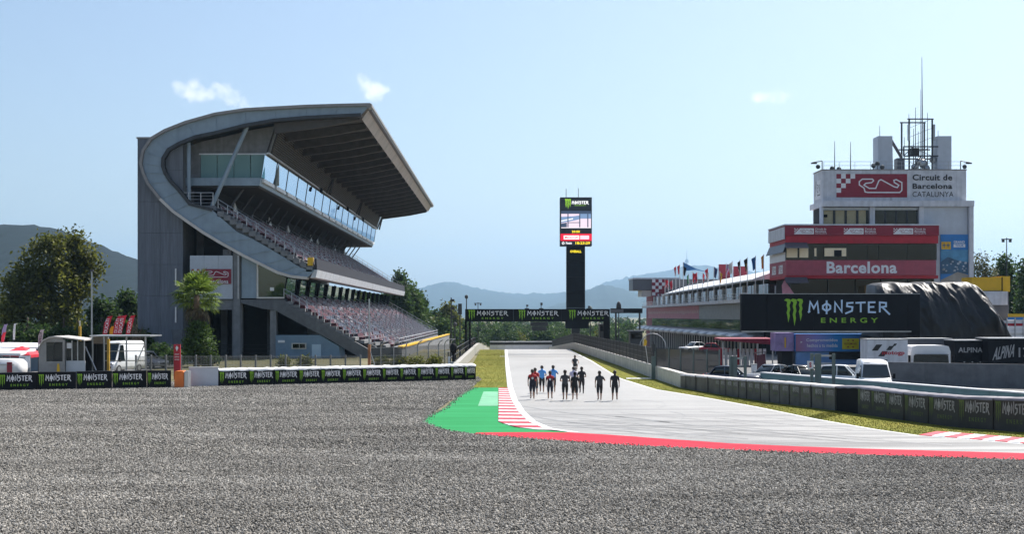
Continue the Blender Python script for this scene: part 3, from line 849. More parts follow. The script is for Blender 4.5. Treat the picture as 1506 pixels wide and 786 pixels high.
for i, (x0, x1) in enumerate(zip(sec, sec[1:])):
    p0, p1 = wb_pt(x0), wb_pt(x1); d = (p1 - p0).normalized(); w = (p1 - p0).length
    j = random.uniform(-.04, .04); nn = Vector((-d.y, d.x, 0))
    mt_ = MAT['barrier_grey'] if x0 < 1228 else (MAT['black'] if x0 < 1260 else MAT['barrier_dark'])
    o = seg_wall(p0 + d * (.05 if x0 < 1228 else .02) + nn * j, p1 - d * (.05 if x0 < 1228 else .02) + nn * j, wb_h(x0) - .04, wb_h(x1) - .04, .9, -.03).build('section', mt_, ib)
    if not (1228 <= x0 < 1260) and x0 > 1045:
        lo = p0 + d * (.08 if x0 > 1260 else w * .2) - nn * (.03 - j)
        inst('lettering', LOGO_F, o, (lo.x, lo.y, wb_h(x0) * (.16 if x0 > 1260 else .38)), ang(p0, p1), (w * (.86 if x0 > 1260 else .7), 1, wb_h(x0) * (.76 if x0 > 1260 else .5)))
    mb = MB(); n = 5
    for k in range(n + 1):
        q = p0 + (p1 - p0) * (k / n); hh = wb_h(x0) + (wb_h(x1) - wb_h(x0)) * k / n
        for s_, zz in ((-.05, -.09), (-.02, .0), (.45, .05), (.95, .02)):
            mb.v.append((q.x + nn.x * (s_ + j), q.y + nn.y * (s_ + j), hh + zz + random.uniform(-.015, .015)))
    for k in range(n):
        for s_ in range(3):
            mb.f.append((k * 4 + s_, (k + 1) * 4 + s_, (k + 1) * 4 + s_ + 1, k * 4 + s_ + 1)); mb.m.append(0)
    mb.build('top_cover', MAT['rim_pale'] if x0 < 1228 else MAT['seat_grey'], ib, True, recalc=False)
# teal barrier just behind it
tl = thing('teal_barrier', 'low teal barrier with a white top edge in front of the white van', 'barrier', (23.6, 78, 0))
P0, P1 = Vector((19.0, 90, 0)), Vector((31.4, 57.7, 0))
for i in range(9):
    a, c = P0 + (P1 - P0) * (i / 9), P0 + (P1 - P0) * ((i + 1) / 9); d = (c - a).normalized() * .012
    mb = MB(); mb.wall(a + d, c - d, 0, .98, .98, .4); mb.build('panel', MAT['teal'], tl)
    mb = MB(); mb.wall(a + d - Vector((.02, .02, 0)), c - d - Vector((.02, .02, 0)), .985, 1.06, 1.06, .46); mb.build('top_rail', MAT['white'], tl)
# dark wall in front of the team trucks
dw = thing('screen_wall', 'plain dark grey solid screen wall in front of the parked team trucks', 'wall', (33, 90, 0))
P0, P1 = Vector((29.0, 92, 0)), Vector((51, 80.5, 0))
for i in range(9):
    a, c = P0 + (P1 - P0) * (i / 9), P0 + (P1 - P0) * ((i + 1) / 9); d = (c - a).normalized() * .006
    mb = MB(); mb.wall(a + d, c - d, 0, 1.72 + random.uniform(-.01, .01), 1.72, .25); mb.build('panel', MAT['conc_dark'], dw)

# barrier that closes the far end of the straight
eb = thing('end_barrier', 'white barrier with a dark band closing off the far end of the straight', 'barrier', (8, 300, gz_ground(300)))
n = 12
for i in range(n):
    a, c = (-2.9 + 21.9 * i / n + .02, 300 + .15 * i), (-2.9 + 21.9 * (i + 1) / n - .02, 300.15 + .15 * i)
    mb = MB(); mb.wall(a, c, gz_ground(300), -1.95, -1.95, .8); mb.build('panel', MAT['white'], eb)
    mb = MB(); mb.wall((a[0], a[1] - .06), (c[0], c[1] - .06), -1.94, -1.32 + random.uniform(-.04, .04), -1.32, .9); mb.build('tyre_band', MAT['barrier_dark'], eb)
    mb = MB(); mb.wall((a[0], a[1] - .03), (c[0], c[1] - .03), -1.27, -1.05 + random.uniform(-.05, .05), -1.05, .8); mb.build('top_cover', MAT['white'], eb)
# ------------------------------------------------------------------ main grandstand
YN, YF = 150.0, 286.0
def gx(px): return (px - VX) * YN / F
def gzz(py): return H - (py - HY) * YN / F
def gp_(px, py): return (gx(px), gzz(py))
ST = thing('grandstand', 'huge concrete grandstand with curved blue steel side wall, cantilever roof and two seating tiers', 'grandstand', (gx(380), 200, 0))
BAY = 8.5
NB = 16
# rear stair tower of board-marked concrete panels
rows_ = 7
zt = gzz(203); zb = -.1
for r_ in range(rows_):
    for c_ in range(2):
        x0 = gx(200) + c_ * (gx(267) - gx(200)) / 2; x1 = x0 + (gx(267) - gx(200)) / 2
        z0 = zb + (zt - zb) * r_ / rows_; z1 = zb + (zt - zb) * (r_ + 1) / rows_
        mb = MB(); mb.box(x0 + .012, x1 - .012, YN + .6, YN + 1.0, z0 + .012, z1 - .012); mb.build('concrete_panel', MAT['conc_board'], ST)
mb = MB(); mb.box(gx(200) + .05, gx(267) - .02, YN + .95, YN + 6.2, -.1, zt - .05); mb.build('tower_core', MAT['conc'], ST)
mb = MB(); mb.box(gx(200) - .1, gx(268), YN + .5, YN + 6.3, zt, zt + .2); mb.build('tower_coping', MAT['steel_rim'], ST)
for py in (285, 432):                 # recessed vertical slots with small ledges
    mb = MB(); mb.box(gx(252), gx(262), YN + .2, YN + .58, gzz(py + 3), gzz(py)); mb.build('ledge', MAT['conc_dark'], ST)
mb = MB(); mb.prism([gp_(250, 485), gp_(267, 485), gp_(267, 535), gp_(262, 535)], 'y', YN + .35, YN + .59); mb.build('recess', MAT['conc_dark'], ST)
mb = MB(); mb.box(gx(256), gx(258), YN + .4, YN + .58, gzz(420), gzz(395)); mb.box(gx(256), gx(258), YN + .4, YN + .58, gzz(475), gzz(452)); mb.build('slot_trim', MAT['rail'], ST)
mb = MB(); mb.box(gx(250), gx(254), YN + 6.5, YF, -.1, gzz(206)); mb.build('rear_wall', MAT['conc_dark'], ST)
mb = MB(); mb.box(gx(268), gx(286), YN + 7, YN + 7.6, 0, gzz(330)); mb.build('rear_pier', MAT['conc'], ST)

# curved steel side wall: matched outer and inner outline points, photo pixels at the near face
PAIR = [((545, 154), (531, 169)), ((500, 155), (490, 171)), ((450, 156.5), (450, 173)), ((404, 159), (404, 177)), ((360.5, 161.5), (360, 184.5)), ((317, 168), (319, 195)), ((274, 180), (287, 201.5)), ((243.5, 192), (264, 211)), ((223, 204), (248, 220)), ((211, 222), (240, 233)), ((207.5, 240), (239.5, 244)), ((211, 254), (243, 255)), ((218, 270), (251, 267)), ((236, 293), (264, 281)), ((255, 311), (279, 300)), ((276, 326), (312, 309)), ((299, 342), (348, 341)), ((324, 357), (370, 351)), ((358, 376), (400, 368)), ((386, 390), (420, 380)), ((408, 401), (437, 391)), ((428, 407), (450, 396.5)), ((452, 409.5), (463, 398))]
OUT = [gp_(*a) for a, _ in PAIR]; INN = [gp_(*b_) for _, b_ in PAIR]
ROWSEG = []
for i in range(len(PAIR) - 1):
    def lerp(a, c, t): return (a[0] + (c[0] - a[0]) * t, a[1] + (c[1] - a[1]) * t)
    o0, o1, i0, i1 = OUT[i], OUT[i + 1], INN[i], INN[i + 1]
    e = .012
    q = [lerp(o0, o1, e), lerp(o0, o1, 1 - e), lerp(i0, i1, 1 - e), lerp(i0, i1, e)]
    mb = MB(); mb.prism(q, 'y', YN + .02, YN + .30); mb.build('steel_panel', MAT['steel_blue'], ST)
mb = MB(); mb.prism(OUT + INN[::-1], 'y', YN + .12, YN + .5); mb.build('side_backing', MAT['grey_panel'], ST)
def rim(pts, w, y0, y1, name, mat):
    mb = MB()
    P = [Vector((a, b_)) for a, b_ in pts]; L = []
    for i in range(len(P)):
        t = (P[min(i + 1, len(P) - 1)] - P[max(i - 1, 0)]).normalized(); L.append(Vector((-t.y, t.x)))
    for i in range(len(P) - 1):
        a0, a1 = P[i] + L[i] * w, P[i + 1] + L[i + 1] * w
        b0, b1 = P[i] - L[i] * w, P[i + 1] - L[i + 1] * w
        mb.hexa([(b0.x, y0, b0.y), (b1.x, y0, b1.y), (b1.x, y1, b1.y), (b0.x, y1, b0.y), (a0.x, y0, a0.y), (a1.x, y0, a1.y), (a1.x, y1, a1.y), (a0.x, y1, a0.y)])
    return mb.build(name, mat, ST)
rim(OUT[:14], .17, YN - .35, YN + 1.2, 'outer_rim', MAT['steel_rim'])
rim(OUT[13:], .17, YN - .35, YN + 1.2, 'outer_rim', MAT['rim_pale'])  # lower run of the rim paler, its lit edge put into the colour
rim(INN[:16], .2, YN - .2, YN + .9, 'inner_rim', MAT['dark'])
for i in range(1, len(PAIR) - 1):     # standing ribs between the panels
    a, c = Vector(OUT[i]), Vector(INN[i]); d = (c - a).normalized(); n_ = Vector((-d.y, d.x)) * .05
    mb = MB(); mb.prism([tuple(a + n_), tuple(c + n_), tuple(c - n_), tuple(a - n_)], 'y', YN - .06, YN + .1); mb.build('rib', MAT['steel_blue'], ST)

# roof shell, soffit, beams and front fascia
top = OUT[:9]
band = top + [(a + .02, b_ - .5) for a, b_ in top[::-1]]
mb = MB(); mb.prism(band, 'y', YN + 1.25, YF); mb.build('roof_shell', MAT['grey_panel'], ST)
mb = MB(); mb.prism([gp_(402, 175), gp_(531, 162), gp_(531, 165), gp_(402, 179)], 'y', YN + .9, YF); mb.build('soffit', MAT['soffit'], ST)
NBM = 19
for i in range(NBM + 1):
    yb = YN + 1.0 + i * (YF - YN - 1.6) / NBM
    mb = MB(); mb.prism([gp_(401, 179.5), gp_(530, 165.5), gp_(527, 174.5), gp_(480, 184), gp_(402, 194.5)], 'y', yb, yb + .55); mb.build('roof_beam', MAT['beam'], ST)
    if i < NBM:                        # flat infill between beams, its front edge tipped down to catch light
        y2 = YN + 1.0 + (i + 1) * (YF - YN - 1.6) / NBM
        for (xa, xb, za_, zb_) in ((404, 446, 184, 178.5), (447, 488, 178.5, 173.5), (489, 527, 173.5, 169)):
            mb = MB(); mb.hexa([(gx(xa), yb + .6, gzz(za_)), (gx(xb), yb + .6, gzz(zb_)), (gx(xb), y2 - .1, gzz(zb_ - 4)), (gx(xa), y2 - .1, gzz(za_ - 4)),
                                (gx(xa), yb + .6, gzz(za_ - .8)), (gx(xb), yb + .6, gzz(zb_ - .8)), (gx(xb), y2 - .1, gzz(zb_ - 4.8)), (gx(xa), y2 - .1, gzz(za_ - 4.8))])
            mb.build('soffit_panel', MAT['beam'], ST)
        mb = MB(); mb.prism([gp_(530.5, 158), gp_(541, 157), gp_(540, 160.5), gp_(531, 174)], 'y', yb + .03, y2 - .03); mb.build('fascia_panel', MAT['fascia'], ST)
mb = MB(); mb.prism([gp_(536, 153), gp_(547, 153), gp_(547, 157), gp_(542, 160)], 'y', YN - .3, YF); mb.build('roof_edge', MAT['steel_rim'], ST)

# louvred wall above the lounge, one panel of slats per bay, with black braces
for i in range(NB):
    ya, yb = YN + 4.0 + i * (YF - YN - 4.0) / NB, YN + 4.0 + (i + 1) * (YF - YN - 4.0) / NB
    mb = MB(); n = 13
    for k in range(n):
        t = (k + .5) / n; x = gx(389.5 + (403 - 389.5) * t); z = gzz(222 + (181 - 222) * t)
        mb.hexa([(x - .02, ya + .02, z - .09), (x + .12, ya + .02, z - .09), (x + .12, yb - .02, z - .09), (x - .02, yb - .02, z - .09),
                 (x - .05, ya + .02, z + .03), (x + .06, ya + .02, z + .05), (x + .06, yb - .02, z + .05), (x - .05, yb - .02, z + .03)])
    mb.build('louvre_panel', MAT['louvre'], ST)
    if i in (5, 10, 15):
        mb = MB(); mb.tube((gx(391), yb - 1.8, gzz(222)), (gx(405), yb, gzz(182)), .18, None, 5); mb.tube((gx(393), yb + 1.2, gzz(222)), (gx(405), yb, gzz(182)), .18, None, 5); mb.build('brace', MAT['dark'], ST)
mb = MB(); mb.prism([gp_(386, 222), gp_(400, 179), gp_(398, 178), gp_(384, 222)], 'y', YN + 3.0, YF - .2); mb.build('louvre_backing', MAT['soffit'], ST)
# near side wall panel under the roof
side = [gp_(247, 223), gp_(262, 212), gp_(288, 202.5), gp_(319, 196), gp_(360, 185.5), (gx(402), gzz(178.5)), gp_(389, 222)]
mb = MB(); mb.prism(side, 'y', YN + 3.2, YN + 3.5); mb.build('side_cladding', MAT['conc'], ST)

# upper lounge: slab, teal side panes, mirrored front panes leaning outward
mb = MB(); mb.prism([gp_(244, 259), gp_(379, 259), gp_(377, 270.5), gp_(252, 270.5)], 'y', YN + 2.0, YF - .4); mb.build('lounge_slab', MAT['steel_blue'], ST)
mb = MB(); mb.prism([gp_(252, 271), gp_(376, 271), gp_(374, 273), gp_(255, 273)], 'y', YN + 2.3, YF - .6); mb.build('lounge_soffit', MAT['soffit'], ST)
for a, c in ((286, 311), (311, 336), (336, 361), (361, 383)):
    mb = MB(); mb.box(gx(a) + .04, gx(c) - .04, YN + 3.0, YN + 3.06, gzz(258.5), gzz(223)); mb.build('side_pane', MAT['glass_teal'], ST)
mb = MB(); mb.box(gx(245), gx(286), YN + 3.0, YN + 3.3, gzz(258.5), gzz(222.5)); mb.build('side_wall', MAT['conc'], ST)
mb = MB(); mb.box(gx(284), gx(389), YN + 2.9, YN + 3.15, gzz(223), gzz(221)); mb.build('side_head', MAT['rail'], ST)
mb = MB(); mb.box(gx(286), gx(385), YN + 11.5, YN + 11.8, gzz(258.5), gzz(223)); mb.box(gx(284), gx(285), YN + 3.4, YN + 11.8, gzz(258.5), gzz(223)); mb.build('lounge_partition', M('lounge wall', (.55, .62, .62), .6), ST)
for px in (297, 315, 342):            # tables and chairs inside
    mb = MB(); mb.tube((gx(px), YN + 5, gzz(258.5)), (gx(px), YN + 5, gzz(248)), .06, None, 6); mb.tube((gx(px), YN + 5, gzz(248)), (gx(px), YN + 5, gzz(247.4)), .45, None, 10); mb.build('table', MAT['dark'], ST)
for i in range(NB):
    ya, yb = YN + 2.2 + i * (YF - YN - 2.6) / NB, YN + 2.2 + (i + 1) * (YF - YN - 2.6) / NB
    mb = MB(); mb.hexa([(gx(380) - .05, ya + .03, gzz(258)), (gx(380), ya + .03, gzz(258)), (gx(380), yb - .03, gzz(258)), (gx(380) - .05, yb - .03, gzz(258)),
                        (gx(385) - .05, ya + .03, gzz(223)), (gx(385), ya + .03, gzz(223)), (gx(385), yb - .03, gzz(223)), (gx(385) - .05, yb - .03, gzz(223))])
    mb.build('front_pane', MAT['glass_mirror'], ST)
    mb = MB(); mb.tube((gx(380) + .03, yb, gzz(258)), (gx(385) + .03, yb, gzz(223)), .045, None, 4); mb.build('glazing_bar', MAT['dark'], ST)
    mb = MB(); mb.box(gx(378), gx(382), ya + .8, yb - .8, gzz(265), gzz(259.3)); mb.build('edge_light', MAT['white'], ST)
    if i in (5, 9, 12):
        mb = MB(); mb.tube((gx(390), ya, gzz(222)), (gx(396), ya, gzz(222)), .05); mb.box(gx(393), gx(397), ya - .35, ya + .35, gzz(231), gzz(223)); mb.build('floodlight', MAT['black'], ST)
mb = MB(); mb.prism([gp_(387, 222.8), gp_(391, 222.8), gp_(391, 220.8), gp_(387, 220.8)], 'y', YN + 2.2, YF - .4); mb.build('glazing_head', MAT['rail'], ST)

# columns and struts
mb = MB(); mb.tube((gx(275), YN + .9, gzz(306)), (gx(275), YN + .9, gzz(205)), .24, None, 10); mb.build('column', MAT['steel_blue'], ST)
mb = MB(); mb.tube((gx(309), YN + .9, gzz(303)), (gx(361), YN + .9, gzz(185)), .26, None, 10); mb.build('raking_column', MAT['steel_blue'], ST)
for i in range(21):
    yb = YN + 5 + i * (YF - YN - 8) / 20
    mb = MB(); mb.tube((gx(322), yb, gzz(305)), (gx(346), yb, gzz(271)), .15, None, 6); mb.build('strut', MAT['grey_panel'], ST)
mb = MB(); mb.prism([gp_(296, 271.5), gp_(300, 271.5), gp_(300, 309), gp_(296, 309)], 'y', YN + 6, YF - 1); mb.build('concourse_wall', MAT['dark_int'], ST)
for i in (1, 4, 6, 9, 10, 13, 15):
    yb = YN + 5 + i * 8.2
    mb = MB(); mb.prism([(yb, gzz(306)), (yb + 4.5, gzz(306)), (yb + 1.2, gzz(282))], 'x', gx(306), gx(308)); mb.build('concourse_panel', MAT['white'], ST)
# near balcony
mb = MB(); mb.prism([gp_(262, 302), gp_(313, 302), gp_(316, 309), gp_(268, 309)], 'y', YN + .4, YN + 6); mb.build('balcony_slab', MAT['conc'], ST)
mb = MB()
for px in (264, 276, 294, 312): mb.tube((gx(px), YN + .45, gzz(302)), (gx(px), YN + .45, gzz(283)), .05, None, 5)
for py in (283, 288, 293, 298): mb.tube((gx(264), YN + .45, gzz(py)), (gx(312), YN + .45, gzz(py)), .04 if py == 283 else .02, None, 5)
mb.build('balustrade', MAT['rail'], ST)

# ---- seating
def seat_geo():
    m_ = MB(); m_.box(-.20, .22, -.21, .21, .36, .42); m_.hexa([(-.24, -.21, .40), (-.18, -.21, .40), (-.18, .21, .40), (-.24, .21, .40), (-.34, -.21, .84), (-.29, -.21, .84), (-.29, .21, .84), (-.34, .21, .84)])
    m_.box(-.12, .05, -.04, .04, 0, .36); return m_
SG = seat_geo()
SEATM = [SG.mesh('seat', x) for x in (MAT['maroon'], MAT['seat_grey'], MAT['seat_slate'])]
SV = np.array(SG.v); SF = SG.f
def tier(P0, P1, n, start, rake_bottom, colour, near_count, name):
    """stepped concrete tier from back-top P0 to front-bottom P1 (x, z), n rows; start(i) = near end of row i"""
    dx, dz = (P1[0] - P0[0]) / n, (P1[1] - P0[1]) / n
    for i in range(n):
        x0, z0 = P0[0] + dx * i, P0[1] + dz * i
        mb = MB(); mb.box(x0, x0 + dx + .25, start(i), YF - .5, z0 + dz * 1.9, z0 + dz); mb.build('terrace_step', MAT['conc'], ST)
    V, Fc, Mi = [], [], []; cnt = 0
    for i in range(n):
        x, z = P0[0] + dx * (i + .5), P0[1] + dz * (i + 1)
        y = start(i) + .9; k = 0
        while y < YF - 1.2:
            if ((y - YN) % 10.2) > 1.3:         # gangways
                c = colour(i / n, (y - YN) / (YF - YN))
                if k < near_count:
                    inst('seat', SEATM[c], ST, (x, y, z))
                else:
                    base = cnt * len(SV); V.append(SV + np.array([x, y, z])); Fc += [tuple(q + base for q in f) for f in SF]; Mi += [c] * len(SF); cnt += 1
                k += 1
            y += .54
    me = bpy.data.meshes.new('seat_rows'); off = np.array(wloc(ST)); me.from_pydata((np.concatenate(V) - off).tolist(), [], Fc)
    for c in ('maroon', 'seat_grey', 'seat_slate'): me.materials.append(MAT[c])
    me.polygons.foreach_set('material_index', Mi); me.update()
    o = bpy.data.objects.new('seat_rows', me); COL.objects.link(o); o.parent = ST; o['kind'] = 'stuff'
def col_up(u, v):
    a = .17 + .14 * math.sin(v * 40) * math.sin(u * 9) - .15 * v
    h_ = (math.sin(int(u * 15 + .5) * 12.9898 + int(v * 85) * 78.233) * 43758.5453) % 1.0
    return 1 if h_ < a else (2 if h_ > .85 else 0)
def col_lo(u, v):
    r_ = (math.sin(int(u * 15 + .5) * 37.719 + int(v * 85) * 11.135) * 43758.5453) % 1.0
    if u < .5: return 0 if r_ < .72 else (1 if r_ < .80 else 2)
    if u < .72: return 2 if r_ < .7 else 0
    return 1 if r_ < .30 else (0 if r_ < .7 else 2)
UP0, UP1 = gp_(320, 306), gp_(460, 393)
tier(UP0, UP1, 15, lambda i: YN + .5, None, col_up, 10, 'upper')
LO0, LO1 = gp_(417, 438), gp_(556, 518)
tier(LO0, LO1, 15, lambda i: YN + .5 + max(0, i - 10.5) * 6.0, None, col_lo, 10, 'lower')
# raker slab under the upper tier, following the curved side
low = [o_ for o_ in OUT[15:]]
mb = MB(); mb.prism([(a, b_ + .12) for a, b_ in low] + [gp_(463, 394), gp_(318, 313)], 'y', YN + .55, YF - .3); mb.build('upper_slab', MAT['conc'], ST)
# stepped near edge of the upper tier
mb = MB()
n = 15
for i in range(n):
    a = (UP0[0] + (UP1[0] - UP0[0]) * i / n, UP0[1] + (UP1[1] - UP0[1]) * i / n); d = ((UP1[0] - UP0[0]) / n, (UP1[1] - UP0[1]) / n)
    mb.box(a[0] - .05, a[0] + d[0] - .05, YN + .02, YN + .48, a[1] + d[1] * 2.2, a[1] + d[1] * .85)
mb.build('stepped_edge', MAT['conc'], ST)
# fascia at the front of the upper tier
for i in range(NB):
    ya, yb = YN + .1 + i * (YF - YN - .2) / NB, YN + .1 + (i + 1) * (YF - YN - .2) / NB
    mb = MB(); mb.prism([gp_(462.5, 380.5), gp_(465, 380.5), gp_(466, 397), gp_(462, 397)], 'y', ya + .01, yb - .01); mb.build('fascia_panel', MAT['fascia_dark'], ST)
    mb = MB(); mb.prism([gp_(461, 397.2), gp_(467, 397.2), gp_(464, 408.5), gp_(456, 409.2)], 'y', ya + .01, yb - .01); mb.build('fascia_trim', MAT['white_dirty'], ST)
mb = MB(); mb.box(gx(452), gx(460), YN + .1, YN + .9, gzz(391), gzz(379)); mb.build('yellow_cover', MAT['yellow'], ST)
def rake_rail(P0, P1, Y, h, y_shift=0.0, posts=7, mat='galv', r=.045):
    mb = MB()
    a, c = Vector((P0[0], Y, P0[1] + h)), Vector((P1[0], Y + y_shift, P1[1] + h))
    mb.tube(a, c, r, None, 5); mb.tube(a - Vector((0, 0, h * .45)), c - Vector((0, 0, h * .45)), r * .7, None, 5)
    for k in range(posts + 1):
        q = a + (c - a) * (k / posts); mb.tube(q, q - Vector((0, 0, h)), r, None, 5)
    mb.build('handrail', MAT[mat], ST)
rake_rail(UP0, UP1, YN + .25, 1.1, 0, 10)
rake_rail(UP0, UP1, YF - .4, 1.3, 0, 10)
for i in range(1, 13): rake_rail(UP0, UP1, YN + i * 10.2 + .6, .9, 0, 8, r=.04)
rake_rail(LO0, gp_(520, 498), YN + .25, 1.1, 0, 9)
rake_rail(LO0, LO1, YF - .4, 1.3, 0, 10, r=.06)
for i in range(1, 26):
    s_ = gp_(480, 474) if i % 2 else LO0
    yy = YN + i * 5.1 + .6
    if yy > YN + 24 or True: rake_rail(s_, LO1 if yy > YN + 27 else gp_(520, 498), yy, .95, 0, 7, r=.05)
mb = MB()
for k in range(24): mb.tube((LO1[0] + .2, YN + 28 + k * 4.6, LO1[1] - .2), (LO1[0] + .2, YN + 28 + k * 4.6, LO1[1] + 1.1), .045, None, 5)
for hz in (.55, 1.1): mb.tube((LO1[0] + .2, YN + 28, LO1[1] + hz), (LO1[0] + .2, YF - .6, LO1[1] + hz), .045, None, 5)
mb.build('front_railing', MAT['rail'], ST)

# lower lounge windows behind the lower tier
for i in range(NB):
    ya, yb = YN + .8 + i * (YF - YN - 1.2) / NB, YN + .8 + (i + 1) * (YF - YN - 1.2) / NB
    mb = MB(); mb.hexa([(gx(417) - .05, ya + .25, gzz(437)), (gx(417), ya + .25, gzz(437)), (gx(417), yb - .25, gzz(437)), (gx(417) - .05, yb - .25, gzz(437)),
                        (gx(421) - .05, ya + .25, gzz(409)), (gx(421), ya + .25, gzz(409)), (gx(421), yb - .25, gzz(409)), (gx(421) - .05, yb - .25, gzz(409))])
    mb.build('lounge_pane', MAT['glass_mirror'], ST)
    mb = MB(); mb.tube((gx(418), yb, gzz(437)), (gx(423), yb, gzz(408)), .22, None, 6); mb.build('mullion', MAT['black'], ST)
mb = MB(); mb.box(gx(380), gx(416), YN + 1.2, YF - 1, gzz(437), gzz(412)); mb.build('lounge_core', MAT['dark_int'], ST)
# side glazing, cladding panels and emblem board on the near face
mb = MB(); mb.prism([gp_(379, 390.5), gp_(386, 393), gp_(420, 408.5), gp_(415, 436.5), gp_(379, 436.5)], 'y', YN + .5, YN + .56); mb.build('side_pane', glass('green dark glass', (.5, .55, .5), .15, .03, (.02, .03, .026)), ST)
mb = MB()
mb.prism([gp_(376.5, 388), gp_(379, 389.5), gp_(379, 437), gp_(376.5, 437)], 'y', YN + .35, YN + .6); mb.prism([gp_(376.5, 437.2), gp_(417, 437.2), gp_(417, 439.5), gp_(376.5, 439.5)], 'y', YN + .3, YN + .62)
mb.build('window_frame', MAT['offwhite'], ST)
mb = MB(); mb.box(gx(396), gx(402), YN + .46, YN + .49, gzz(428), gzz(423)); mb.build('window_sticker', MAT['print_white'], ST)
mb = MB(); mb.prism([gp_(354, 375.5), gp_(376, 388), gp_(376, 439), gp_(354, 439)], 'y', YN + .45, YN + .8); mb.build('cladding_panel', MAT['steel_blue'], ST)
for a, c in ((279, 300), (300, 321), (321, 342)):
    mb = MB()
    for k in range(22):
        z0, z1 = gzz(440 - 64 * k / 22), gzz(440 - 64 * (k + 1) / 22)
        mb.box(gx(a) + .01, gx(c) - .01, YN + .05 + (.03 if k % 2 else 0), YN + .3, z0, z1 - .01)
    mb.build('corrugated_panel', MAT['white_panel'], ST)
eb_ = MB(); eb_.box(gx(282), gx(340), YN - .06, YN + .02, gzz(418), gzz(396)); em = eb_.build('emblem_board', MAT['maroon_sign'], ST)
put('circuit_emblem', CIRC, em, gx(282), YN - .075, gzz(411), gx(340) - gx(282), gzz(396) - gzz(411))
put('lettering', text_mesh('Barcelona', MAT['print_white'], .015), em, gx(306), YN - .09, gzz(417.3), gx(336) - gx(306), gzz(411.3) - gzz(417.3))
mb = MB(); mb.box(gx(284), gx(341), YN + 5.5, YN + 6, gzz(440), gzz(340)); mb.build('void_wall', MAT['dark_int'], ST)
mb = MB(); mb.box(gx(327), gx(339), YN + .3, YN + 1.0, gzz(375.5), gzz(367)); mb.ball((gx(333), YN + .28, gzz(371)), .25, .08, .25); mb.build('air_unit', MAT['grey_panel'], ST)
mb = MB(); mb.box(gx(342.5), gx(352.5), YN + .2, YN + 1.2, -.1, gzz(369)); mb.build('pier', MAT['conc'], ST)
mb = MB(); mb.box(gx(349), gx(351), YN + .1, YN + .19, gzz(440), gzz(376)); mb.build('downpipe', MAT['galv'], ST)
# ground floor: beam, columns, raker, hut
mb = MB(); mb.box(gx(286), gx(342), YN + .4, YN + 1.4, gzz(456), gzz(441)); mb.build('ground_beam', MAT['conc'], ST)
mb = MB(); mb.prism([gp_(353, 441), gp_(417, 441), gp_(420, 446), gp_(541, 514), gp_(541, 534), gp_(486, 501), gp_(404, 457), gp_(388, 455), gp_(353, 446)], 'y', YN + .3, YN + 1.0); mb.build('raker_beam', MAT['conc_dark'], ST)  # shade below the tier put into the darker concrete
mb = MB(); mb.box(LO1[0] - .3, LO1[0], YN + 24, YF - .5, -4.5, LO1[1] - .5); mb.box(gx(541) - .3, gx(541), YN + 1.1, YN + 24, -.1, gzz(516)); mb.build('front_wall', MAT['conc_dark'], ST)  # dark wall added to stand in for the shade beneath the lower tier
for i in range(1, NB):                # rakers repeat along the stand
    yb = YN + i * 8.5
    mb = MB(); mb.prism([gp_(380, 441), gp_(417, 443), gp_(556, 521), gp_(556, 527), gp_(404, 460)], 'y', yb, yb + .6); mb.build('raker_beam', MAT['conc_dark'], ST)
for px in (340, 396):
    mb = MB(); mb.box(gx(px), gx(px + (14 if px == 340 else 9)), YN + .5, YN + 1.5, -.1, gzz(447 if px == 340 else 457)); mb.build('column', MAT['conc'], ST)
for px in (300, 372):
    mb = MB(); mb.box(gx(px), gx(px + 9), YN + 9, YN + 9.8, -.1, gzz(447)); mb.build('column', MAT['conc_dark'], ST)
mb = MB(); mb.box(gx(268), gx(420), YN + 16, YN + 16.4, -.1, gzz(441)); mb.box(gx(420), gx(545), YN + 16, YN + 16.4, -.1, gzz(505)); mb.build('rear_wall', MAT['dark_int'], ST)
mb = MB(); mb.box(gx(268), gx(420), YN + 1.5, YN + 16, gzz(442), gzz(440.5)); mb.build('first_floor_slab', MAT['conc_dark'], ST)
mb = MB(); mb.prism([gp_(404.5, 493.5), gp_(470, 493.5), gp_(498, 510), gp_(500, 530), gp_(404.5, 530)], 'y', YN + .4, YN + 5.5); hut = mb.build('ground_floor_room', MAT['blue_hut'], ST)
mb = MB(); mb.box(gx(458), gx(471.5), YN + .3, YN + .38, -.05, gzz(507)); mb.build('door', MAT['door_blue'], hut)
mb = MB(); mb.box(gx(428), gx(450), YN + .3, YN + .38, gzz(514), gzz(505)); mb.build('window_frame', MAT['galv'], hut)
mb = MB(); mb.box(gx(430), gx(439), YN + .27, YN + .29, gzz(512.5), gzz(506.5)); mb.box(gx(440), gx(448), YN + .27, YN + .29, gzz(512.5), gzz(506.5)); mb.build('pane', MAT['glass_dark'], hut)
mb = MB(); mb.box(gx(408), gx(418), YN + .33, YN + .38, gzz(504.5), gzz(501)); mb.build('name_plate', MAT['print_white'], hut)
mb = MB()
for a in ((286, 340), (354, 396)):
    for py in (508, 514, 520): mb.tube((gx(a[0]), YN + .9, gzz(py)), (gx(a[1]), YN + .9, gzz(py)), .03, None, 4)
mb.build('gate_rail', MAT['dark'], ST)

mb = MB(); mb.box(gx(541), -12.65, YN + 1.2, YN + 1.5, -.1, 1.3); mb.build('end_wall', MAT['conc_dark'], ST)
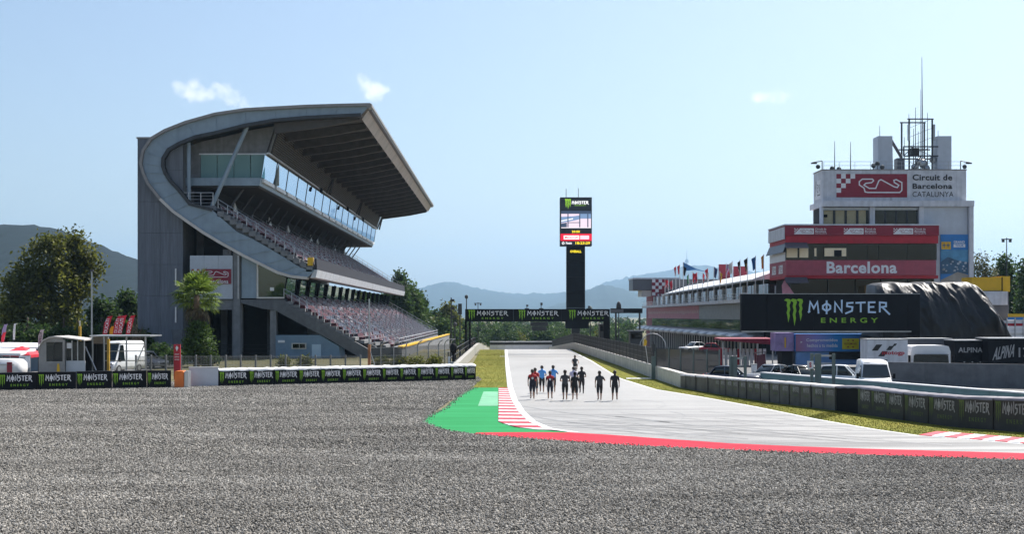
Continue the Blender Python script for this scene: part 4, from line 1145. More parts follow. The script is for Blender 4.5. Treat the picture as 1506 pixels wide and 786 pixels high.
# parapet with yellow coping in front of the lower tier
pw = thing('parapet', 'sloping grey concrete parapet with a yellow coping in front of the lower seats', 'wall', (-12.4, 200, 0))
for i in range(16):
    ya, yb = 150 + i * 8.5, 150 + (i + 1) * 8.5
    def zp(Y): return 1.25 - .45 * (Y - 150) / 136
    mb = MB(); mb.hexa([(-12.6, ya + .02, gz_ground(ya) - .2), (-12.25, ya + .02, gz_ground(ya) - .2), (-12.25, yb - .02, gz_ground(yb) - .2), (-12.6, yb - .02, gz_ground(yb) - .2), (-12.6, ya + .02, zp(ya)), (-12.25, ya + .02, zp(ya)), (-12.25, yb - .02, zp(yb)), (-12.6, yb - .02, zp(yb))])
    mb.build('wall_segment', MAT['conc'], pw)
    mb = MB(); mb.hexa([(-12.75, ya + .02, zp(ya) + .002), (-12.15, ya + .02, zp(ya) + .002), (-12.15, yb - .02, zp(yb) + .002), (-12.75, yb - .02, zp(yb) + .002), (-12.75, ya + .02, zp(ya) + .22), (-12.15, ya + .02, zp(ya) + .22), (-12.15, yb - .02, zp(yb) + .22), (-12.75, yb - .02, zp(yb) + .22)])
    mb.build('coping', MAT['yellow'], pw)
# ------------------------------------------------------------------ start gantry
YG = 167.0
def P_(px, py, Y): p = W(px, py, Y); return p.x, p.z
ga = thing('start_gantry', 'black printed start gantry spanning the track with a cluster of start lights', 'gantry', (W(684, 0, YG).x, YG, 0))
x0, z1 = P_(684, 455, YG); x1, z0 = P_(897, 473.5, YG)
n = 3; lx = [688, 762, 836]
for i in range(n):
    a = x0 + (x1 - x0) * i / n; c = x0 + (x1 - x0) * (i + 1) / n
    mb = MB(); mb.box(a + .008, c - .008, YG, YG + .9, z0, z1); o = mb.build('banner', MAT['black_board'], ga)
    l0 = W(lx[i], 0, YG).x; l1 = W(lx[i] + 59, 0, YG).x
    put('lettering', LOGO, o, l0, YG - .02, z0 + .16, l1 - l0, (z1 - z0) * .84)
for px in (685, 691):
    a = W(px, 0, YG).x; mb = MB(); mb.box(a - .12, a + .12, YG + .1, YG + .9, 0, z0); mb.build('leg', MAT['black'], ga)
mb = MB()
a, c = W(685, 0, YG).x, W(691, 0, YG).x
for k in range(6): mb.tube((a, YG + .5, .2 + k * .7), (c, YG + .5, .9 + k * .7), .05, None, 4)
mb.build('leg_lattice', MAT['dark'], ga)
a, c = W(888, 0, YG).x, W(897, 0, YG).x
mb = MB(); mb.box(a, c, YG + .05, YG + .95, 0, z0); mb.build('leg', MAT['black'], ga)
a, zt = P_(780, 474, YG); c, zl = P_(806, 487, YG)
lt = MB(); lt.box(a, c, YG + .2, YG + .6, (zt + zl) / 2 + .02, zt); lt.box(a + .25, c - .25, YG + .2, YG + .6, zl, (zt + zl) / 2 - .02); lo_ = lt.build('start_lights', MAT['dark'], ga)
for r_ in range(2):
    for k in range(5):
        xx = a + (c - a) * (k + .5) / 5; zz = zt - .3 - r_ * .62
        mb = MB(); mb.tube((xx, YG + .08, zz), (xx, YG + .19, zz), .13, None, 8); mb.build('lamp', MAT['dark'], lo_)
for px, hh in ((775, 3.0), (796, 4.4), (866, 2.2)):
    mb = MB(); xx, zz = P_(px, 455, YG); mb.box(xx - .3, xx + .3, YG + .3, YG + .7, z1, z1 + .12); mb.tube((xx, YG + .5, z1), (xx, YG + .5, z1 + hh * .16), .05, None, 5); mb.box(xx - .1, xx + .2, YG + .4, YG + .6, z1 + hh * .12, z1 + hh * .2); mb.build('camera_mount', MAT['dark'], ga)

# second, smaller sign bridge over the pit lane entry
sb = thing('pit_sign_bridge', 'narrow dark sign beam reaching from the gantry over the pit lane', 'sign', (20, 200, 0))
x0, z1 = P_(898, 454, 200); x1, z0 = P_(945, 461, 200)
mb = MB(); mb.box(x0, x1, 200, 200.5, z0, z1); mb.build('beam', MAT['black'], sb)
mb = MB(); mb.box(x0, x0 + (x1 - x0) * .4, 199.9, 199.99, z0 + .1, z1 - .1); mb.build('panel', MAT['grey_panel'], sb)
for px in (906, 941):
    xx = W(px, 0, 200).x; mb = MB(); mb.tube((xx, 200.3, gz_ground(200)), (xx, 200.3, z0), .15, None, 6); mb.build('post', MAT['dark'], sb)

# ------------------------------------------------------------------ timing pylon with screen
YP = 240.0
py_ = thing('timing_pylon', 'tall black timing pylon topped by a lit screen showing the clock', 'pylon', (W(847, 0, YP).x, YP, gz_ground(YP)))
x0, zt = P_(833.5, 362, YP); x1, zb = P_(860.5, 476, YP)
nseg = 5
for k in range(nseg):
    a, c = zb + (zt - zb) * k / nseg, zb + (zt - zb) * (k + 1) / nseg
    mb = MB(); mb.box(x0, x1, YP, YP + 2.4, a + .015, c - .015); mb.build('shaft_panel', MAT['black_board'], py_)
mb = MB(); mb.box(W(841, 0, YP).x, W(853, 0, YP).x, YP + .4, YP + 2, gz_ground(YP) - .2, zb); mb.build('foot', MAT['dark'], py_)
mb = MB(); mb.box(W(832, 0, YP).x, W(866, 0, YP).x, YP - .2, YP + 2.6, P_(0, 483.5, YP)[1], P_(0, 473, YP)[1]); mb.build('collar', MAT['black_board'], py_)
sx0, sz1 = P_(824, 290.5, YP); sx1, sz0 = P_(870.3, 362, YP)
mb = MB(); mb.box(sx0, sx1, YP - .3, YP + 2.6, sz0, sz1); scr = mb.build('screen_case', MAT['black_board'], py_)
A = Art()
# screen picture: u 0..1, v 0..1
mats = [emit('screen black', (.004, .006, .010), 1), emit('screen white', (.8, .8, .82), 1.0), emit('screen red', (.75, .004, .03), 1.0), emit('screen yellow', (.85, .65, .02), 1.0), emit('screen green', (.24, .50, .02), 1), emit('screen blue', (.14, .22, .36), 1.0), emit('screen pink', (.62, .50, .58), 1.0), emit('screen dark', (.03, .05, .09), 1)]
A.rect(0, 0, 1, 1, 0, 0)
claw(A, .13, .76, .33, .97, 4, 2)
wordmark(A, .36, .865, .90, .925, 1, .22, .64, 2); A.text('E N E R G Y', .46, .825, .82, .845, 4, 2, .02)
A.rect(.02, .37, .98, .70, 6, 1); A.shape([(.02, .47), (.5, .53), (.98, .62), (.98, .66), (.4, .61), (.02, .60)], 5, 2); A.shape([(.02, .50), (.40, .55), (.40, .57), (.02, .52)], 1, 3)
A.rect(.02, .66, .98, .72, 7, 2); A.rect(.60, .56, .98, .66, 5, 3); A.shape([(.02, .38), (.02, .46), (.2, .48), (.2, .38)], 7, 3)
for u in (.22, .60, .86): A.rect(u, .38, u + .035, .66, 7, 4)
A.rect(.22, .47, .64, .485, 7, 5); A.rect(.02, .365, .98, .372, 1, 4)
A.text('20:00', .36, .265, .62, .315, 3, 2, .03)
A.rect(0, .10, 1, .245, 2, 1); A.rect(.10, .13, .60, .21, 1, 2); A.rect(.63, .13, .92, .21, 6, 2); A.text('MotoGP', .14, .145, .56, .195, 2, 3, .02)
A.stroke([(.06, .03), (.10, .03), (.12, .05), (.09, .075), (.05, .06)], .012, 1, 2, True, .64); A.text('Finish', .17, .028, .36, .075, 1, 2, .03); A.text('18:23:29', .48, .025, .95, .08, 3, 2, .035)
inst('screen_image', A.done('screen_image', mats), scr, (sx0 + .05, YP - .31, sz0 + .05), 0, (sx1 - sx0 - .1, 1, sz1 - sz0 - .1))
A = Art(); A.text('OVERALL', 0, 0, 1, 1, 0, 0, .04)
inst('lettering', A.done('lettering', [bpy.data.materials['screen yellow']]), py_, (W(838.5, 0, YP).x, YP - .02, P_(0, 372, YP)[1]), 0, (W(855, 0, YP).x - W(838.5, 0, YP).x, 1, .5))
for px, py2 in ((833, 277), (851, 276)):
    xx, zz = P_(px, py2, YP); mb = MB(); mb.tube((xx, YP + 1, sz1), (xx, YP + 1, zz), .06, None, 5); mb.build('antenna', MAT['dark'], py_)

# ------------------------------------------------------------------ race control tower
YT = 155.0
def tx(px): return (px - VX) * YT / F
def tz(py): return H - (py - HY) * YT / F
RT = thing('control_tower', 'white race control tower with maroon circuit sign above a red banded lower building', 'tower', (tx(1300), YT + 8, 0))
Y2 = YT + 2.0
def ux(px): return (px - VX) * Y2 / F
def uz(py): return H - (py - HY) * Y2 / F
def pbox(name, mat, xa, xb, ya, yb, za, zb_, parent=None):
    mb = MB(); mb.box(min(xa, xb), max(xa, xb), ya, yb, min(za, zb_), max(za, zb_)); return mb.build(name, mat, parent or RT)
# upper sign storey
sgn = pbox('sign_storey', MAT['white_dirty'], ux(1209.5), ux(1421), Y2, Y2 + 4.4, uz(296), uz(250.5))
pbox('sign_cap', MAT['steel_rim'], ux(1208.5), ux(1422), Y2 - .05, Y2 + 4.5, uz(250.4), uz(249))
put('circuit_emblem', CIRC, sgn, ux(1230), Y2 - .02, uz(290.5), ux(1334) - ux(1230), uz(256) - uz(290.5))
for s_, ya, yb, bo in (('Circuit de', 265.5, 256.5, .028), ('Barcelona', 278, 270, .028), ('CATALUNYA', 289.8, 282, .0)):
    put('lettering', text_mesh(s_, MAT['print_black'], bo), sgn, ux(1342), Y2 - .03, uz(ya), (ux(1401) - ux(1342)) * (1.02 if s_[0] == 'C' and s_[1] == 'A' else .99), uz(yb) - uz(ya))
for px in (1310,): pbox('panel_joint', MAT['grey_panel'], ux(px), ux(px) + .04, Y2 - .015, Y2 - .002, uz(295.5), uz(251))
# left-hand side emblem on the sign storey
ob_ = inst('circuit_emblem', CIRC_BLK, sgn, (ux(1209.5) - .02, Y2 + 3.6, uz(291)), R(-90), (2.8, 1, 2.4))
# ledge and window storey
pbox('ledge', MAT['white_dirty'], ux(1207), ux(1429), Y2 - .9, Y2 + 5.6, uz(304.5), uz(296.2))
pbox('window_storey_core', MAT['dark_int'], ux(1210), ux(1420), Y2 + 1.2, Y2 + 4.8, uz(346), uz(304.6))
for a, c in ((1206.8, 1209.5), (1278, 1285), (1350, 1357)): pbox('pier', MAT['white_dirty'], ux(a), ux(c), Y2 - .5, Y2 + .6, uz(331), uz(304.6))
wl2 = []
for a, c, lit in ((1210, 1278, 1), (1286, 1350, 0)):
    nn = 4
    for k in range(nn):
        xa, xb = ux(a) + (ux(c) - ux(a)) * k / nn, ux(a) + (ux(c) - ux(a)) * (k + 1) / nn
        mb = MB()
        for (p0_, p1_, q0_, q1_) in ((xa + .02, xa + .14, uz(331), uz(305.2)), (xb - .14, xb - .02, uz(331), uz(305.2)), (xa + .14, xb - .14, uz(331), uz(329.6)), (xa + .14, xb - .14, uz(309.6), uz(305.2))):
            mb.box(p0_, p1_, Y2 + .02, Y2 + .14, q0_, q1_)
        o = mb.build('window', MAT['dark'], RT)
        gm = (bpy.data.materials.get('clear tower glass') or seethru('clear tower glass', (.92, .92, .88), .12)) if lit else MAT['glass_dark']
        pbox('pane', gm, xa + .14, xb - .14, Y2 + .06, Y2 + .09, uz(329.6), uz(309.6), o)
# cream sheet behind the left windows, sunlight of the room put into its colour
pbox('sunlit_room_sheet', M('painted cream sunlight', (.88, .74, .50), .7, var=.06), ux(1210), ux(1274), Y2 + .16, Y2 + .2, uz(330), uz(309.5))
pbox('blind_box', MAT['galv'], ux(1210), ux(1278), Y2 - .1, Y2 + .0, uz(309.3), uz(305.4)); pbox('blind_box', MAT['galv'], ux(1286), ux(1350), Y2 - .1, Y2 + .0, uz(309.3), uz(305.4))
pbox('wall_lamp', MAT['black'], ux(1208), ux(1216), Y2 - .3, Y2 - .12, uz(320), uz(316))
pbox('rear_block', MAT['white_panel'], ux(1357.2), ux(1421.5), Y2 - .3, Y2 + 6, 0, uz(304.7))
pbox('corner_pier', MAT['white_dirty'], ux(1422), ux(1428.5), Y2 - .8, Y2 + 1.5, 0, uz(304.7))
# big printed mural of a white village under a blue sky
mu = pbox('mural', MAT['blue'], ux(1381.5), ux(1423), Y2 - .42, Y2 - .32, uz(420), uz(345.5))
A = Art(); mm = [MAT['blue'], M('mural sea', (.05, .12, .2), .6, var=.3), M('mural sand', (.32, .29, .25), .6, var=.2), MAT['print_white'], MAT['yellow'], M('mural houses', (.42, .46, .5), .6, var=.25), M('mural sky', (.09, .28, .46), .6, var=.2)]
A.rect(0, .45, 1, .70, 6, 1); A.rect(0, .22, 1, .45, 1, 1); A.shape([(0, 0), (1, 0), (1, .2), (.6, .26), (0, .1)], 2, 2)
rr = random.Random(4)
for k in range(34):
    u, v = rr.uniform(.02, .92), rr.uniform(.25, .46); s_ = rr.uniform(.04, .09)
    A.rect(u, v, u + s_, v + s_ * .45, 5 if k % 3 else 1, 3 + k % 5)
A.shape([(.0, .46), (.25, .56), (.55, .50), (.8, .47), (1, .45), (1, .43), (0, .42)], 1, 2)
A.rect(.02, .71, .36, .86, 4, 2); A.text('++', .06, .74, .32, .84, 1, 3, .02); A.text('GRAND', .46, .83, .86, .88, 3, 2, .03); A.rect(.46, .75, .88, .815, 3, 2); A.text('TOUR', .52, .76, .82, .805, 0, 3, .03)
inst('mural_print', A.done('mural_print', mm), mu, (ux(1381.5) + .03, Y2 - .43, uz(420) + .03), 0, (ux(1423) - ux(1381.5) - .06, 1, uz(345.5) - uz(420) - .06))
# lower red building
DL = 9.5
pbox('band_parapet', MAT['white_dirty'], tx(1153.5), tx(1382), YT - .1, YT + DL, tz(331.8), tz(329.8))
b1 = pbox('logo_band', MAT['maroon_faded'], tx(1154.5), tx(1381), YT, YT + DL, tz(346.6), tz(332))
b1m = MAT['maroon_sign']; b1.data.materials[0] = b1m
for px in (1168, 1241, 1314):
    put('circuit_emblem', CIRC_INV, b1, tx(px), YT - .02, tz(344.8), tx(px + 29) - tx(px), tz(336) - tz(344.8))
    put('lettering', text_mesh('Circuit de', MAT['print_white'], .02), b1, tx(px + 31), YT - .02, tz(338.6), tx(px + 47) - tx(px + 31), tz(335.5) - tz(338.6))
    put('lettering', text_mesh('Barcelona', MAT['print_white'], .02), b1, tx(px + 31), YT - .02, tz(342), tx(px + 47) - tx(px + 31), tz(339) - tz(342))
    put('lettering', text_mesh('CATALUNYA', MAT['print_white'], .0), b1, tx(px + 31), YT - .02, tz(344.8), tx(px + 48) - tx(px + 31), tz(342.6) - tz(344.8))
pbox('red_band', MAT['red'], tx(1156), tx(1380.5), YT + .15, YT + DL, tz(358), tz(346.8))
pbox('window_core', MAT['dark_int'], tx(1160), tx(1380), YT + 1.2, YT + DL, tz(383), tz(358.2))
wx = [1156, 1187, 1213, 1247, 1277, 1294, 1336, 1380]
for k, (a, c) in enumerate(zip(wx, wx[1:])):
    pbox('pane', MAT['glass_dark'], tx(a) + .03, tx(c) - .03, YT + .5, YT + .56, tz(382.5), tz(358.5))
for a, c in ((1158, 1174), (1177, 1190), (1199, 1202), (1214, 1246)):
    pbox('sunlit_room_sheet', bpy.data.materials['painted cream sunlight'], tx(a), tx(c), YT + .42, YT + .47, tz(379 if a < 1195 else 377), tz(365))  # same cream sheet, sunlit rooms painted behind the lower windows
pbox('notice', MAT['black'], tx(1228), tx(1239), YT + .36, YT + .41, tz(377), tz(368))
b2 = pbox('banner_band', MAT['maroon_faded'], tx(1156), tx(1376.5), YT - .05, YT + DL, tz(405), tz(383))
put('lettering', text_mesh('Barcelona', MAT['print_white'], .03), b2, tx(1215.5), YT - .07, tz(402.5), tx(1319) - tx(1215.5), tz(385) - tz(402.5))
pbox('red_band', MAT['red'], tx(1156), tx(1380.5), YT + .15, YT + DL, tz(409.8), tz(405.2))
pbox('ground_core', MAT['dark_int'], tx(1166), tx(1380), YT + 2, YT + DL, 0, tz(410))
for a, c in ((1166, 1221), (1222, 1262), (1263, 1300), (1301, 1340), (1341, 1380)): pbox('pane', MAT['glass_dark'], tx(a), tx(c) - .05, YT + 1.4, YT + 1.46, tz(440), tz(410))
# side face: white panel, small prints and the two awnings
pbox('side_panel', MAT['white'], tx(1155.2), tx(1155.8), YT + .3, YT + DL - .3, tz(384), tz(371))
pbox('side_panel', MAT['white_dirty'], tx(1154) - .06, tx(1154.4), YT + .1, YT + DL - .2, tz(352), tz(334))
for k in range(2):
    inst('circuit_emblem', CIRC_INV, b2, (tx(1156) - .02, YT + 8.0 - 3.9 * k, tz(402)), R(-90), (2.4, 1, 1.1))
def awning(pa, pb, pc, pd):
    mb = MB(); mb.hexa([pa, pb, pc, pd] + [(p[0], p[1], p[2] + .05) for p in (pa, pb, pc, pd)]); mb.build('awning', MAT['grey_panel'], RT)
awning((tx(1153), YT - 1.0, tz(366)), (tx(1187), YT - 1.0, tz(366)), (tx(1187), YT + .1, tz(357.5)), (tx(1154), YT + .1, tz(357.5)))
awning((tx(1150), YT - .6, tz(372)), (tx(1150), YT + DL, tz(372)), (tx(1155.5), YT + DL, tz(359)), (tx(1155.5), YT - .1, tz(359)))
awning((tx(1153), YT - 1.0, tz(417)), (tx(1187), YT - 1.0, tz(417)), (tx(1187), YT + .1, tz(408.5)), (tx(1154), YT + .1, tz(408.5)))
mb = MB(); mb.poly([(tx(1149), YT - .3, tz(420)), (tx(1153), YT - .3, tz(412)), (tx(1168), YT - .3, tz(434)), (tx(1150), YT - .3, tz(434))]); mb.poly([(tx(1149), YT - .27, tz(420)), (tx(1150), YT - .27, tz(434)), (tx(1168), YT - .27, tz(434)), (tx(1153), YT - .27, tz(412))]); mb.build('banner_sail', MAT['pink'], RT, recalc=False)
# roof equipment
ZR = uz(249)
for a, c in ((1302, 1323.5), (1391, 1412)): pbox('vent_stack', MAT['white_panel'], ux(a), ux(c), Y2 + 3, Y2 + 5.2, ZR, uz(195))
mb = MB(); mb.tube((ux(1323), Y2 + 4, uz(196)), (ux(1341), Y2 + 4, uz(226)), .22, None, 5); mb.build('stack_brace', MAT['grey_panel'], RT)
pbox('air_unit', MAT['grey_panel'], ux(1331), ux(1342), Y2 + 3, Y2 + 4.4, ZR, uz(228))
mb = MB()
for px in (1348.5, 1383):
    for yy in (Y2 + 3, Y2 + 6): mb.tube((ux(px), yy, ZR), (ux(px), yy, uz(169)), .12, None, 5)
for py in (169.5, 211, 225):
    for yy in (Y2 + 3, Y2 + 6): mb.tube((ux(1346 if py < 200 else 1340), yy, uz(py)), (ux(1385 if py < 200 else 1392), yy, uz(py)), .09, None, 5)
mb.tube((ux(1340), Y2 + 3, uz(211)), (ux(1340), Y2 + 3, uz(225)), .06); mb.tube((ux(1340), Y2 + 3, uz(225)), (ux(1354), Y2 + 3, uz(212)), .06)
[mb.tube((ux(1348.5), Y2 + 3, uz(a_)), (ux(1383), Y2 + 3, uz(a_ - 14)), .03, None, 4) for a_ in (248, 225, 211, 197, 183)]; [mb.tube((ux(1383), Y2 + 3, uz(a_)), (ux(1348.5), Y2 + 3, uz(a_ - 14)), .03, None, 4) for a_ in (248, 225)]; mb.tube((ux(1352), Y2 + 3, ZR), (ux(1366), Y2 + 3, uz(225)), .06); mb.build('antenna_frame', MAT['dark'], RT)
mb = MB(); mb.tube((ux(1374), Y2 + 4.5, ZR), (ux(1374), Y2 + 4.5, uz(150)), .09, .07); mb.tube((ux(1374), Y2 + 4.5, uz(150)), (ux(1373.5), Y2 + 4.5, uz(73)), .07, .03); mb.build('mast', MAT['dark'], RT)
mb = MB(); mb.tube((ux(1371), Y2 + 4.3, ZR), (ux(1371), Y2 + 4.3, uz(122)), .06, .025); mb.build('mast', MAT['dark'], RT)
for px, py in ((1240, 201), (1264, 202), (1359, 182), (1366, 186), (1388, 215), (1327, 212), (1352, 160), (1380, 158), (1362, 150), (1396, 185), (1308, 178), (1345, 195)):
    mb = MB(); mb.tube((ux(px), Y2 + 4, ZR), (ux(px), Y2 + 4, uz(py)), .07, .03); mb.build('aerial', MAT['dark'], RT)
for px in (1347, 1385):
    mb = MB(); mb.box(ux(px) - .12, ux(px) + .12, Y2 + 2.7, Y2 + 2.95, uz(202), uz(178)); mb.build('panel_antenna', MAT['galv'], RT)
pbox('equipment_box', MAT['dark'], ux(1354), ux(1366), Y2 + 3.5, Y2 + 5, uz(223), uz(212))
mb = MB()
for px, py, r_ in ((1364, 233, .5), (1371, 236, .6), (1358, 241, .45), (1377, 243, .4), (1386, 230, .5)):
    mb.ball((ux(px), Y2 + 3.4, uz(py)), r_, .25, r_, 8, 5)
mb.box(ux(1354), ux(1380), Y2 + 3.6, Y2 + 5, ZR, uz(243)); mb.build('dish_cluster', MAT['galv'], RT, True)
mb = MB()
for px in range(1212, 1420, 23): mb.tube((ux(px), Y2 + .2, ZR), (ux(px), Y2 + .2, ZR + 1.0), .03, None, 4)
for hz in (.5, 1.0): mb.tube((ux(1212), Y2 + .2, ZR + hz), (ux(1419), Y2 + .2, ZR + hz), .03, None, 4)
mb.build('roof_railing', MAT['galv'], RT)
for s_, px in ((-1, 1210), (1, 1414)):
    mb = MB(); mb.path([(ux(px), Y2 + .3, ZR), (ux(px), Y2 + .3, ZR + 1.1), (ux(px + s_ * 14), Y2 + .3, ZR + .9)], .06); mb.box(ux(px + s_ * 12) - .35, ux(px + s_ * 12) + .35, Y2 + .1, Y2 + .5, ZR + .72, ZR + .88); mb.ball((ux(px + s_ * 6), Y2 + .3, ZR + .35), .3, .2, .3, 8, 5); mb.build('lamp_arm', MAT['dark'], RT)
for px, py in ((1287, 243), (1293, 240), (1300, 245), (1226, 247), (1236, 248)):
    mb = MB(); mb.tube((ux(px), Y2 + .8, ZR), (ux(px), Y2 + .8, uz(py - 3)), .05); mb.ball((ux(px), Y2 + .7, uz(py)), .32, .25, .32, 8, 5); mb.build('roof_camera', MAT['dark'], RT)

# ------------------------------------------------------------------ pit building
XP = 35.0; YA, YB = 166.0, 290.0
PB = thing('pit_building', 'long low pit building with white curved roof, pink banner band and open garages', 'building', (XP + 5, 228, 0))
NBP = 15
for i in range(NBP):
    ya, yb = YA + (YB - YA) * i / NBP, YA + (YB - YA) * (i + 1) / NBP
    zg = gz_ground(yb) - .2
    mb = MB(); mb.box(XP - 1.8, XP + 3, ya + .01, yb - .01, 7.05, 7.55); mb.build('balcony_slab', MAT['white_dirty'], PB)
    mb = MB()
    for k in range(3): mb.tube((XP - 1.7, ya + (yb - ya) * k / 3, 7.55), (XP - 1.7, ya + (yb - ya) * k / 3, 8.35), .04, None, 4)
    for hz in (7.9, 8.33): mb.tube((XP - 1.7, ya, hz), (XP - 1.7, yb, hz), .04, None, 4)
    mb.build('railing', MAT['rail'], PB)
    mb = MB()
    if ya > 212:
        mb.box(XP - .3, XP, ya + .01, yb - .01, 4.65, 7.0); o = mb.build('banner_panel', MAT['pink'], PB)
        for k in range(3):
            inst('lettering', text_mesh('Barcelona', MAT['offwhite']) if (i, k) == (8, 0) else text_mesh('Catalunya', MAT['offwhite']), o, (XP - .32, ya + (yb - ya) * (k + .9) / 3, 5.5), R(-90), ((yb - ya) / 3.7, 1, .9))
    else:
        for k in range(12):
            y0_ = ya + (yb - ya) * k / 12; mb.box(XP - .3, XP - .05, y0_ + .05, y0_ + .42, 4.65, 7.0)
        mb.box(XP - .04, XP + .1, ya, yb, 4.65, 7.0, 1)
        mb.build('slat_panel', [MAT['galv'], MAT['grey_panel']], PB)
    mb = MB(); mb.box(XP + .6, XP + .7, ya + .1, yb - .1, 2.9, 4.6); mb.build('window', MAT['glass_dark'], PB)
    mb = MB(); mb.box(XP + 1.2, XP + 1.3, ya + .3, yb - .3, 7.6, 9.6); mb.build('window', MAT['glass_dark'], PB)
    mb = MB(); mb.box(XP + .9, XP + 1.3, yb - .28, yb + .28, 7.6, 9.7); mb.build('pier', MAT['offwhite'], PB)
    # rounded silver canopy over the garages
    mb = MB()
    prof = [(XP + .5, 2.9), (XP - 1.0, 2.95), (XP - 2.6, 2.75), (XP - 3.2, 2.35), (XP - 3.0, 1.95), (XP + .5, 2.0)]
    mb.prism(prof, 'y', ya + .01, yb - .01); mb.build('canopy', MAT['galv'], PB, True)
    # garage door leaves: alternating light and dark
    for k in range(6):
        y0_ = ya + (yb - ya) * k / 6
        mb = MB(); mb.box(XP + .1, XP + .2, y0_ + .06, y0_ + (yb - ya) / 6 - .06, zg, 1.93); mb.build('door_leaf', MAT['offwhite'] if k % 2 else MAT['black'], PB)
    # roof, stepping up towards the near end
    e0, e1 = 9.55 + .45 * (1 - i / NBP), 9.55 + .45 * (1 - (i + 1) / NBP)
    cx0 = XP - 1.0 + 3.2 * max(0, (i - 10) / 4.0) ** 2; cx1 = XP - 1.0 + 3.2 * max(0, (i + 1 - 10) / 4.0) ** 2
    mb = MB(); mb.hexa([(cx0, ya, e0), (cx0 + 4.5, ya, e0 + .4), (cx1 + 4.5, yb, e1 + .4), (cx1, yb, e1), (cx0, ya, e0 + .2), (cx0 + 4.5, ya, e0 + 1.75), (cx1 + 4.5, yb, e1 + 1.75), (cx1, yb, e1 + .2)]); mb.hexa([(cx0 + 4.51, ya, e0 + .4), (XP + 14, ya, e0 + .4), (XP + 14, yb, e1 + .4), (cx1 + 4.51, yb, e1 + .4), (cx0 + 4.51, ya, e0 + 1.75), (XP + 14, ya, e0 + 1.9), (XP + 14, yb, e1 + 1.9), (cx1 + 4.51, yb, e1 + 1.75)]); mb.build('roof_panel', MAT['roof_white'], PB)
mb = MB(); mb.box(XP + .75, XP + 14, YA, YB, gz_ground(YB) - .3, 7.0); mb.box(XP + 1.35, XP + 14, YA, YB, 7.56, 9.5); mb.build('core', MAT['dark_int'], PB)
mb = MB(); mb.box(XP - 1.9, XP + 1, YA - .6, YA - .02, 3.0, 7.0); mb.build('end_pier', MAT['white_dirty'], PB)
mb = MB(); mb.box(XP + 2, XP + 14, YA - 4, YA, 0, 9.3); mb.build('link_block', MAT['white_panel'], PB)
# maroon end block with checks, cantilevered grey box, roof signs
def ex(px, Y): return (px - VX) * Y / F
x0, z1 = P_(959, 411, 290.5); x1, _ = P_(1001, 0, 290.5)
mb = MB(); mb.box(x0, x1, 290.5, 302, gz_ground(295), z1); o = mb.build('end_block', MAT['maroon_sign'], PB)
for cx_, cy_ in ((0, 0), (2, 0), (1, 1), (3, 1), (0, 2), (2, 2), (1, 3), (0, 4)):
    s_ = .78; mb = MB(); mb.box(x0 + cx_ * s_, x0 + (cx_ + 1) * s_, 290.4, 290.49, z1 - (cy_ + 1) * s_, z1 - cy_ * s_); mb.build('check', MAT['print_white'], o)
put('circuit_outline', circuit_art('circuit_emblem', [MAT['maroon_sign'], MAT['print_white']]), o, x0 + .9, 290.46, 7.8, 6.0, 2.6)
x0b, _ = P_(931, 0, 290.5); mb = MB(); mb.box(x0b, x0 - .02, 291, 300, P_(0, 427, 290)[1], P_(0, 411, 290)[1]); mb.build('cantilever_box', MAT['grey_panel'], PB)
mb = MB(); mb.box(x0b + 2.2, x0 - .02, 291.5, 300, P_(0, 436, 290)[1], P_(0, 427.3, 290)[1]); mb.build('cantilever_soffit', MAT['rim_pale'], PB)
mb = MB(); mb.box(x0b, x1, 290.6, 302, z1 + .02, z1 + .35); mb.build('end_roof', MAT['white_dirty'], PB)
for a, c, t_, bo in ((1057.5, 1074, 389, 412), (1079, 1100, 392, 410)):
    x0, z1 = P_(a, t_, 215); x1, z0 = P_(c, bo, 215); mb = MB(); mb.box(x0, x1, 215, 215.4, z0, z1); mb.build('roof_sign', MAT['maroon_sign'], PB)
    mb = MB(); mb.tube((x0 + .3, 215.6, 9.5), (x0 + .3, 215.6, z0 + .5), .1); mb.tube((x1 - .3, 215.6, 9.5), (x1 - .3, 215.6, z0 + .5), .1); mb.build('sign_leg', MAT['dark'], PB)
x0, z1 = P_(985, 411, 280); x1, z0 = P_(1060, 420, 280); mb = MB(); mb.box(x0, x1, 280, 288, z0 - 2, z1); mb.build('roof_plant', MAT['grey_panel'], PB)
# shade sail
ss = thing('shade_sail', 'blue triangular shade sail stretched above the white pit roof', 'shade sail', W(1022, 400, 232))
a, c, d = W(1005, 386, 236), W(1042, 401, 226), W(1007, 399, 236)
mb = MB(); n = 6
mb.poly([a, a + (c - a) * .5 + Vector((0, 0, -.25)), c, d + (c - d) * .5 + Vector((0, 0, .35)), d]); mb.poly([p + Vector((0, .05, 0)) for p in (d, d + (c - d) * .5 + Vector((0, 0, .35)), c, a + (c - a) * .5 + Vector((0, 0, -.25)), a)]); mb.build('cloth', MAT['blue'], ss, recalc=False)
mb = MB(); mb.tube(a, (a.x, a.y, 10), .08); mb.tube(c, (c.x, c.y, 10.5), .08); mb.build('mast', MAT['galv'], ss)
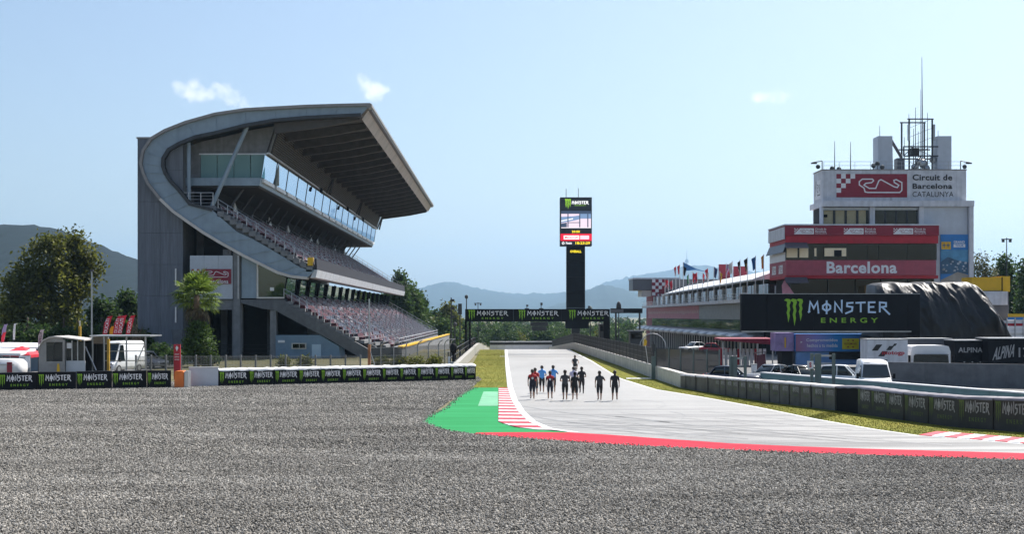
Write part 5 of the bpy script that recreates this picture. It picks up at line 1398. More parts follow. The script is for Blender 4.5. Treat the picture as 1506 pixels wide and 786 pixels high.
# flags along the balcony
def flagmat(n_, c): return M(n_, tuple(x * .75 for x in c), .8, var=.1)
fc = {'red': MAT['red_cloth'], 'green': flagmat('green cloth', (.02, .25, .08)), 'navy': flagmat('navy cloth', (.03, .05, .16)), 'blue': flagmat('blue cloth', (.03, .16, .42)), 'yellow': flagmat('yellow cloth', (.75, .45, .02)), 'white': flagmat('white cloth', (.7, .7, .7)), 'orange': flagmat('orange cloth', (.75, .30, .03)), 'black': MAT['black'], 'lilac': flagmat('lilac cloth', (.4, .3, .5))}
FL = [(978, 410, 'red', 'white'), (983, 411, 'red', 'white'), (989, 412, 'red', 'red'), (994, 391, 'red', 'white'), (999.5, 389, 'red', 'red'), (1005, 391, 'black', 'black'), (1013, 403, 'green', 'green'), (1018.6, 400, 'red', 'black'), (1025.5, 400, 'red', 'navy'), (1033.5, 401, 'red', 'white'), (1041, 394, 'red', 'white'), (1050, 392, 'navy', 'navy'), (1058.6, 399, 'yellow', 'red'), (1068, 387, 'lilac', 'red'), (1077, 384.5, 'white', 'white'), (1088.6, 382, 'black', 'white'), (1099, 378.5, 'black', 'yellow'), (1111, 376.5, 'blue', 'blue'), (1123, 374, 'orange', 'red')]
names = {'red': 'red', 'white': 'white', 'black': 'black', 'green': 'green', 'navy': 'navy', 'yellow': 'yellow', 'lilac': 'lilac', 'blue': 'blue', 'orange': 'orange'}
for i, (px, pt, c1, c2) in enumerate(FL):
    Yf = (XP - 1.75) * F / (px - VX); ztop = H - (pt - HY) * Yf / F
    same = c1 == c2
    lab = 'plain %s flag hanging on a pole along the pit building balcony' % c1 if same else '%s and %s flag hanging on a pole along the pit building balcony' % (c1, c2)
    f = thing('flagpole', lab, 'flag', (XP - 1.75, Yf, 7.6), 'flags along the pit building')
    mb = MB(); mb.tube((XP - 1.75, Yf, 7.56), (XP - 1.75, Yf, ztop), .07, .05, 6); mb.build('pole', MAT['rail'], f)
    hgt = 1.55; wd = .36 + .10 * (i % 3); mb = MB(); rr = random.Random(i); NN = 5
    dirx = rr.choice((-1, 1)) if i < 15 else -1
    for r_ in range(NN + 1):
        for q in range(5):
            t = q / 4; mb.v.append((XP - 1.75 + dirx * t * wd * (1 - .45 * r_ / NN), Yf + .15 * math.sin(t * 5 + r_ * .8 + i), ztop - .1 - hgt * r_ / NN - t * .35))
    for r_ in range(NN):
        for q in range(4):
            mb.f.append((r_ * 5 + q, r_ * 5 + q + 1, (r_ + 1) * 5 + q + 1, (r_ + 1) * 5 + q)); mb.m.append(0 if (r_ < 2 or (q + r_) % 3) else 1)
    mb.build('cloth', [fc[c1], fc[c2]], f, True, recalc=False)

# ------------------------------------------------------------------ big advertising board on its post
YBB = 110.0
bb = thing('billboard', 'large black energy drink billboard with green claw mark on a single post', 'billboard', (W(1347, 0, YBB).x, YBB, 0))
x0, z1 = P_(1090, 433, YBB); x1, z0 = P_(1353, 487, YBB)
js = [0, .145, .405, .67, .93, 1]
for a, c in zip(js, js[1:]):
    mb = MB(); mb.box(x0 + (x1 - x0) * a + .008, x0 + (x1 - x0) * c - .008, YBB, YBB + .6, z0, z1); mb.build('board_panel', MAT['black_board'], bb)
la, lc = P_(1153, 0, YBB)[0], P_(1308, 0, YBB)[0]
put('lettering', LOGO_BLUE, bb, la, YBB - .03, P_(0, 480, YBB)[1], lc - la, P_(0, 439.5, YBB)[1] - P_(0, 480, YBB)[1])
mb = MB(); mb.box(W(1341, 0, YBB).x, W(1353, 0, YBB).x, YBB + .05, YBB + .9, 0, z0); mb.build('post', MAT['black'], bb)
mb = MB(); mb.box(x0 + .1, x1 - .1, YBB + .1, YBB + .5, z0 - .12, z0 - .01); mb.box(x0, x1, YBB - .02, YBB + .62, z1 + .002, z1 + .05); mb.build('frame', MAT['galv'], bb)
# tarpaulin heap
YK = 116.0
tp_ = thing('tarpaulin_cover', 'huge crumpled black tarpaulin draped over a stage roof beside the billboard', 'tarpaulin', (W(1380, 0, YK).x, YK + 3, W(0, 497, YK).z))
import mathutils.noise as mnoise
NX, NY = 170, 56
CREASE = [(.05, .03, .03, .3), (.14, .10, .05, .35), (.27, .16, .04, .45), (.37, .20, .07, .35), (.45, .24, .035, .5), (.56, .22, .06, .4), (.66, .24, .04, .5), (.74, .16, .05, .45), (.83, .12, .03, .35), (.92, .05, .04, .3)]
prof = [(1286, 497), (1287, 440), (1288, 421), (1296, 418), (1318, 416), (1330, 417), (1346, 418.5), (1358, 416), (1364, 419), (1370, 415.5), (1378, 418), (1386, 416.5), (1404, 417), (1422, 416), (1429, 419), (1440, 424), (1448, 436), (1456, 452), (1464, 472), (1472, 488), (1478, 497)]
pxs = [p[0] for p in prof]; pys = [p[1] for p in prof]
zbase = W(0, 497, YK).z
mb = MB(); rr = np.random.default_rng(5)
for j in range(NY + 1):
    v = j / NY
    for i in range(NX + 1):
        u = i / NX; px = 1286 + 192 * u; py = np.interp(px, pxs, pys)
        ztop = H - (py - HY) * (YK + 1.5) / F
        if v < .55:                    # front drape
            w_ = v / .55; z = zbase + (ztop - zbase) * (1 - (1 - w_) ** 1.25); y = YK - .9 + 2.4 * w_ ** 2.2
        else:
            w_ = (v - .55) / .45; z = ztop + .15 * math.sin(w_ * 3) - (ztop - zbase) * max(0, w_ - .7) * 3.3; y = YK + 1.5 + 4.5 * w_
        x = (px - VX) * (YK + 1.5) / F
        env = min(1, (ztop - zbase) / 2.5) * math.sin(math.pi * min(1, .12 + v * 1.2))
        vv = min(1.0, v / .62); fold = -.12
        for u0, kk, ww, am in CREASE:
            d_ = abs(u - (u0 + kk * (1 - vv)) + .012 * math.sin(vv * 9 + u0 * 40)); fold += am * max(0.0, 1 - d_ / (ww * 1.5)) ** 1.3
        q1, q2 = mnoise.noise(Vector((u * 7 + v * 2, v * 2.0, 1.3))), mnoise.noise(Vector((u * 30 + v * 14, v * 9 - u * 6, 7.7)))
        q4 = mnoise.noise(Vector((u * 3.4 - v * 2.5, v * 2.6 + u * 2, 5.1)))
        fold = fold * (.55 + 1.3 * abs(q4)) + .5 * q4 + .2 * q1 + .13 * (1 - abs(q2) * 2.5)
        mb.v.append((x + .15 * math.sin(v * 9 + u * 13) * env, y - fold * env, max(zbase, z + .22 * fold * env)))
for j in range(NY):
    for i in range(NX):
        mb.f.append((j * (NX + 1) + i, j * (NX + 1) + i + 1, (j + 1) * (NX + 1) + i + 1, (j + 1) * (NX + 1) + i)); mb.m.append(0)
mb.build('sheet', MAT['tarp'], tp_, True, recalc=False)
sg = thing('stage_platform', 'dark raised platform trailer carrying the crumpled tarpaulin', 'platform', (W(1380, 0, YK).x, YK + 3, 0))
xa, xb = W(1291, 0, YK).x, W(1480, 0, YK).x
mb = MB(); mb.box(xa, xb, YK - 1.2, YK + 6.5, zbase - .5, zbase - .02); mb.build('deck', MAT['dark'], sg)
mb = MB(); mb.box(xa + .2, xb - .2, YK + 1, YK + 6.3, .6, zbase - .52); mb.build('skirt', MAT['dark_int'], sg)
for k in range(7):
    xx = xa + .5 + (xb - xa - 1) * k / 6; mb = MB(); mb.box(xx - .12, xx + .12, YK - 1, YK - .76, 0, zbase - .5); mb.build('leg', MAT['dark'], sg)
# ------------------------------------------------------------------ vehicles
def wheel(root, x, y, r, w, side):
    mb = MB(); mb.tube((x - w / 2, y, r), (x + w / 2, y, r), r, None, 18); t = mb.build('wheel', MAT['rubber'], root)
    mb = MB(); mb.tube((x + side * (w / 2 - .01), y, r), (x + side * (w / 2 + .012), y, r), r * .62, None, 12); mb.build('rim', MAT['galv'], t)
def loft(mb, sections, m=0):          # rings of equal length, closed
    n = len(sections[0]); k = len(mb.v)
    for s in sections: mb.v += [tuple(p) for p in s]
    for i in range(len(sections) - 1):
        for j in range(n):
            j2 = (j + 1) % n
            mb.f.append((k + i * n + j, k + i * n + j2, k + (i + 1) * n + j2, k + (i + 1) * n + j)); mb.m.append(m)
    mb.f.append(tuple(k + j for j in reversed(range(n)))); mb.m.append(m)
    mb.f.append(tuple(k + (len(sections) - 1) * n + j for j in range(n))); mb.m.append(m)
def paint(name, c, r=.3):
    m, nt, b_ = nodes_of(name); b_.inputs['Base Color'].default_value = (*c, 1); b_.inputs['Roughness'].default_value = r
    b_.inputs['Coat Weight'].default_value = .4; b_.inputs['Coat Roughness'].default_value = .08
    p = position(nt); f = noise(nt, p, 1.5, 4); nt.links.new(ramp(nt, f, ((.3, tuple(x * .9 for x in c)), (.7, tuple(min(1, x * 1.06) for x in c)))), b_.inputs['Base Color'])
    return m
PT = {'white': paint('white car paint', (.74, .75, .76)), 'black': paint('black car paint', (.012, .012, .014)), 'silver': paint('silver car paint', (.26, .27, .29)), 'navy': paint('dark blue car paint', (.03, .04, .07)), 'red': paint('red car paint', (.4, .015, .02))}
def car(label, col, loc, rz, suv=False, group=None, name='parked_car', Ls=4.3, s=1.0):
    """front towards -y in local space"""
    root = thing(name, label, 'car', (0, 0, 0), group)
    Wd = .88; hb = .92 if suv else .82; hr = 1.66 if suv else 1.44
    # lower body sections along y: (y, halfwidth, bottom, shoulder height)
    S = [(-Ls / 2, Wd * .78, .38, .62), (-Ls / 2 + .12, Wd * .92, .26, .74), (-Ls / 2 + .7, Wd, .2, hb - .08), (-.55, Wd, .2, hb), (.9, Wd, .2, hb + .04), (Ls / 2 - .35, Wd * .97, .24, hb + .06), (Ls / 2, Wd * .86, .4, hb - .02)]
    mb = MB(); secs = []
    for y, w, z0, z1 in S:
        secs.append([(-w * .9, y, z0), (w * .9, y, z0), (w, y, (z0 + z1) / 2), (w * .93, y, z1), (w * .55, y, z1 + .035), (-w * .55, y, z1 + .035), (-w * .93, y, z1), (-w, y, (z0 + z1) / 2)])
    loft(mb, secs); mb.build('body', PT[col], root, True)
    yb = Ls / 2 - (.15 if suv else .45)
    C = [(-.75, Wd * .86, hb + .0), (-.1, Wd * .70, hr - .03), (.55, Wd * .70, hr), (yb - .5, Wd * .68, hr - .06), (yb, Wd * .82, hb + .06)]
    mb = MB(); secs = [[(-w, y, hb - .02), (w, y, hb - .02), (w * (1 if z < hb + .1 else .98), y, max(z - .06, hb - .01)), (w * .85, y, z), (-w * .85, y, z), (-w * (1 if z < hb + .1 else .98), y, max(z - .06, hb - .01))] for y, w, z in C]
    loft(mb, secs); mb.build('cabin', MAT['glass_car'], root, True)
    mb = MB(); secs = [[(-w, y, z - .03), (w, y, z - .03), (w * .9, y, z + .03), (-w * .9, y, z + .03)] for y, w, z in ((-.2, Wd * .66, hr - .06), (.0, Wd * .67, hr - .005), (.55, Wd * .68, hr + .015), (yb - .45, Wd * .66, hr - .05))]
    loft(mb, secs); mb.build('roof', PT[col], root, True)
    for sx in (-1, 1):
        mb = MB(); w = Wd * .87
        for (y0, z0, y1, z1) in ((-.72, hb, -.08, hr - .06), (.5, hb, .5, hr - .03), (yb - .05, hb, yb - .48, hr - .08)): mb.tube((sx * w, y0, z0), (sx * Wd * .70, y1, z1), .04, None, 5)
        mb.build('pillar', PT[col], root)
        for y in (-Ls / 2 + .85, Ls / 2 - .85): wheel(root, sx * (Wd - .1), y, .34 if suv else .31, .22, sx)
        mb = MB(); mb.ball((sx * Wd * .68, -Ls / 2 + .08, .64), .16, .08, .07, 8, 5); mb.build('headlight', MAT['print_white'], root, True)
        mb = MB(); mb.ball((sx * (Wd + .08), -.62, hb + .06), .1, .06, .07, 8, 5); mb.build('mirror', PT[col], root, True)
        mb = MB(); mb.ball((sx * Wd * .75, Ls / 2 - .06, .8), .14, .06, .08, 8, 5); mb.build('tail_light', MAT['red'], root, True)
    mb = MB(); mb.box(-.5, .5, -Ls / 2 - .01, -Ls / 2 + .05, .42, .58); mb.build('grille', MAT['black'], root)
    root.location = loc; root.rotation_euler = (0, 0, rz)
    return root
def van(label, loc, rz, hr=2.22, name='delivery_van', group=None, col='white'):
    root = thing(name, label, 'van', (0, 0, 0), group); Wd = 1.0; Ls = 5.0
    # side profile stations from the nose back: y, halfwidth low, halfwidth at roof, top height
    S = [(-2.5, .86, .80, .62), (-2.44, .93, .86, .86), (-2.25, .97, .88, 1.0), (-1.95, .99, .9, 1.10), (-1.20, 1.0, .84, hr - .28), (-1.02, 1.0, .83, hr - .10), (-.6, 1.0, .83, hr - .02), (.5, 1.0, .83, hr), (2.3, 1.0, .83, hr - .02), (2.5, .97, .80, hr - .12)]
    mb = MB(); secs = []
    for y, w, wt, z in S:
        zm = min(1.05, z - .1)
        secs.append([(-w * .95, y, .28), (w * .95, y, .28), (w, y, .6 if z > .9 else .45), (w, y, zm), (wt + (w - wt) * .12, y, z - .07), (wt * .86, y, z), (-wt * .86, y, z), (-wt - (w - wt) * .12, y, z - .07), (-w, y, zm), (-w, y, .6 if z > .9 else .45)])
    loft(mb, secs); body = mb.build('body', PT[col], root, True)
    mb = MB(); e = .02                # windscreen
    q = [(-.90, -1.98, 1.12), (.90, -1.98, 1.12), (.76, -1.24, hr - .32), (-.76, -1.24, hr - .32)]
    mb.hexa([(x, y - .03, z - .02) for x, y, z in q] + [(x, y - .055, z + .045) for x, y, z in q]); mb.build('windscreen', MAT['glass_car'], root)
    for sx in (-1, 1):
        mb = MB(); q = [(sx * 1.0, -1.80, 1.10), (sx * 1.0, -.72, 1.10), (sx * .87, -.78, hr - .34), (sx * .885, -1.22, hr - .36)]
        mb.hexa([(x, y, z) for x, y, z in q] + [(x + sx * .02, y, z) for x, y, z in q]); mb.build('side_window', MAT['glass_car'], root)
        mb = MB(); mb.box(sx * 1.17 - .08, sx * 1.17 + .08, -1.78, -1.66, 1.02, 1.36); mb.tube((sx * .98, -1.7, 1.16), (sx * 1.1, -1.7, 1.16), .03); mb.build('mirror', MAT['black'], root)
        for y in (-1.6, 1.5): wheel(root, sx * .88, y, .36, .24, sx)
        mb = MB(); mb.ball((sx * .74, -2.40, .82), .2, .1, .13, 8, 5); mb.build('headlight', MAT['galv'], root, True)
        mb = MB(); mb.box(sx * .5 - .18, sx * .5 + .18, -1.10, -1.06, hr - .20, hr - .165); mb.build('roof_vent', MAT['dark'], root)
    mb = MB(); mb.hexa([(-.8, -2.54, .44), (.8, -2.54, .44), (.8, -2.3, .44), (-.8, -2.3, .44), (-.8, -2.52, .62), (.8, -2.52, .62), (.8, -2.3, .62), (-.8, -2.3, .62)]); mb.build('bumper', MAT['dark'], root)
    mb = MB(); mb.box(-.55, .55, -2.49, -2.40, .70, .82); mb.build('grille', MAT['dark'], root)
    mb = MB(); mb.tube((0, -1.9, 1.13), (-.5, -2.0, 1.17), .015); mb.tube((.6, -1.9, 1.13), (.1, -2.0, 1.17), .015); mb.build('wiper', MAT['black'], root)
    root.location = loc; root.rotation_euler = (0, 0, rz); return root
vp = W(1284, 0, 83.2)
van('white delivery van facing the corner behind the teal barrier', (vp.x, vp.y, 0), R(-11))
car('white estate car parked behind the grey post frame next to the van', 'white', (W(1243, 0, 87.5).x, 87.5, 0), R(68), True)
car('black car parked in shadow below the blue banner trailer', 'black', (W(1182, 0, 92).x, 92, 0), R(20))
car('silver car parked beside the red banner post near the garages', 'silver', (W(1131, 0, 94).x, 94, 0), R(-55))
car('dark blue car behind the short post frame at the end of the tall barred fence', 'navy', (W(1078, 0, 91).x, 91, 0), R(70))
car('white car seen from ahead at the far end of the straight', 'white', (W(830, 0, 283).x, 283, gz_ground(283) - .0), R(4), True)
car('white car parked under the silver canopy of the garages', 'white', (W(1020, 0, 175).x, 175, 0), R(-60))
car('red car parked beside the white one by the garages', 'red', (W(1052, 0, 168).x, 168, 0), R(75))
car('silver car parked behind the fence next to the steel canopy', 'silver', (W(218, 0, 122).x, 122, 0), R(60), True)

def trailer(name, label, x0, x1, Y, depth, z0, z1, mat, group=None):
    t = thing(name, label, 'trailer', ((x0 + x1) / 2, Y + depth / 2, 0), group)
    mb = MB(); mb.box(x0, x1, Y, Y + depth, z0, z1); b_ = mb.build('box', mat, t)
    mb = MB(); mb.box(x0 - .03, x1 + .03, Y - .03, Y + depth + .03, z1 + .003, z1 + .09); mb.build('roof_edge', MAT['galv'], t)
    mb = MB(); mb.box(x0 + .1, x1 - .1, Y + .2, Y + depth - .2, z0 - .25, z0 - .01); mb.build('chassis', MAT['dark'], t)
    for yy in (Y + .4, Y + depth - .4):
        for xx in (x0 + .9, x1 - .9):
            mb = MB(); mb.tube((xx, yy - .15, .5), (xx, yy + .15, .5), .5, None, 16); mb.build('wheel', MAT['rubber'], t)
    return t, b_
# white trailer end with checkered racing series mark
Ym = 98.0
x0, z1 = P_(1276, 500.5, Ym); x1, _ = P_(1335, 0, Ym)
t, b_ = trailer('race_trailer', 'white trailer with slanted black check marks and red motogp lettering behind the dark wall', x0, x1, Ym, 2.0, .9, z1, MAT['white_dirty'])
A = Art(); pp = lambda u, v, w, h, k=.45: [(u, v), (u + w, v), (u + w + h * k, v + h), (u + h * k, v + h)]
for q in (pp(.10, .60, .15, .26), pp(.26, .36, .15, .22), pp(.46, .62, .12, .18), pp(.62, .80, .07, .10), pp(.34, .08, .10, .14)): A.shape(q, 0, 1)
A.text('motogp', .36, .38, .92, .58, 1, 2, .03)
inst('lettering', A.done('lettering', [MAT['print_black'], MAT['red']]), b_, (x0, Ym - .01, z1 - 2.0), 0, (x1 - x0, 1, 1.9))
# long grey trailer behind it and dark ALPINA trailers
x0, z1 = P_(1336, 499.5, 106); x1, _ = P_(1400, 0, 106)
trailer('grey_trailer', 'plain grey box trailer behind the white truck cab', x0, x1, 106, 2.5, 1.0, z1, MAT['grey_panel'])
Ya = 101.0
x0, z1 = P_(1404, 502, Ya); x1, _ = P_(1452, 0, Ya)
t, b_ = trailer('team_trailer', 'black team trailer end lettered ALPINA in upright white capitals', x0, x1, Ya, 2.4, 1.0, z1, MAT['black_board'])
put('lettering', text_mesh('ALPINA', MAT['faded_white'], .03), b_, x0 + .3, Ya - .012, z1 - .95, 2.0, .42)
A = Art()
for k in range(9): A.rect(.04 + k * .1, .1 + (k % 3) * .1, .1 + k * .1, .16 + (k % 3) * .1, 0, 1)
inst('livery', A.done('livery', [MAT['faded_white']]), b_, (x0 + .2, Ya - .012, z1 - 2.2), 0, (2.2, 1, 1.4))
x0, z1 = P_(1453, 499, Ya - 1.2); x1, _ = P_(1640, 0, Ya - 1.2)
t, b_ = trailer('team_trailer', 'long black team trailer side with big slanting white ALPINA lettering', x0, x1, Ya - 1.2, 2.6, .9, z1, MAT['black_board'])
A = Art(); A.text('ALPINA', 0, 0, 1, 1, 0, 1, .03)
for i_, v_ in enumerate(A.v): A.v[i_] = (v_[0] + .12 * v_[2], v_[1], v_[2] + .28 * v_[0])
inst('lettering', A.done('lettering', [MAT['faded_white']]), b_, (x0 + .35, Ya - 1.212, z1 - 1.75), 0, (1.75, 1, 1.05))
put('lettering', text_mesh('172', MAT['faded_white'], .02), b_, x0 + 2.5, Ya - 1.212, z1 - 1.5, 1.3, .8)
# white truck cab
x0, zt = P_(1340, 508.5, 99); x1, _ = P_(1398, 0, 99)
t = thing('truck_cab', 'white lorry cab with dark windscreen half hidden by the billboard post', 'lorry', ((x0 + x1) / 2, 100, 0))
mb = MB(); mb.prism([(x0, .9), (x1, .9), (x1, zt - .5), (x1 - .15, zt - .08), (x1 - .5, zt), (x0 + .5, zt), (x0 + .12, zt - .1), (x0, zt - .5)], 'y', 99, 101.4); mb.build('body', MAT['white'], t)
mb = MB(); mb.prism([(x0 + .15, 1.25), (x1 - .15, 1.25), (x1 - .22, 2.0), (x0 + .22, 2.0)], 'y', 98.93, 98.99); mb.build('windscreen', MAT['glass_car'], t)
mb = MB(); mb.box(x0 + .3, x1 - .3, 98.6, 99.0, 2.04, 2.1); mb.build('sun_visor', MAT['dark'], t)
mb = MB(); mb.box(x0, x1, 98.9, 101.4, .45, .88); mb.build('bumper', MAT['dark'], t)
for xx in (x0 - .22, x1 + .08):
    mb = MB(); mb.box(xx, xx + .14, 98.9, 99.1, 1.4, 2.0); mb.build('mirror', MAT['black'], t)
for xx in (x0 + .25, x1 - .25):
    mb = MB(); mb.tube((xx - .15, 100.2, .5), (xx + .15, 100.2, .5), .5, None, 16); mb.build('wheel', MAT['rubber'], t)
# blue banner trailer / hospitality unit
Yh = 122.0
def hx(px): return (px - VX) * Yh / F
def hz(py): return H - (py - HY) * Yh / F
t = thing('hospitality_unit', 'blue and purple printed hospitality unit with a yellow square logo under the billboard', 'trailer', (hx(1230), Yh + 2, 0))
mb = MB(); mb.box(hx(1170), hx(1289), Yh, Yh + 2.8, hz(517.5), hz(491.5)); b_ = mb.build('banner_body', MAT['blue'], t)
m_, nt, bs = nodes_of('purple to blue print'); tcn = nt.nodes.new('ShaderNodeTexCoord'); sp = nt.nodes.new('ShaderNodeSeparateXYZ'); nt.links.new(tcn.outputs['Object'], sp.inputs[0])
nt.links.new(ramp(nt, sp.outputs[0], ((0.0, (.34, .14, .24)), (.25, (.26, .26, .62)), (.5, (.03, .26, .62)), (1.0, (.03, .08, .28)))), bs.inputs['Base Color']); bs.inputs['Roughness'].default_value = .5
A = Art(); A.rect(0, 0, 1, 1, 0, 1)
A.text('Comprometidos', .13, .52, .52, .74, 1, 2, .02); A.text('hechos a tu medida', .14, .24, .52, .44, 1, 2, .02)
A.shape([(.06, .48), (.085, .53), (.06, .58)], 1, 2)
A.rect(.575, .12, .785, .75, 2, 2); A.text('AUTOMOVIL', .60, .38, .76, .50, 3, 3, .02)
for u in (.65, .71):
    for v in (.2, .58): A.shape([(u - .015, v + .05), (u, v), (u + .015, v + .05), (u, v + .1)], 3, 3)
inst('banner_print', A.done('banner_print', [m_, MAT['print_white'], M('lime yellow print', (.62, .55, .02), .5), M('dark red print', (.25, .02, .02), .5)]), b_, (hx(1170.3), Yh - .01, hz(517.2)), 0, (hx(1288.7) - hx(1170.3), 1, hz(491.8) - hz(517.2)))
mb = MB(); mb.box(hx(1172), hx(1289), Yh + .2, Yh + 2.6, .3, hz(518)); mb.build('lower_body', MAT['sky_blue'], t)
mb = MB(); mb.box(hx(1220), hx(1288), Yh + .1, Yh + .18, hz(529), hz(518.3)); mb.build('service_opening', MAT['dark_int'], t)
mb = MB(); mb.box(hx(1142), hx(1169), Yh + .4, Yh + 2.8, hz(517), hz(490)); mb.build('purple_side', M('lilac print', (.30, .22, .42), .5, var=.35, scale=(.9, .9, .9)), t)
mb = MB(); mb.box(hx(1155), hx(1157), Yh + .33, Yh + .38, hz(512), hz(497)); mb.build('gold_stripe', MAT['yellow'], t)
mb = MB(); mb.box(hx(1152), hx(1168), Yh + .6, Yh + 2.6, 0, hz(517.4)); mb.build('entrance', MAT['dark_int'], t)
# red awning over the pit lane garages
t = thing('red_awning', 'long dark red awning roof with grey supports beside the purple printed unit', 'awning', (hx(1108), 126, 0))
mb = MB(); mb.hexa([(hx(1068), 125, hz(502)), (hx(1149), 125, hz(509)), (hx(1149), 129, hz(509)), (hx(1068), 129, hz(502)), (hx(1068), 125, hz(499.5)), (hx(1149), 125, hz(499.5)), (hx(1149), 129, hz(498.5)), (hx(1068), 129, hz(498.5))]); mb.build('roof', MAT['maroon_sign'], t)
for px in (1072, 1098, 1124, 1147):
    mb = MB(); mb.tube((hx(px), 125.3, 0), (hx(px), 125.3, hz(504)), .07); mb.build('post', MAT['galv'], t)
# stacked white and black banner boards under the awning
for k in range(11):
    px = 1078 + k * 6.6
    bt = inst('banner_board', MB().box(-.16, .16, 0, .05, 0, 1.75).mesh('banner_board', MAT['offwhite'] if k % 4 else MAT['red']) if k in (0, 1) else bpy.data.meshes['banner_board.001' if k % 4 else 'banner_board'], None, (hx(px), 128.2, 0))
    tag(bt, 'narrow upright red board leaning under the red awning' if k % 4 == 0 else 'narrow upright white board leaning under the red awning', 'board', 'boards under the red awning')
# dark red draped stand and white bin by the pit lane
t = thing('draped_rack', 'dark red draped rack standing in the pit lane below the awning', 'rack', (hx(1118), 112, 0))
xx = W(1118, 0, 112).x
mb = MB(); mb.hexa([(xx - .45, 111.6, 0), (xx + .5, 111.6, 0), (xx + .4, 112.3, 0), (xx - .4, 112.3, 0), (xx - .35, 111.7, 1.6), (xx + .4, 111.7, 1.75), (xx + .3, 112.2, 1.7), (xx - .3, 112.2, 1.55)]); mb.build('drape', MAT['maroon'], t)
mb = MB(); mb.tube((xx - .5, 112, 1.8), (xx + .5, 112, 1.9), .04); mb.tube((xx - .45, 112, 0), (xx - .45, 112, 1.8), .04); mb.tube((xx + .45, 112, 0), (xx + .45, 112, 1.9), .04); mb.build('frame', MAT['dark'], t)
t = thing('waste_bin', 'slim white ribbed bin beside the dark red draped rack', 'bin', (W(1109, 0, 105).x, 105, 0)); xx = W(1109, 0, 105).x
mb = MB(); mb.tube((xx, 105, 0), (xx, 105, 1.0), .22, .26, 10); mb.build('body', MAT['white'], t); mb = MB(); mb.tube((xx, 105, 1.0), (xx, 105, 1.07), .28, None, 10); mb.build('lid', MAT['galv'], t)
# post frames behind the barrier
def post_frame(label, pxs, Y, top, sign=False, cross=True):
    t = thing('post_frame', label, 'frame', (W(pxs[0], 0, Y).x, Y, 0))
    for px, w in pxs_w(pxs):
        xx = W(px, 0, Y).x; mb = MB(); mb.box(xx - w, xx + w, Y - .07, Y + .07, 0, W(0, top, Y).z); mb.build('post', MAT['green_post'], t)
    a, c = W(pxs[0], 0, Y).x, W(pxs[-1], 0, Y).x; zt = W(0, top + 2, Y).z
    mb = MB(); mb.box(a, c, Y + .08, Y + .13, zt - .12, zt); mb.box(a, c, Y + .08, Y + .13, zt - .6, zt - .54); mb.build('crossbar', MAT['galv'], t)
    return t
def pxs_w(pxs): return [(p, .10 if i == 0 else (.2 if i == 1 and len(pxs) > 2 else .10)) for i, p in enumerate(pxs)]
post_frame('short green grey post frame by the end of the tall barred fence', (1075, 1080, 1096), 88, 524.5)
t = post_frame('tall green grey post frame with a white notice in front of the white estate car', (1194, 1203, 1226), 81, 520.5)
xx, zz = P_(1187.5, 543, 80.8); mb = MB(); mb.box(xx, xx + .4, 80.8, 80.85, zz, zz + .52); o = mb.build('notice', MAT['print_white'], t)
put('lettering', text_mesh('S', MAT['red'], .04), o, xx + .12, 80.79, zz + .1, .15, .32)
# yellow container and steel frames behind the tarpaulin
Yc = 135.0
x0, z1 = P_(1429, 408, Yc); x1, z0 = P_(1485, 428, Yc)
t = thing('yellow_container', 'bright yellow container body raised behind the black tarpaulin', 'container', ((x0 + x1) / 2, Yc, 0))
mb = MB(); mb.box(x0, x1 - .9, Yc, Yc + 3, z0, z1); mb.build('body', MAT['yellow'], t)
mb = MB(); mb.box(x1 - .8, x1, Yc - .1, Yc + 3.1, z0 - .1, z1 + .1); mb.build('end_frame', MAT['yellow'], t)
mb = MB(); mb.box(x1 - .88, x1 - .82, Yc - .05, Yc + 3, z0, z1); mb.build('door_seal', MAT['black'], t)
za, zb_ = P_(0, 429, Yc)[1], P_(0, 449, Yc)[1]
for k in range(4):
    a = P_(1440, 0, Yc)[0] + k * .76; mb = MB(); mb.box(a, a + .745, Yc - .3, Yc - .1, zb_, za); mb.build('white_panel', MAT['white_dirty'], t)
mb = MB(); mb.box(x0 + .6, x1 - .1, Yc, Yc + 2.8, 0, z0 - .02); mb.build('base', MAT['grey_panel'], t)
t = thing('steel_barrier', 'grey crowd fence with red and white boards beyond the tarpaulin', 'fence', (W(1490, 0, 128).x, 128, 0))
for px in (1471, 1481, 1493, 1505, 1519):
    xx, zz = P_(px, 468, 128); mb = MB(); mb.tube((xx, 128, 0), (xx, 128, zz), .07); mb.build('post', MAT['galv'], t)
for k, (py, mt_) in enumerate(((474, 'white'), (478, 'red'), (486, 'white'), (492, 'offwhite'))):
    x0, zz = P_(1466, py, 128); x1, _ = P_(1530, 0, 128); mb = MB(); mb.box(x0, x1, 128.1, 128.2, zz - .14, zz + .14); mb.build('board', MAT[mt_], t)
t = thing('ambulance', 'white vehicle with a yellow and blue stripe behind the crowd fence', 'van', (W(1500, 0, 133).x, 133, 0))
x0, zz = P_(1478, 464, 133); x1, _ = P_(1560, 0, 133)
mb = MB(); mb.prism([(x0, .5), (x1, .5), (x1, 5.0), (x0 + 1.2, 5.0), (x0 + .2, 3.8)], 'y', 133, 135.2); mb.build('body', MAT['white'], t)
mb = MB(); mb.box(x0 + .3, x1, 132.9, 132.98, zz - .2, zz + .15); mb.build('stripe', MAT['yellow'], t)
mb = MB(); mb.box(x0 + .3, x1, 132.9, 132.98, zz - .5, zz - .22); mb.build('stripe', MAT['blue'], t)
for xx in (x0 + 1, x1 - 1):
    mb = MB(); mb.tube((xx, 133.1, .5), (xx, 133.4, .5), .5, None, 14); mb.build('wheel', MAT['rubber'], t)

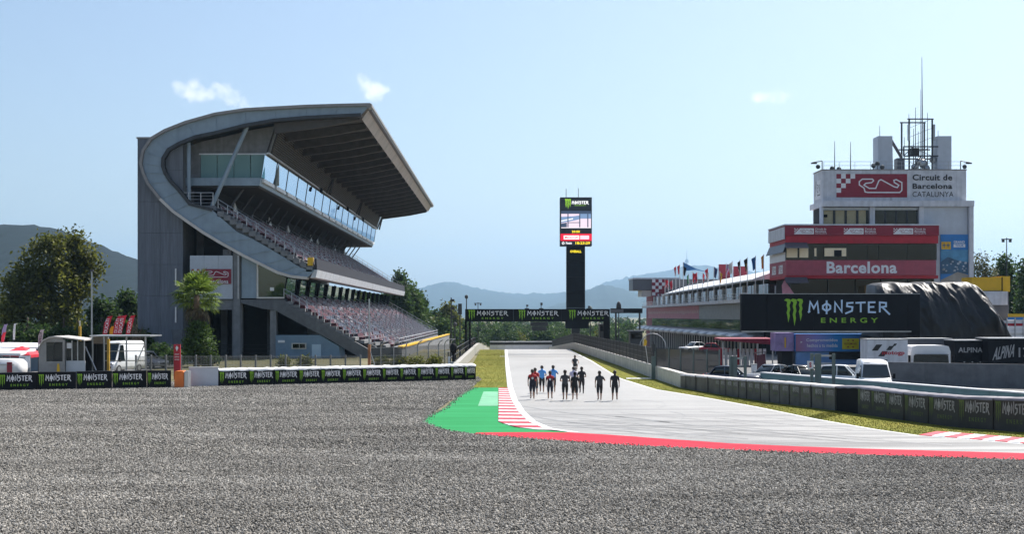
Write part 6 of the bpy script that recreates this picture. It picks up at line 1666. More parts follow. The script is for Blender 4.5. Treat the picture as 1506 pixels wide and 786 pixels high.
# ------------------------------------------------------------------ left-hand service area
Yk = 99.0
def kx(px): return (px - VX) * Yk / F
def kz(py): return H - (py - HY) * Yk / F
t = thing('kiosk', 'small rounded grey marshal kiosk with large windows and a pale roof', 'kiosk', (kx(90), Yk + 1.5, 0))
arch = [(kx(57), 0), (kx(57), kz(520)), (kx(59), kz(509)), (kx(64), kz(502)), (kx(72), kz(498)), (kx(80), kz(496.5)), (kx(95), kz(498)), (kx(95), 0)]
inn = [(kx(68), kz(532)), (kx(68), kz(504)), (kx(92), kz(504)), (kx(92), kz(532))]
mb = MB(); mb.box(kx(57), kx(68), Yk, Yk + .12, 0, kz(509)); mb.box(kx(92), kx(95), Yk, Yk + .12, 0, kz(500)); mb.box(kx(68), kx(92), Yk, Yk + .12, 0, kz(532)); mb.prism([(kx(59), kz(508.9)), (kx(64), kz(502)), (kx(72), kz(498)), (kx(80), kz(496.5)), (kx(92), kz(498)), (kx(92), kz(503.5)), (kx(68), kz(503.5)), (kx(68), kz(508.9))], 'y', Yk, Yk + .12); mb.build('front_wall', M('warm grey panel', (.30, .29, .28), .6, var=.15), t)
mb = MB(); mb.box(kx(57), kx(57) + .1, Yk + .12, Yk + 3, 0, kz(509)); mb.build('side_wall', MAT['grey_panel'], t)
mb = MB(); P = arch[1:7]
for a, c in zip(P, P[1:]): mb.hexa([(a[0], Yk - .15, a[1]), (c[0], Yk - .15, c[1]), (c[0], Yk + 3.2, c[1]), (a[0], Yk + 3.2, a[1]), (a[0], Yk - .15, a[1] + .1), (c[0], Yk - .15, c[1] + .1), (c[0], Yk + 3.2, c[1] + .1), (a[0], Yk + 3.2, a[1] + .1)])
mb.hexa([(kx(95), Yk - .15, kz(498)), (kx(125), Yk - .15, kz(501.5)), (kx(125), Yk + 3.2, kz(501.5)), (kx(95), Yk + 3.2, kz(498)), (kx(95), Yk - .15, kz(496.2)), (kx(125), Yk - .15, kz(500)), (kx(125), Yk + 3.2, kz(500)), (kx(95), Yk + 3.2, kz(496.2))]); mb.build('roof', MAT['rim_pale'], t)
for a, c in ((68.5, 80), (80.6, 91.8)):
    mb = MB(); mb.box(kx(a), kx(c), Yk + .04, Yk + .08, kz(531.8), kz(504.2)); mb.build('window_pane', seethru('kiosk glass', (.55, .58, .56), .3) if a < 70 else bpy.data.materials['kiosk glass'], t)
for a, c in ((95.5, 104), (104.6, 112.5), (113, 122)):
    mb = MB(); mb.box(kx(a), kx(c), Yk + .3, Yk + .34, kz(531), kz(503)); mb.build('window_pane', bpy.data.materials['kiosk glass'], t)
mb = MB(); mb.box(kx(95), kx(123.5), Yk + .25, Yk + .36, 0, kz(531.3)); mb.build('lower_panel', MAT['white_panel'], t)
mb = MB()
for px in (95, 104.3, 112.7, 122.5): mb.box(kx(px) - .04, kx(px) + .04, Yk + .22, Yk + .29, kz(531), kz(501.5))
mb.build('mullion', MAT['galv'], t)
mb = MB(); mb.box(kx(57) + .1, kx(124), Yk + 2.9, Yk + 3.0, 0, kz(503)); mb.build('back_wall', MAT['dark_int'], t)
mb = MB(); mb.box(kx(97), kx(104), Yk + .18, Yk + .21, kz(513), kz(505)); mb.build('notice', MAT['print_white'], t)
mb = MB(); mb.prism([(kx(87), 0), (kx(92.5), 0), (kx(90.5), kz(535)), (kx(89), kz(535))], 'y', Yk - .7, Yk - .5)
tag(mb.build('caution_board', MAT['yellow']), 'small yellow caution board leaning in front of the kiosk', 'sign')
# steel canopy frame
Yq = 101.0
def qx(px): return (px - VX) * Yq / F
def qz(py): return H - (py - HY) * Yq / F
t = thing('steel_canopy', 'open grey steel canopy frame with flat roof next to the kiosk', 'canopy', (qx(180), Yq + 1, 0))
mb = MB(); mb.box(qx(134), qx(223), Yq - .4, Yq + 3, qz(495.5), qz(493.5)); mb.build('roof', MAT['galv'], t)
mb = MB(); mb.box(qx(135), qx(157), Yq + .2, Yq + .3, qz(506), qz(496)); mb.build('fascia_board', M('rusty sheet', (.28, .22, .17), .7, var=.3), t)
for px in (136, 153, 186, 214):
    mb = MB(); mb.tube((qx(px), Yq, 0), (qx(px), Yq, qz(495.5)), .08); mb.build('post', MAT['galv'], t)
for a, c in (((213, 507), (197, 545)), ((126, 510), (142, 545))):
    mb = MB(); mb.tube((qx(a[0]), Yq - .1, qz(a[1])), (qx(c[0]), Yq - .1, qz(c[1])), .06); mb.build('brace', MAT['rail'], t)
for py in (506, 517, 531):
    mb = MB(); mb.tube((qx(153), Yq + .1, qz(py)), (qx(214), Yq + .1, qz(py)), .04); mb.build('rail', MAT['galv'], t)
mb = MB(); mb.box(qx(127), qx(151.5), Yq + 1.6, Yq + 1.7, 0, qz(507)); mb.build('mesh_screen', MAT['dark'], t)
for px, lab in ((117.5, 'yellow signal post with a pale lamp beside the kiosk'), (159.5, 'yellow signal post standing under the steel canopy')):
    Yl = 103.5 if px < 130 else 98.4; xx = W(px, 0, Yl).x; tt = thing('signal_post', lab, 'post', (xx, Yl, 0)); mb = MB(); mb.box(xx - .09, xx + .09, Yl - .1, Yl + .1, 0, W(0, 480 if px < 130 else 499, Yl).z); mb.build('post', M('ochre yellow paint', (.42, .25, .02), .6, var=.3), tt)
    mb = MB(); mb.tube((xx, Yl, W(0, 480 if px < 130 else 499, Yl).z), (xx, Yl, W(0, 472 if px < 130 else 496, Yl).z), .05); mb.build('lamp', MAT['offwhite'], tt)
# white lorry parked behind the canopy
van('white lorry with curved roof parked behind the steel canopy', (W(172, 0, 112).x, 113, 0), R(-18), 2.9, 'parked_lorry')
# team flags
def sail_flag(label, px, pt, pb, w, col, text, Y=118, lean=.3, tcol='print_white', group='tall team flags behind the kiosk'):
    x0, zt = P_(px, pt, Y); _, zb_ = P_(px, pb, Y)
    f = thing('sail_flag', label, 'flag', (x0, Y, 0), group)
    hgt = zt - zb_; ww = w * Y / F
    pts = [(0, 0), (ww * .75, 0), (ww * 1.0 + lean, hgt * .9), (ww + lean + .12, hgt), (ww * .4 + lean, hgt * .97), (lean * .5, hgt * .6)]
    mb = MB(); mb.prism([(x0 + a, zb_ + b_) for a, b_ in pts], 'y', Y, Y + .03); c_ = mb.build('cloth', col, f)
    mb = MB(); mb.path([(x0, Y + .05, 0), (x0, Y + .05, zb_), (x0 + lean * .5, Y + .05, zb_ + hgt * .6), (x0 + lean + ww * .4, Y + .05, zt)], .035); mb.build('pole', MAT['dark'], f)
    if text:
        A = Art(); v, fs = text_geo(text, .02)
        for a, b_ in v: A.v.append((ww * .15 + (1 - b_) * ww * .6 + lean * (.08 + a * .75), 0, hgt * (.08 + a * .75)))
        A.f = list(fs); A.m = [0] * len(fs)
        inst('lettering', A.done('lettering', [MAT[tcol]]), c_, (x0, Y - .012, zb_))
sail_flag('red team flag with white lettering, yellow foot, above the steel canopy', 151, 465, 492, 8.5, MAT['red_cloth'], 'DUCATI')
sail_flag('red team flag with white lettering beside its twin above the steel canopy', 166, 464.5, 492, 8, MAT['red_cloth'], 'DUCATI')
sail_flag('second of two overlapping red team flags above the steel canopy', 172, 464, 492, 8.5, MAT['red_cloth'], 'DUCATI', 117.5)
sail_flag('single red team flag with white lettering near the concrete tower', 185, 464, 492, 8, MAT['red_cloth'], 'DUCATI')
sail_flag('yellow flag standing between the red team flags', 161, 480, 492, 6, MAT['yellow'], None, 119, .05)
sail_flag('white team flag with black letters beside the kiosk roof', 56, 485, 507, 6.5, fc['white'], 'APRILIA', 110, .08, 'print_black')
sail_flag('blue and red narrow flag above the white awnings', 2, 477, 500, 6, fc['lilac'], None, 116, .12)
sail_flag('red lower flag in front of the blue one above the awnings', 1.5, 489, 504, 5, MAT['red_cloth'], None, 115, .1)
sail_flag('narrow white flag hanging straight above the awnings', 19, 476, 500, 3.5, fc['white'], None, 116, .02)
# gazebo, white awnings and white car on the far left
t = thing('gazebo', 'red pointed gazebo roof on thin legs left of the kiosk', 'gazebo', (W(27, 0, 106).x, 107, 0))
a, zt = P_(27, 509.5, 106); x0, zb_ = P_(10, 521, 106); x1, _ = P_(51, 526, 106)
mb = MB()
cs = [(x0, 105, zb_ + .1), (x1, 105, zb_ - .05), (x1, 108.5, zb_ - .05), (x0, 108.5, zb_ + .1)]
for i in range(4): mb.poly([cs[i], cs[(i + 1) % 4], (a, 106.8, zt)])
for i in range(4):
    c_, d_ = cs[i], cs[(i + 1) % 4]; mb.poly([c_, d_, (d_[0], d_[1], d_[2] - .25), (c_[0], c_[1], c_[2] - .25)])
mb.build('roof', MAT['red_cloth'], t)
for c_ in cs:
    mb = MB(); mb.tube((c_[0], c_[1], 0), (c_[0], c_[1], c_[2]), .04); mb.build('leg', MAT['galv'], t)
for px0, px1, py, Y, lab in ((-60, 57, 511, 112, 'long white flat awning roof behind the red gazebo'), (-60, 30, 520, 104, 'lower white awning roof left of the red gazebo')):
    t = thing('white_awning', lab, 'awning', (W(0, 0, Y).x, Y, 0)); x0, zz = P_(px0, py, Y); x1, _ = P_(px1, py, Y)
    mb = MB(); mb.hexa([(x0, Y, zz - .12), (x1, Y, zz - .22), (x1, Y + 3.5, zz + .1), (x0, Y + 3.5, zz + .2), (x0, Y, zz + .06), (x1, Y, zz - .02), (x1, Y + 3.5, zz + .3), (x0, Y + 3.5, zz + .4)]); mb.build('roof', MAT['white'], t)
    for k in range(4):
        xx = x0 + (x1 - x0) * (k + .4) / 4.2; mb = MB(); mb.tube((xx, Y + .3, 0), (xx, Y + .3, zz - .1), .05); mb.build('post', MAT['galv'], t)
    mb = MB(); mb.box(x0, x1 - .6, Y + 3.0, Y + 3.1, 0, zz - .4); mb.build('back_panel', MAT['blue_hut'], t)
t = thing('caravan', 'rounded white caravan body with a maroon panel in front of the awnings', 'caravan', (W(5, 0, 98).x, 98, 0))
x0, zt = P_(-40, 529, 97.5); x1, _ = P_(26, 0, 97.5)
mb = MB(); mb.prism([(x0, .35), (x1 - .1, .35), (x1, .9), (x1 - .05, zt - .35), (x1 - .35, zt - .06), (x1 - .9, zt), (x0, zt)], 'y', 97.6, 99.6); mb.build('body', MAT['white'], t, True)
a = W(10, 0, 97.5).x; mb = MB(); mb.box(a, a + .4, 97.5, 97.58, .6, 1.5); mb.build('panel', MAT['maroon_sign'], t)
mb = MB(); mb.tube((x0 + 1, 97.65, .33), (x0 + 1, 97.9, .33), .33, None, 14); mb.build('wheel', MAT['rubber'], t)
mb = MB(); mb.box(x0, x1 - .3, 97.5, 97.58, 1.3, 1.35); mb.build('trim', MAT['galv'], t)
t = thing('notice_board', 'pale display board on legs between the gazebo and the kiosk', 'board', (W(37, 0, 101).x, 101, 0))
x0, zt = P_(28, 524, 101); x1, _ = P_(44, 0, 101)
mb = MB(); mb.box(x0, x1, 101, 101.05, .9, zt); o = mb.build('board', MAT['white_panel'], t)
A = Art()
for k in range(5): A.rect(.1, .12 + k * .17, .5 + .08 * (k % 3), .2 + k * .17, 0, 1)
inst('lettering', A.done('lettering', [MAT['grey_panel']]), o, (x0, 100.99, .9), 0, (x1 - x0, 1, zt - .9))
for xx in (x0 + .1, x1 - .1):
    mb = MB(); mb.tube((xx, 101.08, 0), (xx, 101.08, zt), .03); mb.build('leg', MAT['galv'], t)

# chain-link fence in front of the grandstand, then the taller fence with bent tops
cf = thing('chain_link_fence', 'low chain link fence on pale posts in front of the grandstand', 'fence', (-25, 108, 0))
xs_ = [W(px, 0, 108).x for px in range(200, 545, 22)]
for i, xx in enumerate(xs_):
    mb = MB(); mb.box(xx - .07, xx + .07, 107.93, 108.07, 0, 1.75); mb.build('post', MAT['conc'], cf)
for a, c in zip(xs_, xs_[1:]):
    mb = MB(); mb.poly([(a, 108, .05), (c, 108, .05), (c, 108, 1.62), (a, 108, 1.62)], 1)
    for hz_ in (.1, .85, 1.62): mb.tube((a, 108, hz_), (c, 108, hz_), .018, None, 4)
    for q in range(1, 10): mb.tube((a + (c - a) * q / 10, 108, .1), (a + (c - a) * q / 10, 108, 1.62), .007, None, 3)
    mb.build('mesh_panel', [MAT['galv'], MAT['mesh_light']], cf, recalc=False)
bf = thing('debris_fence', 'grey debris fence with bent-over post tops at the corner of the lower tier', 'fence', (-10, 118, 0))
pts = []
for px, Y in ((545, 112), (560, 113), (579, 114.5), (597, 116), (614, 118), (630, 120), (645, 122.5), (654, 125), (663, 128)):
    pts.append(Vector((W(px, 0, Y).x, Y, 0)))
for p in pts:
    mb = MB(); mb.path([(p.x, p.y, 0), (p.x, p.y, 2.3), (p.x + .12, p.y - .1, 2.6), (p.x + .45, p.y - .2, 2.8)], .055); mb.build('post', MAT['galv'], bf)
for a, c in zip(pts, pts[1:]):
    mb = MB(); mb.poly([(a.x, a.y, .05), (c.x, c.y, .05), (c.x, c.y, 2.3), (a.x, a.y, 2.3)], 1)
    for hz_ in (.3, .9, 1.5, 2.25): mb.tube((a.x, a.y, hz_), (c.x, c.y, hz_), .018, None, 4)
    mb.tube((a.x + .45, a.y - .2, 2.8), (c.x + .45, c.y - .2, 2.8), .03, None, 4)
    mb.build('mesh_panel', [MAT['galv'], MAT['mesh_mid']], bf, recalc=False)
# dark railings and marshal gear behind the trackside wall
rl = thing('trackside_railing', 'dark stepped railing behind the low wall on the left of the straight', 'railing', (-5, 130, 0))
yy = 112.0; prev = None
while yy < 200:
    xx = -4.9 + (yy - 112) / 90 * .7; z = gz_ground(yy)
    mb = MB(); mb.tube((xx, yy, z), (xx, yy, z + 1.9), .06); mb.build('post', MAT['dark'], rl)
    if prev:
        mb = MB(); [mb.tube((prev[0], prev[1], prev[2] + h_), (xx, yy, z + h_), .05, None, 4) for h_ in (.6, 1.25, 1.85)]; mb.build('rail', MAT['dark'], rl)
    prev = (xx, yy, z); yy += 4
t = thing('marshal_post', 'dark cabinet with screens at the near end of the trackside railing', 'cabinet', (W(667, 0, 112).x, 112, 0))
xx = W(667, 0, 112).x
mb = MB(); mb.box(xx - .28, xx + .28, 111.8, 112.3, 0, 1.0); mb.build('base', MAT['galv'], t); mb = MB(); mb.ball((xx, 112, 2.2), .34, .3, .5, 10, 7); mb.tube((xx, 112, 1), (xx, 112, 1.9), .1); mb.build('loudspeaker', MAT['black'], t, True)
mb = MB(); mb.box(xx - .5, xx - .3, 111.7, 111.75, .8, 1.5); mb.build('notice', MAT['print_white'], t)
# slender masts near the gantry
for px, pt, pb, Y, lab, kind in ((663.5, 438, 520, 150, 'thin mast carrying small boxes left of the gantry', 1), (676.5, 447, 520, 158, 'stout mast with a lattice panel near its top left of the gantry', 2), (686, 437, 500, 172, 'mast with a round lamp top rising behind the gantry leg', 3), (703, 445, 500, 260, 'thin cross-topped mast beyond the gantry', 4), (669, 478, 520, 140, 'short post with a dark lamp head beside the debris fence', 3), (135, 397, 520, 125, 'tall bare light pole beside the big leafy tree', 5), (868, 455, 500, 210, 'short mast with an egg shaped lamp beside the pylon', 6), (910, 455, 500, 202, 'mast with a caged lamp head above the sign beam', 6), (1480.5, 350, 440, 190, 'tall thin light pole above the right-hand trees', 4)):
    x0, zt = P_(px, pt, Y); t = thing('lamp_mast', lab, 'mast', (x0, Y, gz_ground(Y)))
    mb = MB(); mb.tube((x0, Y, gz_ground(Y)), (x0, Y, zt), .11, .07, 6); mb.build('pole', MAT['dark'] if kind != 5 else MAT['galv'], t)
    mb = MB()
    if kind == 1: [mb.box(x0, x0 + .4, Y - .15, Y + .15, zt - .5 - k * 1.0, zt - .2 - k * 1.0) for k in range(3)]
    elif kind == 2: mb.box(x0 - .25, x0 + .25, Y - .1, Y + .1, zt - 1.4, zt)
    elif kind == 3: mb.ball((x0, Y, zt), .25, .25, .3, 8, 5)
    elif kind == 4: mb.box(x0 - .8, x0 + .8, Y - .1, Y + .1, zt - .3, zt - .15); mb.box(x0 - .7, x0 - .4, Y - .2, Y + .2, zt - .7, zt - .31); mb.box(x0 + .4, x0 + .7, Y - .2, Y + .2, zt - .7, zt - .31)
    elif kind == 5: mb.box(x0 - .15, x0 + .15, Y - .2, Y + .2, zt - .2, zt + .02)
    else: mb.ball((x0, Y, zt - .2 if px < 900 else zt + .3), .42, .42, .75 if px < 900 else 1.0, 10, 6)
    mb.build('lamp_head', MAT['dark'] if px != 868 else MAT['green_post'], t)
t = thing('roller_post', 'orange wrapped steel post leaning brace at the corner of the lower seats', 'post', (W(543, 0, 111).x, 111, 0))
xx = W(543, 0, 111).x; mb = MB(); mb.tube((xx, 111, 0), (xx, 111, W(0, 440, 111).z), .07); mb.build('pole', MAT['galv'], t)
mb = MB(); mb.box(xx - .12, xx + .12, 110.88, 111.12, W(0, 545, 111).z, W(0, 507, 111).z); mb.build('wrap', M('faded orange wrap', (.42, .17, .08), .7, var=.3), t)
mb = MB(); mb.tube((xx, 111, W(0, 513, 111).z), (xx + .7, 111, .1), .05); mb.build('brace', MAT['galv'], t)
# yellow marshal flag on the pit wall
t = thing('marshal_flag', 'small yellow flag on a stick above the pit wall fence', 'flag', (W(949, 0, 104).x, 104, 1.05))
x0, zt = P_(948, 498, 104.5); mb = MB(); mb.tube((x0 + .3, 104.5, 1.05), (x0, 104.5, zt), .03); mb.build('stick', MAT['rail'], t)
mb = MB(); mb.prism([(x0, zt), (x0 + .2, zt - .25), (x0 + .14, zt - .6), (x0 - .1, zt - .65)], 'y', 104.4, 104.43); mb.build('cloth', MAT['yellow'], t)
# pit wall stands: dark cabins and an arched clear tunnel behind the fence
for px, pt, w, Y, lab in ((889, 478, 14, 175, 'dark timing cabin behind the pit wall fence below the gantry'), (936, 488, 18, 150, 'low black cabin behind the pit wall fence beside the arch')):
    x0, zt = P_(px, pt, Y); t = thing('pit_wall_stand', lab, 'cabin', (x0, Y, 0)); ww = w * Y / F
    mb = MB(); mb.box(x0 - ww / 2, x0 + ww / 2, Y, Y + 2, .5, zt); mb.build('body', MAT['dark'], t); mb = MB(); mb.box(x0 - ww / 2 - .2, x0 + ww / 2 + .2, Y - .2, Y + 2.2, zt + .002, zt + .12); mb.build('roof', MAT['grey_panel'], t)
    mb = MB(); mb.box(x0 - ww / 2 + .1, x0 + ww / 2 - .1, Y - .02, Y - .005, zt - .9, zt - .2); mb.build('window', MAT['glass_dark'], t)
    for sx in (-1, 1):
        mb = MB(); mb.box(x0 + sx * ww * .42 - .06, x0 + sx * ww * .42 + .06, Y + .2, Y + .32, 0, .5); mb.build('leg', MAT['dark'], t)
t = thing('arched_shelter', 'white arched clear shelter behind the pit wall fence', 'shelter', (W(957, 0, 140).x, 140, 0))
mb = MB(); ring = []
for k in range(9):
    a_ = math.pi * k / 8; ring.append((W(960, 0, 140).x - 1.5 * math.cos(a_), 140, 1.6 + 1.6 * math.sin(a_)))
mb.path([(ring[0][0], 140, 0)] + ring + [(ring[-1][0], 140, 0)], .045); mb.build('arch', MAT['galv'], t)
mb = MB(); mb.poly([(ring[0][0], 140.05, 0)] + [(a_, 140.05, c_) for a_, _, c_ in ring] + [(ring[-1][0], 140.05, 0)]); mb.build('clear_panel', MAT['mesh_mid'], t, recalc=False)
# ------------------------------------------------------------------ people walking the track
def pm(n_, c): return bpy.data.materials.get(n_) or M(n_, c, .8, var=.12)
CL = {'navy': pm('navy cloth wear', (.014, .016, .03)), 'black': pm('black cloth wear', (.016, .016, .018)), 'charcoal': pm('charcoal cloth wear', (.05, .05, .054)), 'red': pm('red shirt', (.42, .03, .03)), 'blue': pm('light blue shirt', (.10, .34, .75)), 'lilac': pm('pale lilac shirt', (.50, .47, .62)), 'white': pm('white cloth wear', (.6, .6, .6))}
def person(label, px, py, hgt, top, bottom, yoke=None, long_trousers=False, arms='down', stride=.16, phase=1, rz=0.0, hair='hair', sit=False, loc=None, group='people walking along the track', facing=0.0, emblem=False):
    s = hgt / 1.80
    g_ = G(px, py) if loc is None else Vector(loc)
    root = thing('person', label, 'person', (0, 0, 0), group)
    V, E, RR, BM = [], [], [], []      # verts, edges, radii, edge material
    def v(p, r): V.append(Vector(p)); RR.append(r); return len(V) - 1
    def e(a, b_, m_): E.append((a, b_)); BM.append(m_)
    TOP, BOT, SK, SH, HR, YK = 0, 1, 2, 3, 4, 5
    pel = v((0, 0, .96), .15)
    wai = v((0, .0, 1.12), .142); che = v((0, .01, 1.30), .168); nb = v((0, 0, 1.46), .075); he0 = v((0, .01, 1.57), .075); he1 = v((0, .015, 1.66), .098); he2 = v((0, .01, 1.75), .075)
    e(pel, wai, TOP); e(wai, che, TOP); e(che, nb, YK); e(nb, he0, SK); e(he0, he1, HR); e(he1, he2, HR)
    hands = []
    for sx in (-1, 1):
        sh = v((sx * .175, 0, 1.41), .075)
        if arms == 'down' or (arms == 'phone' and sx < 0) or (arms == 'elbow' and sx < 0):
            el = v((sx * .24, -.03 * sx * phase, 1.13), .048); ma = v((sx * .215, -.015, 1.25), .064); wr = v((sx * .25, .05 + .06 * sx * phase, .90), .031); ha = v((sx * .245, .08 + .07 * sx * phase, .83), .036)
        elif arms == 'front':
            ma = v((sx * .235, -.01, 1.27), .055); el = v((sx * .27, .0, 1.14), .046); wr = v((sx * .16, .23, 1.12), .031); ha = v((sx * .09, .28, 1.13), .036)
        elif arms == 'bars':
            ma = v((sx * .24, .12, 1.32), .052); el = v((sx * .30, .25, 1.22), .044); wr = v((sx * .27, .47, 1.13), .031); ha = v((sx * .26, .54, 1.12), .036)
        else:                          # one arm bent, hand at the face or held out
            ma = v((sx * .25, .02, 1.33), .055); el = v((sx * .33, .08, 1.20), .046); wr = v((sx * .24, .28, 1.27), .031); ha = v((sx * .2, .33, 1.29), .036)
        e(che, sh, YK); e(sh, ma, TOP); e(ma, el, SK if arms != 'long' else TOP); e(el, wr, SK); e(wr, ha, SK); hands.append((V[wr].copy(), V[ha].copy(), sx))
        f = stride * 1.45 * sx * phase
        if sit:
            kn = v((sx * .13, .42, .84 - .12 * sx), .07); th = v((sx * .12, .2, .92), .09); an = v((sx * .13, .30, .44 - .16 * sx), .042); to = v((sx * .13, .44, .40 - .16 * sx), .036)
        else:
            lift = .07 if f < -.05 else 0.0
            th = v((sx * .105, f * .35, .74), .108); kn = v((sx * .11, f * .8 + .03, .50), .062); an = v((sx * .11, f * 1.5 - .02, .095 + lift), .042); to = v((sx * .125, f * 1.5 + .15, .045 + lift * .5), .04)
        hip = v((sx * .09, 0, .90), .115); ca = v(tuple((V[kn] * .6 + V[an] * .4) + Vector((0, -.02, 0))), .055)
        e(pel, hip, BOT); e(hip, th, BOT); e(th, kn, BOT); e(kn, ca, BOT if long_trousers else SK); e(ca, an, BOT if long_trousers else SK); e(an, to, SH)
        if not long_trousers: RR[kn] = .075
    me = bpy.data.meshes.new('body'); me.from_pydata([tuple(p) for p in V], E, [])
    o = bpy.data.objects.new('tmp', me); COL.objects.link(o)
    sk = o.modifiers.new('skin', 'SKIN'); sk.use_smooth_shade = True
    for i, sv in enumerate(me.skin_vertices[0].data): sv.radius = (RR[i], RR[i]); sv.use_root = (i == pel)
    ss_ = o.modifiers.new('sub', 'SUBSURF'); ss_.levels = 1; ss_.render_levels = 1
    dg = bpy.context.evaluated_depsgraph_get(); dg.update()
    m2 = bpy.data.meshes.new_from_object(o.evaluated_get(dg)); bpy.data.objects.remove(o)
    m2.name = 'body'; m2.materials.clear()
    for m_ in (CL[top], CL[bottom], MAT['skin'], MAT['shoe'], MAT[hair] if hair in MAT else CL[hair], CL[yoke or top]): m2.materials.append(m_)
    for p in m2.polygons:
        c = p.center; best = None
        for (a, b_), m_ in zip(E, BM):
            A_, B_ = V[a], V[b_]; d = B_ - A_; t = max(0, min(1, (c - A_).dot(d) / d.length_squared)); q = (c - (A_ + d * t)).length - RR[a] * .5
            if best is None or q < best[0]: best = (q, m_)
        mi = best[1]
        if mi == HR and c.y > .05 and c.z < 1.70: mi = SK
        if mi == SK and c.z > 1.60 and c.y < .03: mi = HR
        if mi == TOP and c.z < .93 and not sit: mi = BOT
        p.material_index = mi; p.use_smooth = True
    # widen the trunk a little, flatten front to back
    for vv in m2.vertices:
        z = vv.co.z
        if .85 < z < 1.5 and abs(vv.co.x) < .26 and not sit:
            k = math.sin((z - .85) / .65 * math.pi) ; vv.co.x *= 1 + .10 * k
            if abs(vv.co.x) < .2: vv.co.y *= 1 - .12 * k
    bm = bmesh.new(); bm.from_mesh(m2)
    # fingers, ears and nose grown into the same mesh
    ex_ = MB()
    for wr, ha, sx in hands:
        d = (ha - wr).normalized(); side = d.cross(Vector((sx, 0, 0))); side = side.normalized() if side.length > .05 else Vector((0, 1, 0))
        for k, (off, ln) in enumerate(((-.027, .07), (-.009, .082), (.009, .078), (.027, .06))):
            a = ha + side * off + d * .01; b1 = a + d * (ln * .55); c1 = b1 + (d * .8 + Vector((-sx * .5, .25, 0))).normalized() * (ln * .5)
            ex_.tube(a, b1, .0095, .009, 5, 2); ex_.tube(b1, c1, .009, .007, 5, 2)
        a = ha + side * .03 - d * .02; ex_.tube(a, a + (side * .7 + d * .7).normalized() * .055, .011, .008, 5, 2)
        ex_.ball(tuple(ha + d * .01), .03, .03, .045, 8, 5, 2)
    for sx in (-1, 1): ex_.ball((sx * .098, .01, 1.64), .014, .022, .034, 6, 4, 2)
    ex_.ball((0, .118, 1.63), .014, .022, .024, 6, 4, 2)
    ex_.ball((0, .0, 1.70), .102, .112, .095, 10, 6, 4)
    m3 = ex_.mesh('x', [MAT['skin']], smooth=True); bm.from_mesh(m3); bm.to_mesh(m2); bm.free(); bpy.data.meshes.remove(m3)
    b_ = bpy.data.objects.new('body', m2); COL.objects.link(b_); b_.parent = root
    if emblem:
        mb = MB(); mb.tube((0, -.128, 1.26), (0, -.146, 1.26), .07, None, 10); mb.build('shirt_emblem', CL['white'], root)
    root.location = (g_.x, g_.y, g_.z + .012); root.rotation_euler = (0, 0, rz); root.scale = (s, s, s)
    return root
person('man in red and navy shirt with a round white back emblem, navy shorts, curly hair', 783, 588.5, 1.90, 'navy', 'navy', 'red', False, 'down', .13, 1, .05, emblem=True)
person('person in dark red shirt half hidden by the curly haired man', 787, 583, 1.84, 'red', 'navy', None, False, 'down', .12, -1)
person('man in light blue shirt and black shorts walking alone', 797, 578.5, 1.86, 'blue', 'black', None, False, 'front', .10, 1)
person('shorter man in red and navy shirt with a white back emblem beside the blue shirts', 809, 588.5, 1.80, 'navy', 'navy', 'red', False, 'down', .14, -1, -.05, emblem=True)
person('man in light blue shirt and maroon shorts behind a red shirted man', 813.5, 578.5, 1.88, 'blue', 'navy', None, False, 'elbow', .12, 1)
person('man in charcoal shirt and black shorts with hands held in front', 831, 590, 1.90, 'charcoal', 'black', None, False, 'front', .18, 1)
person('man in black with a dark cap in front of the lilac shirt', 845.5, 590, 1.78, 'black', 'black', None, False, 'down', .12, -1, hair='black')
person('person in pale lilac shirt partly hidden behind the man with the cap', 843.5, 580, 1.82, 'lilac', 'black', None, False, 'down', .1, 1)
person('man dressed in black with long trousers', 855.5, 580.5, 1.84, 'black', 'black', None, True, 'front', .05, 1)
person('man in dark shirt and shorts raising his right elbow', 881.8, 590.5, 1.86, 'charcoal', 'black', None, False, 'elbow', .13, 1, .04)
person('man in black shirt and shorts with arms hanging, beside the grass', 904.2, 590.5, 1.88, 'black', 'black', None, False, 'down', .10, -1, -.03)
# cyclist coming towards the group
cy = G(845.5, 552.5)
bk = thing('bicycle', 'dark bicycle ridden towards the walking group', 'bicycle', (0, 0, 0))
for yy, nm in ((.52, 'wheel'), (-.52, 'wheel')):
    mb = MB(); n = 20
    P = [(0, yy + .34 * math.cos(2 * math.pi * k / n), .35 + .34 * math.sin(2 * math.pi * k / n)) for k in range(n + 1)]
    mb.path(P, .018, 5)
    for k in range(0, n, 2): mb.tube((0, yy, .35), P[k], .003, None, 3)
    mb.build('wheel', MAT['rubber'], bk)
mb = MB(); mb.path([(0, -.52, .35), (0, -.16, .86), (0, .36, .84), (0, -.05, .32), (0, -.52, .35)], .02); mb.tube((0, -.16, .9), (0, -.05, .32), .02); mb.path([(0, .52, .35), (0, .36, .84), (0, .34, .98)], .02); mb.build('frame', MAT['dark'], bk)
mb = MB(); mb.path([(-.28, .40, 1.06), (-.06, .34, 1.0), (.06, .34, 1.0), (.28, .40, 1.06)], .016); mb.build('handlebar', MAT['dark'], bk)
mb = MB(); mb.ball((0, -.18, .93), .08, .14, .04, 8, 5); mb.build('saddle', MAT['black'], bk, True)
mb = MB(); mb.tube((-.15, -.05, .25), (-.15, -.05, .35), .02); mb.tube((-.12, -.05, .3), (.12, -.05, .36), .015); mb.build('pedal', MAT['dark'], bk)
bk.location = (cy.x, cy.y, .012); bk.rotation_euler = (0, 0, math.pi + .1)
person('cyclist in dark clothes riding towards the group', 0, 0, 1.78, 'charcoal', 'black', None, False, 'bars', .1, 1, math.pi + .1, sit=True, loc=(cy.x, cy.y, -.02), group='riders')
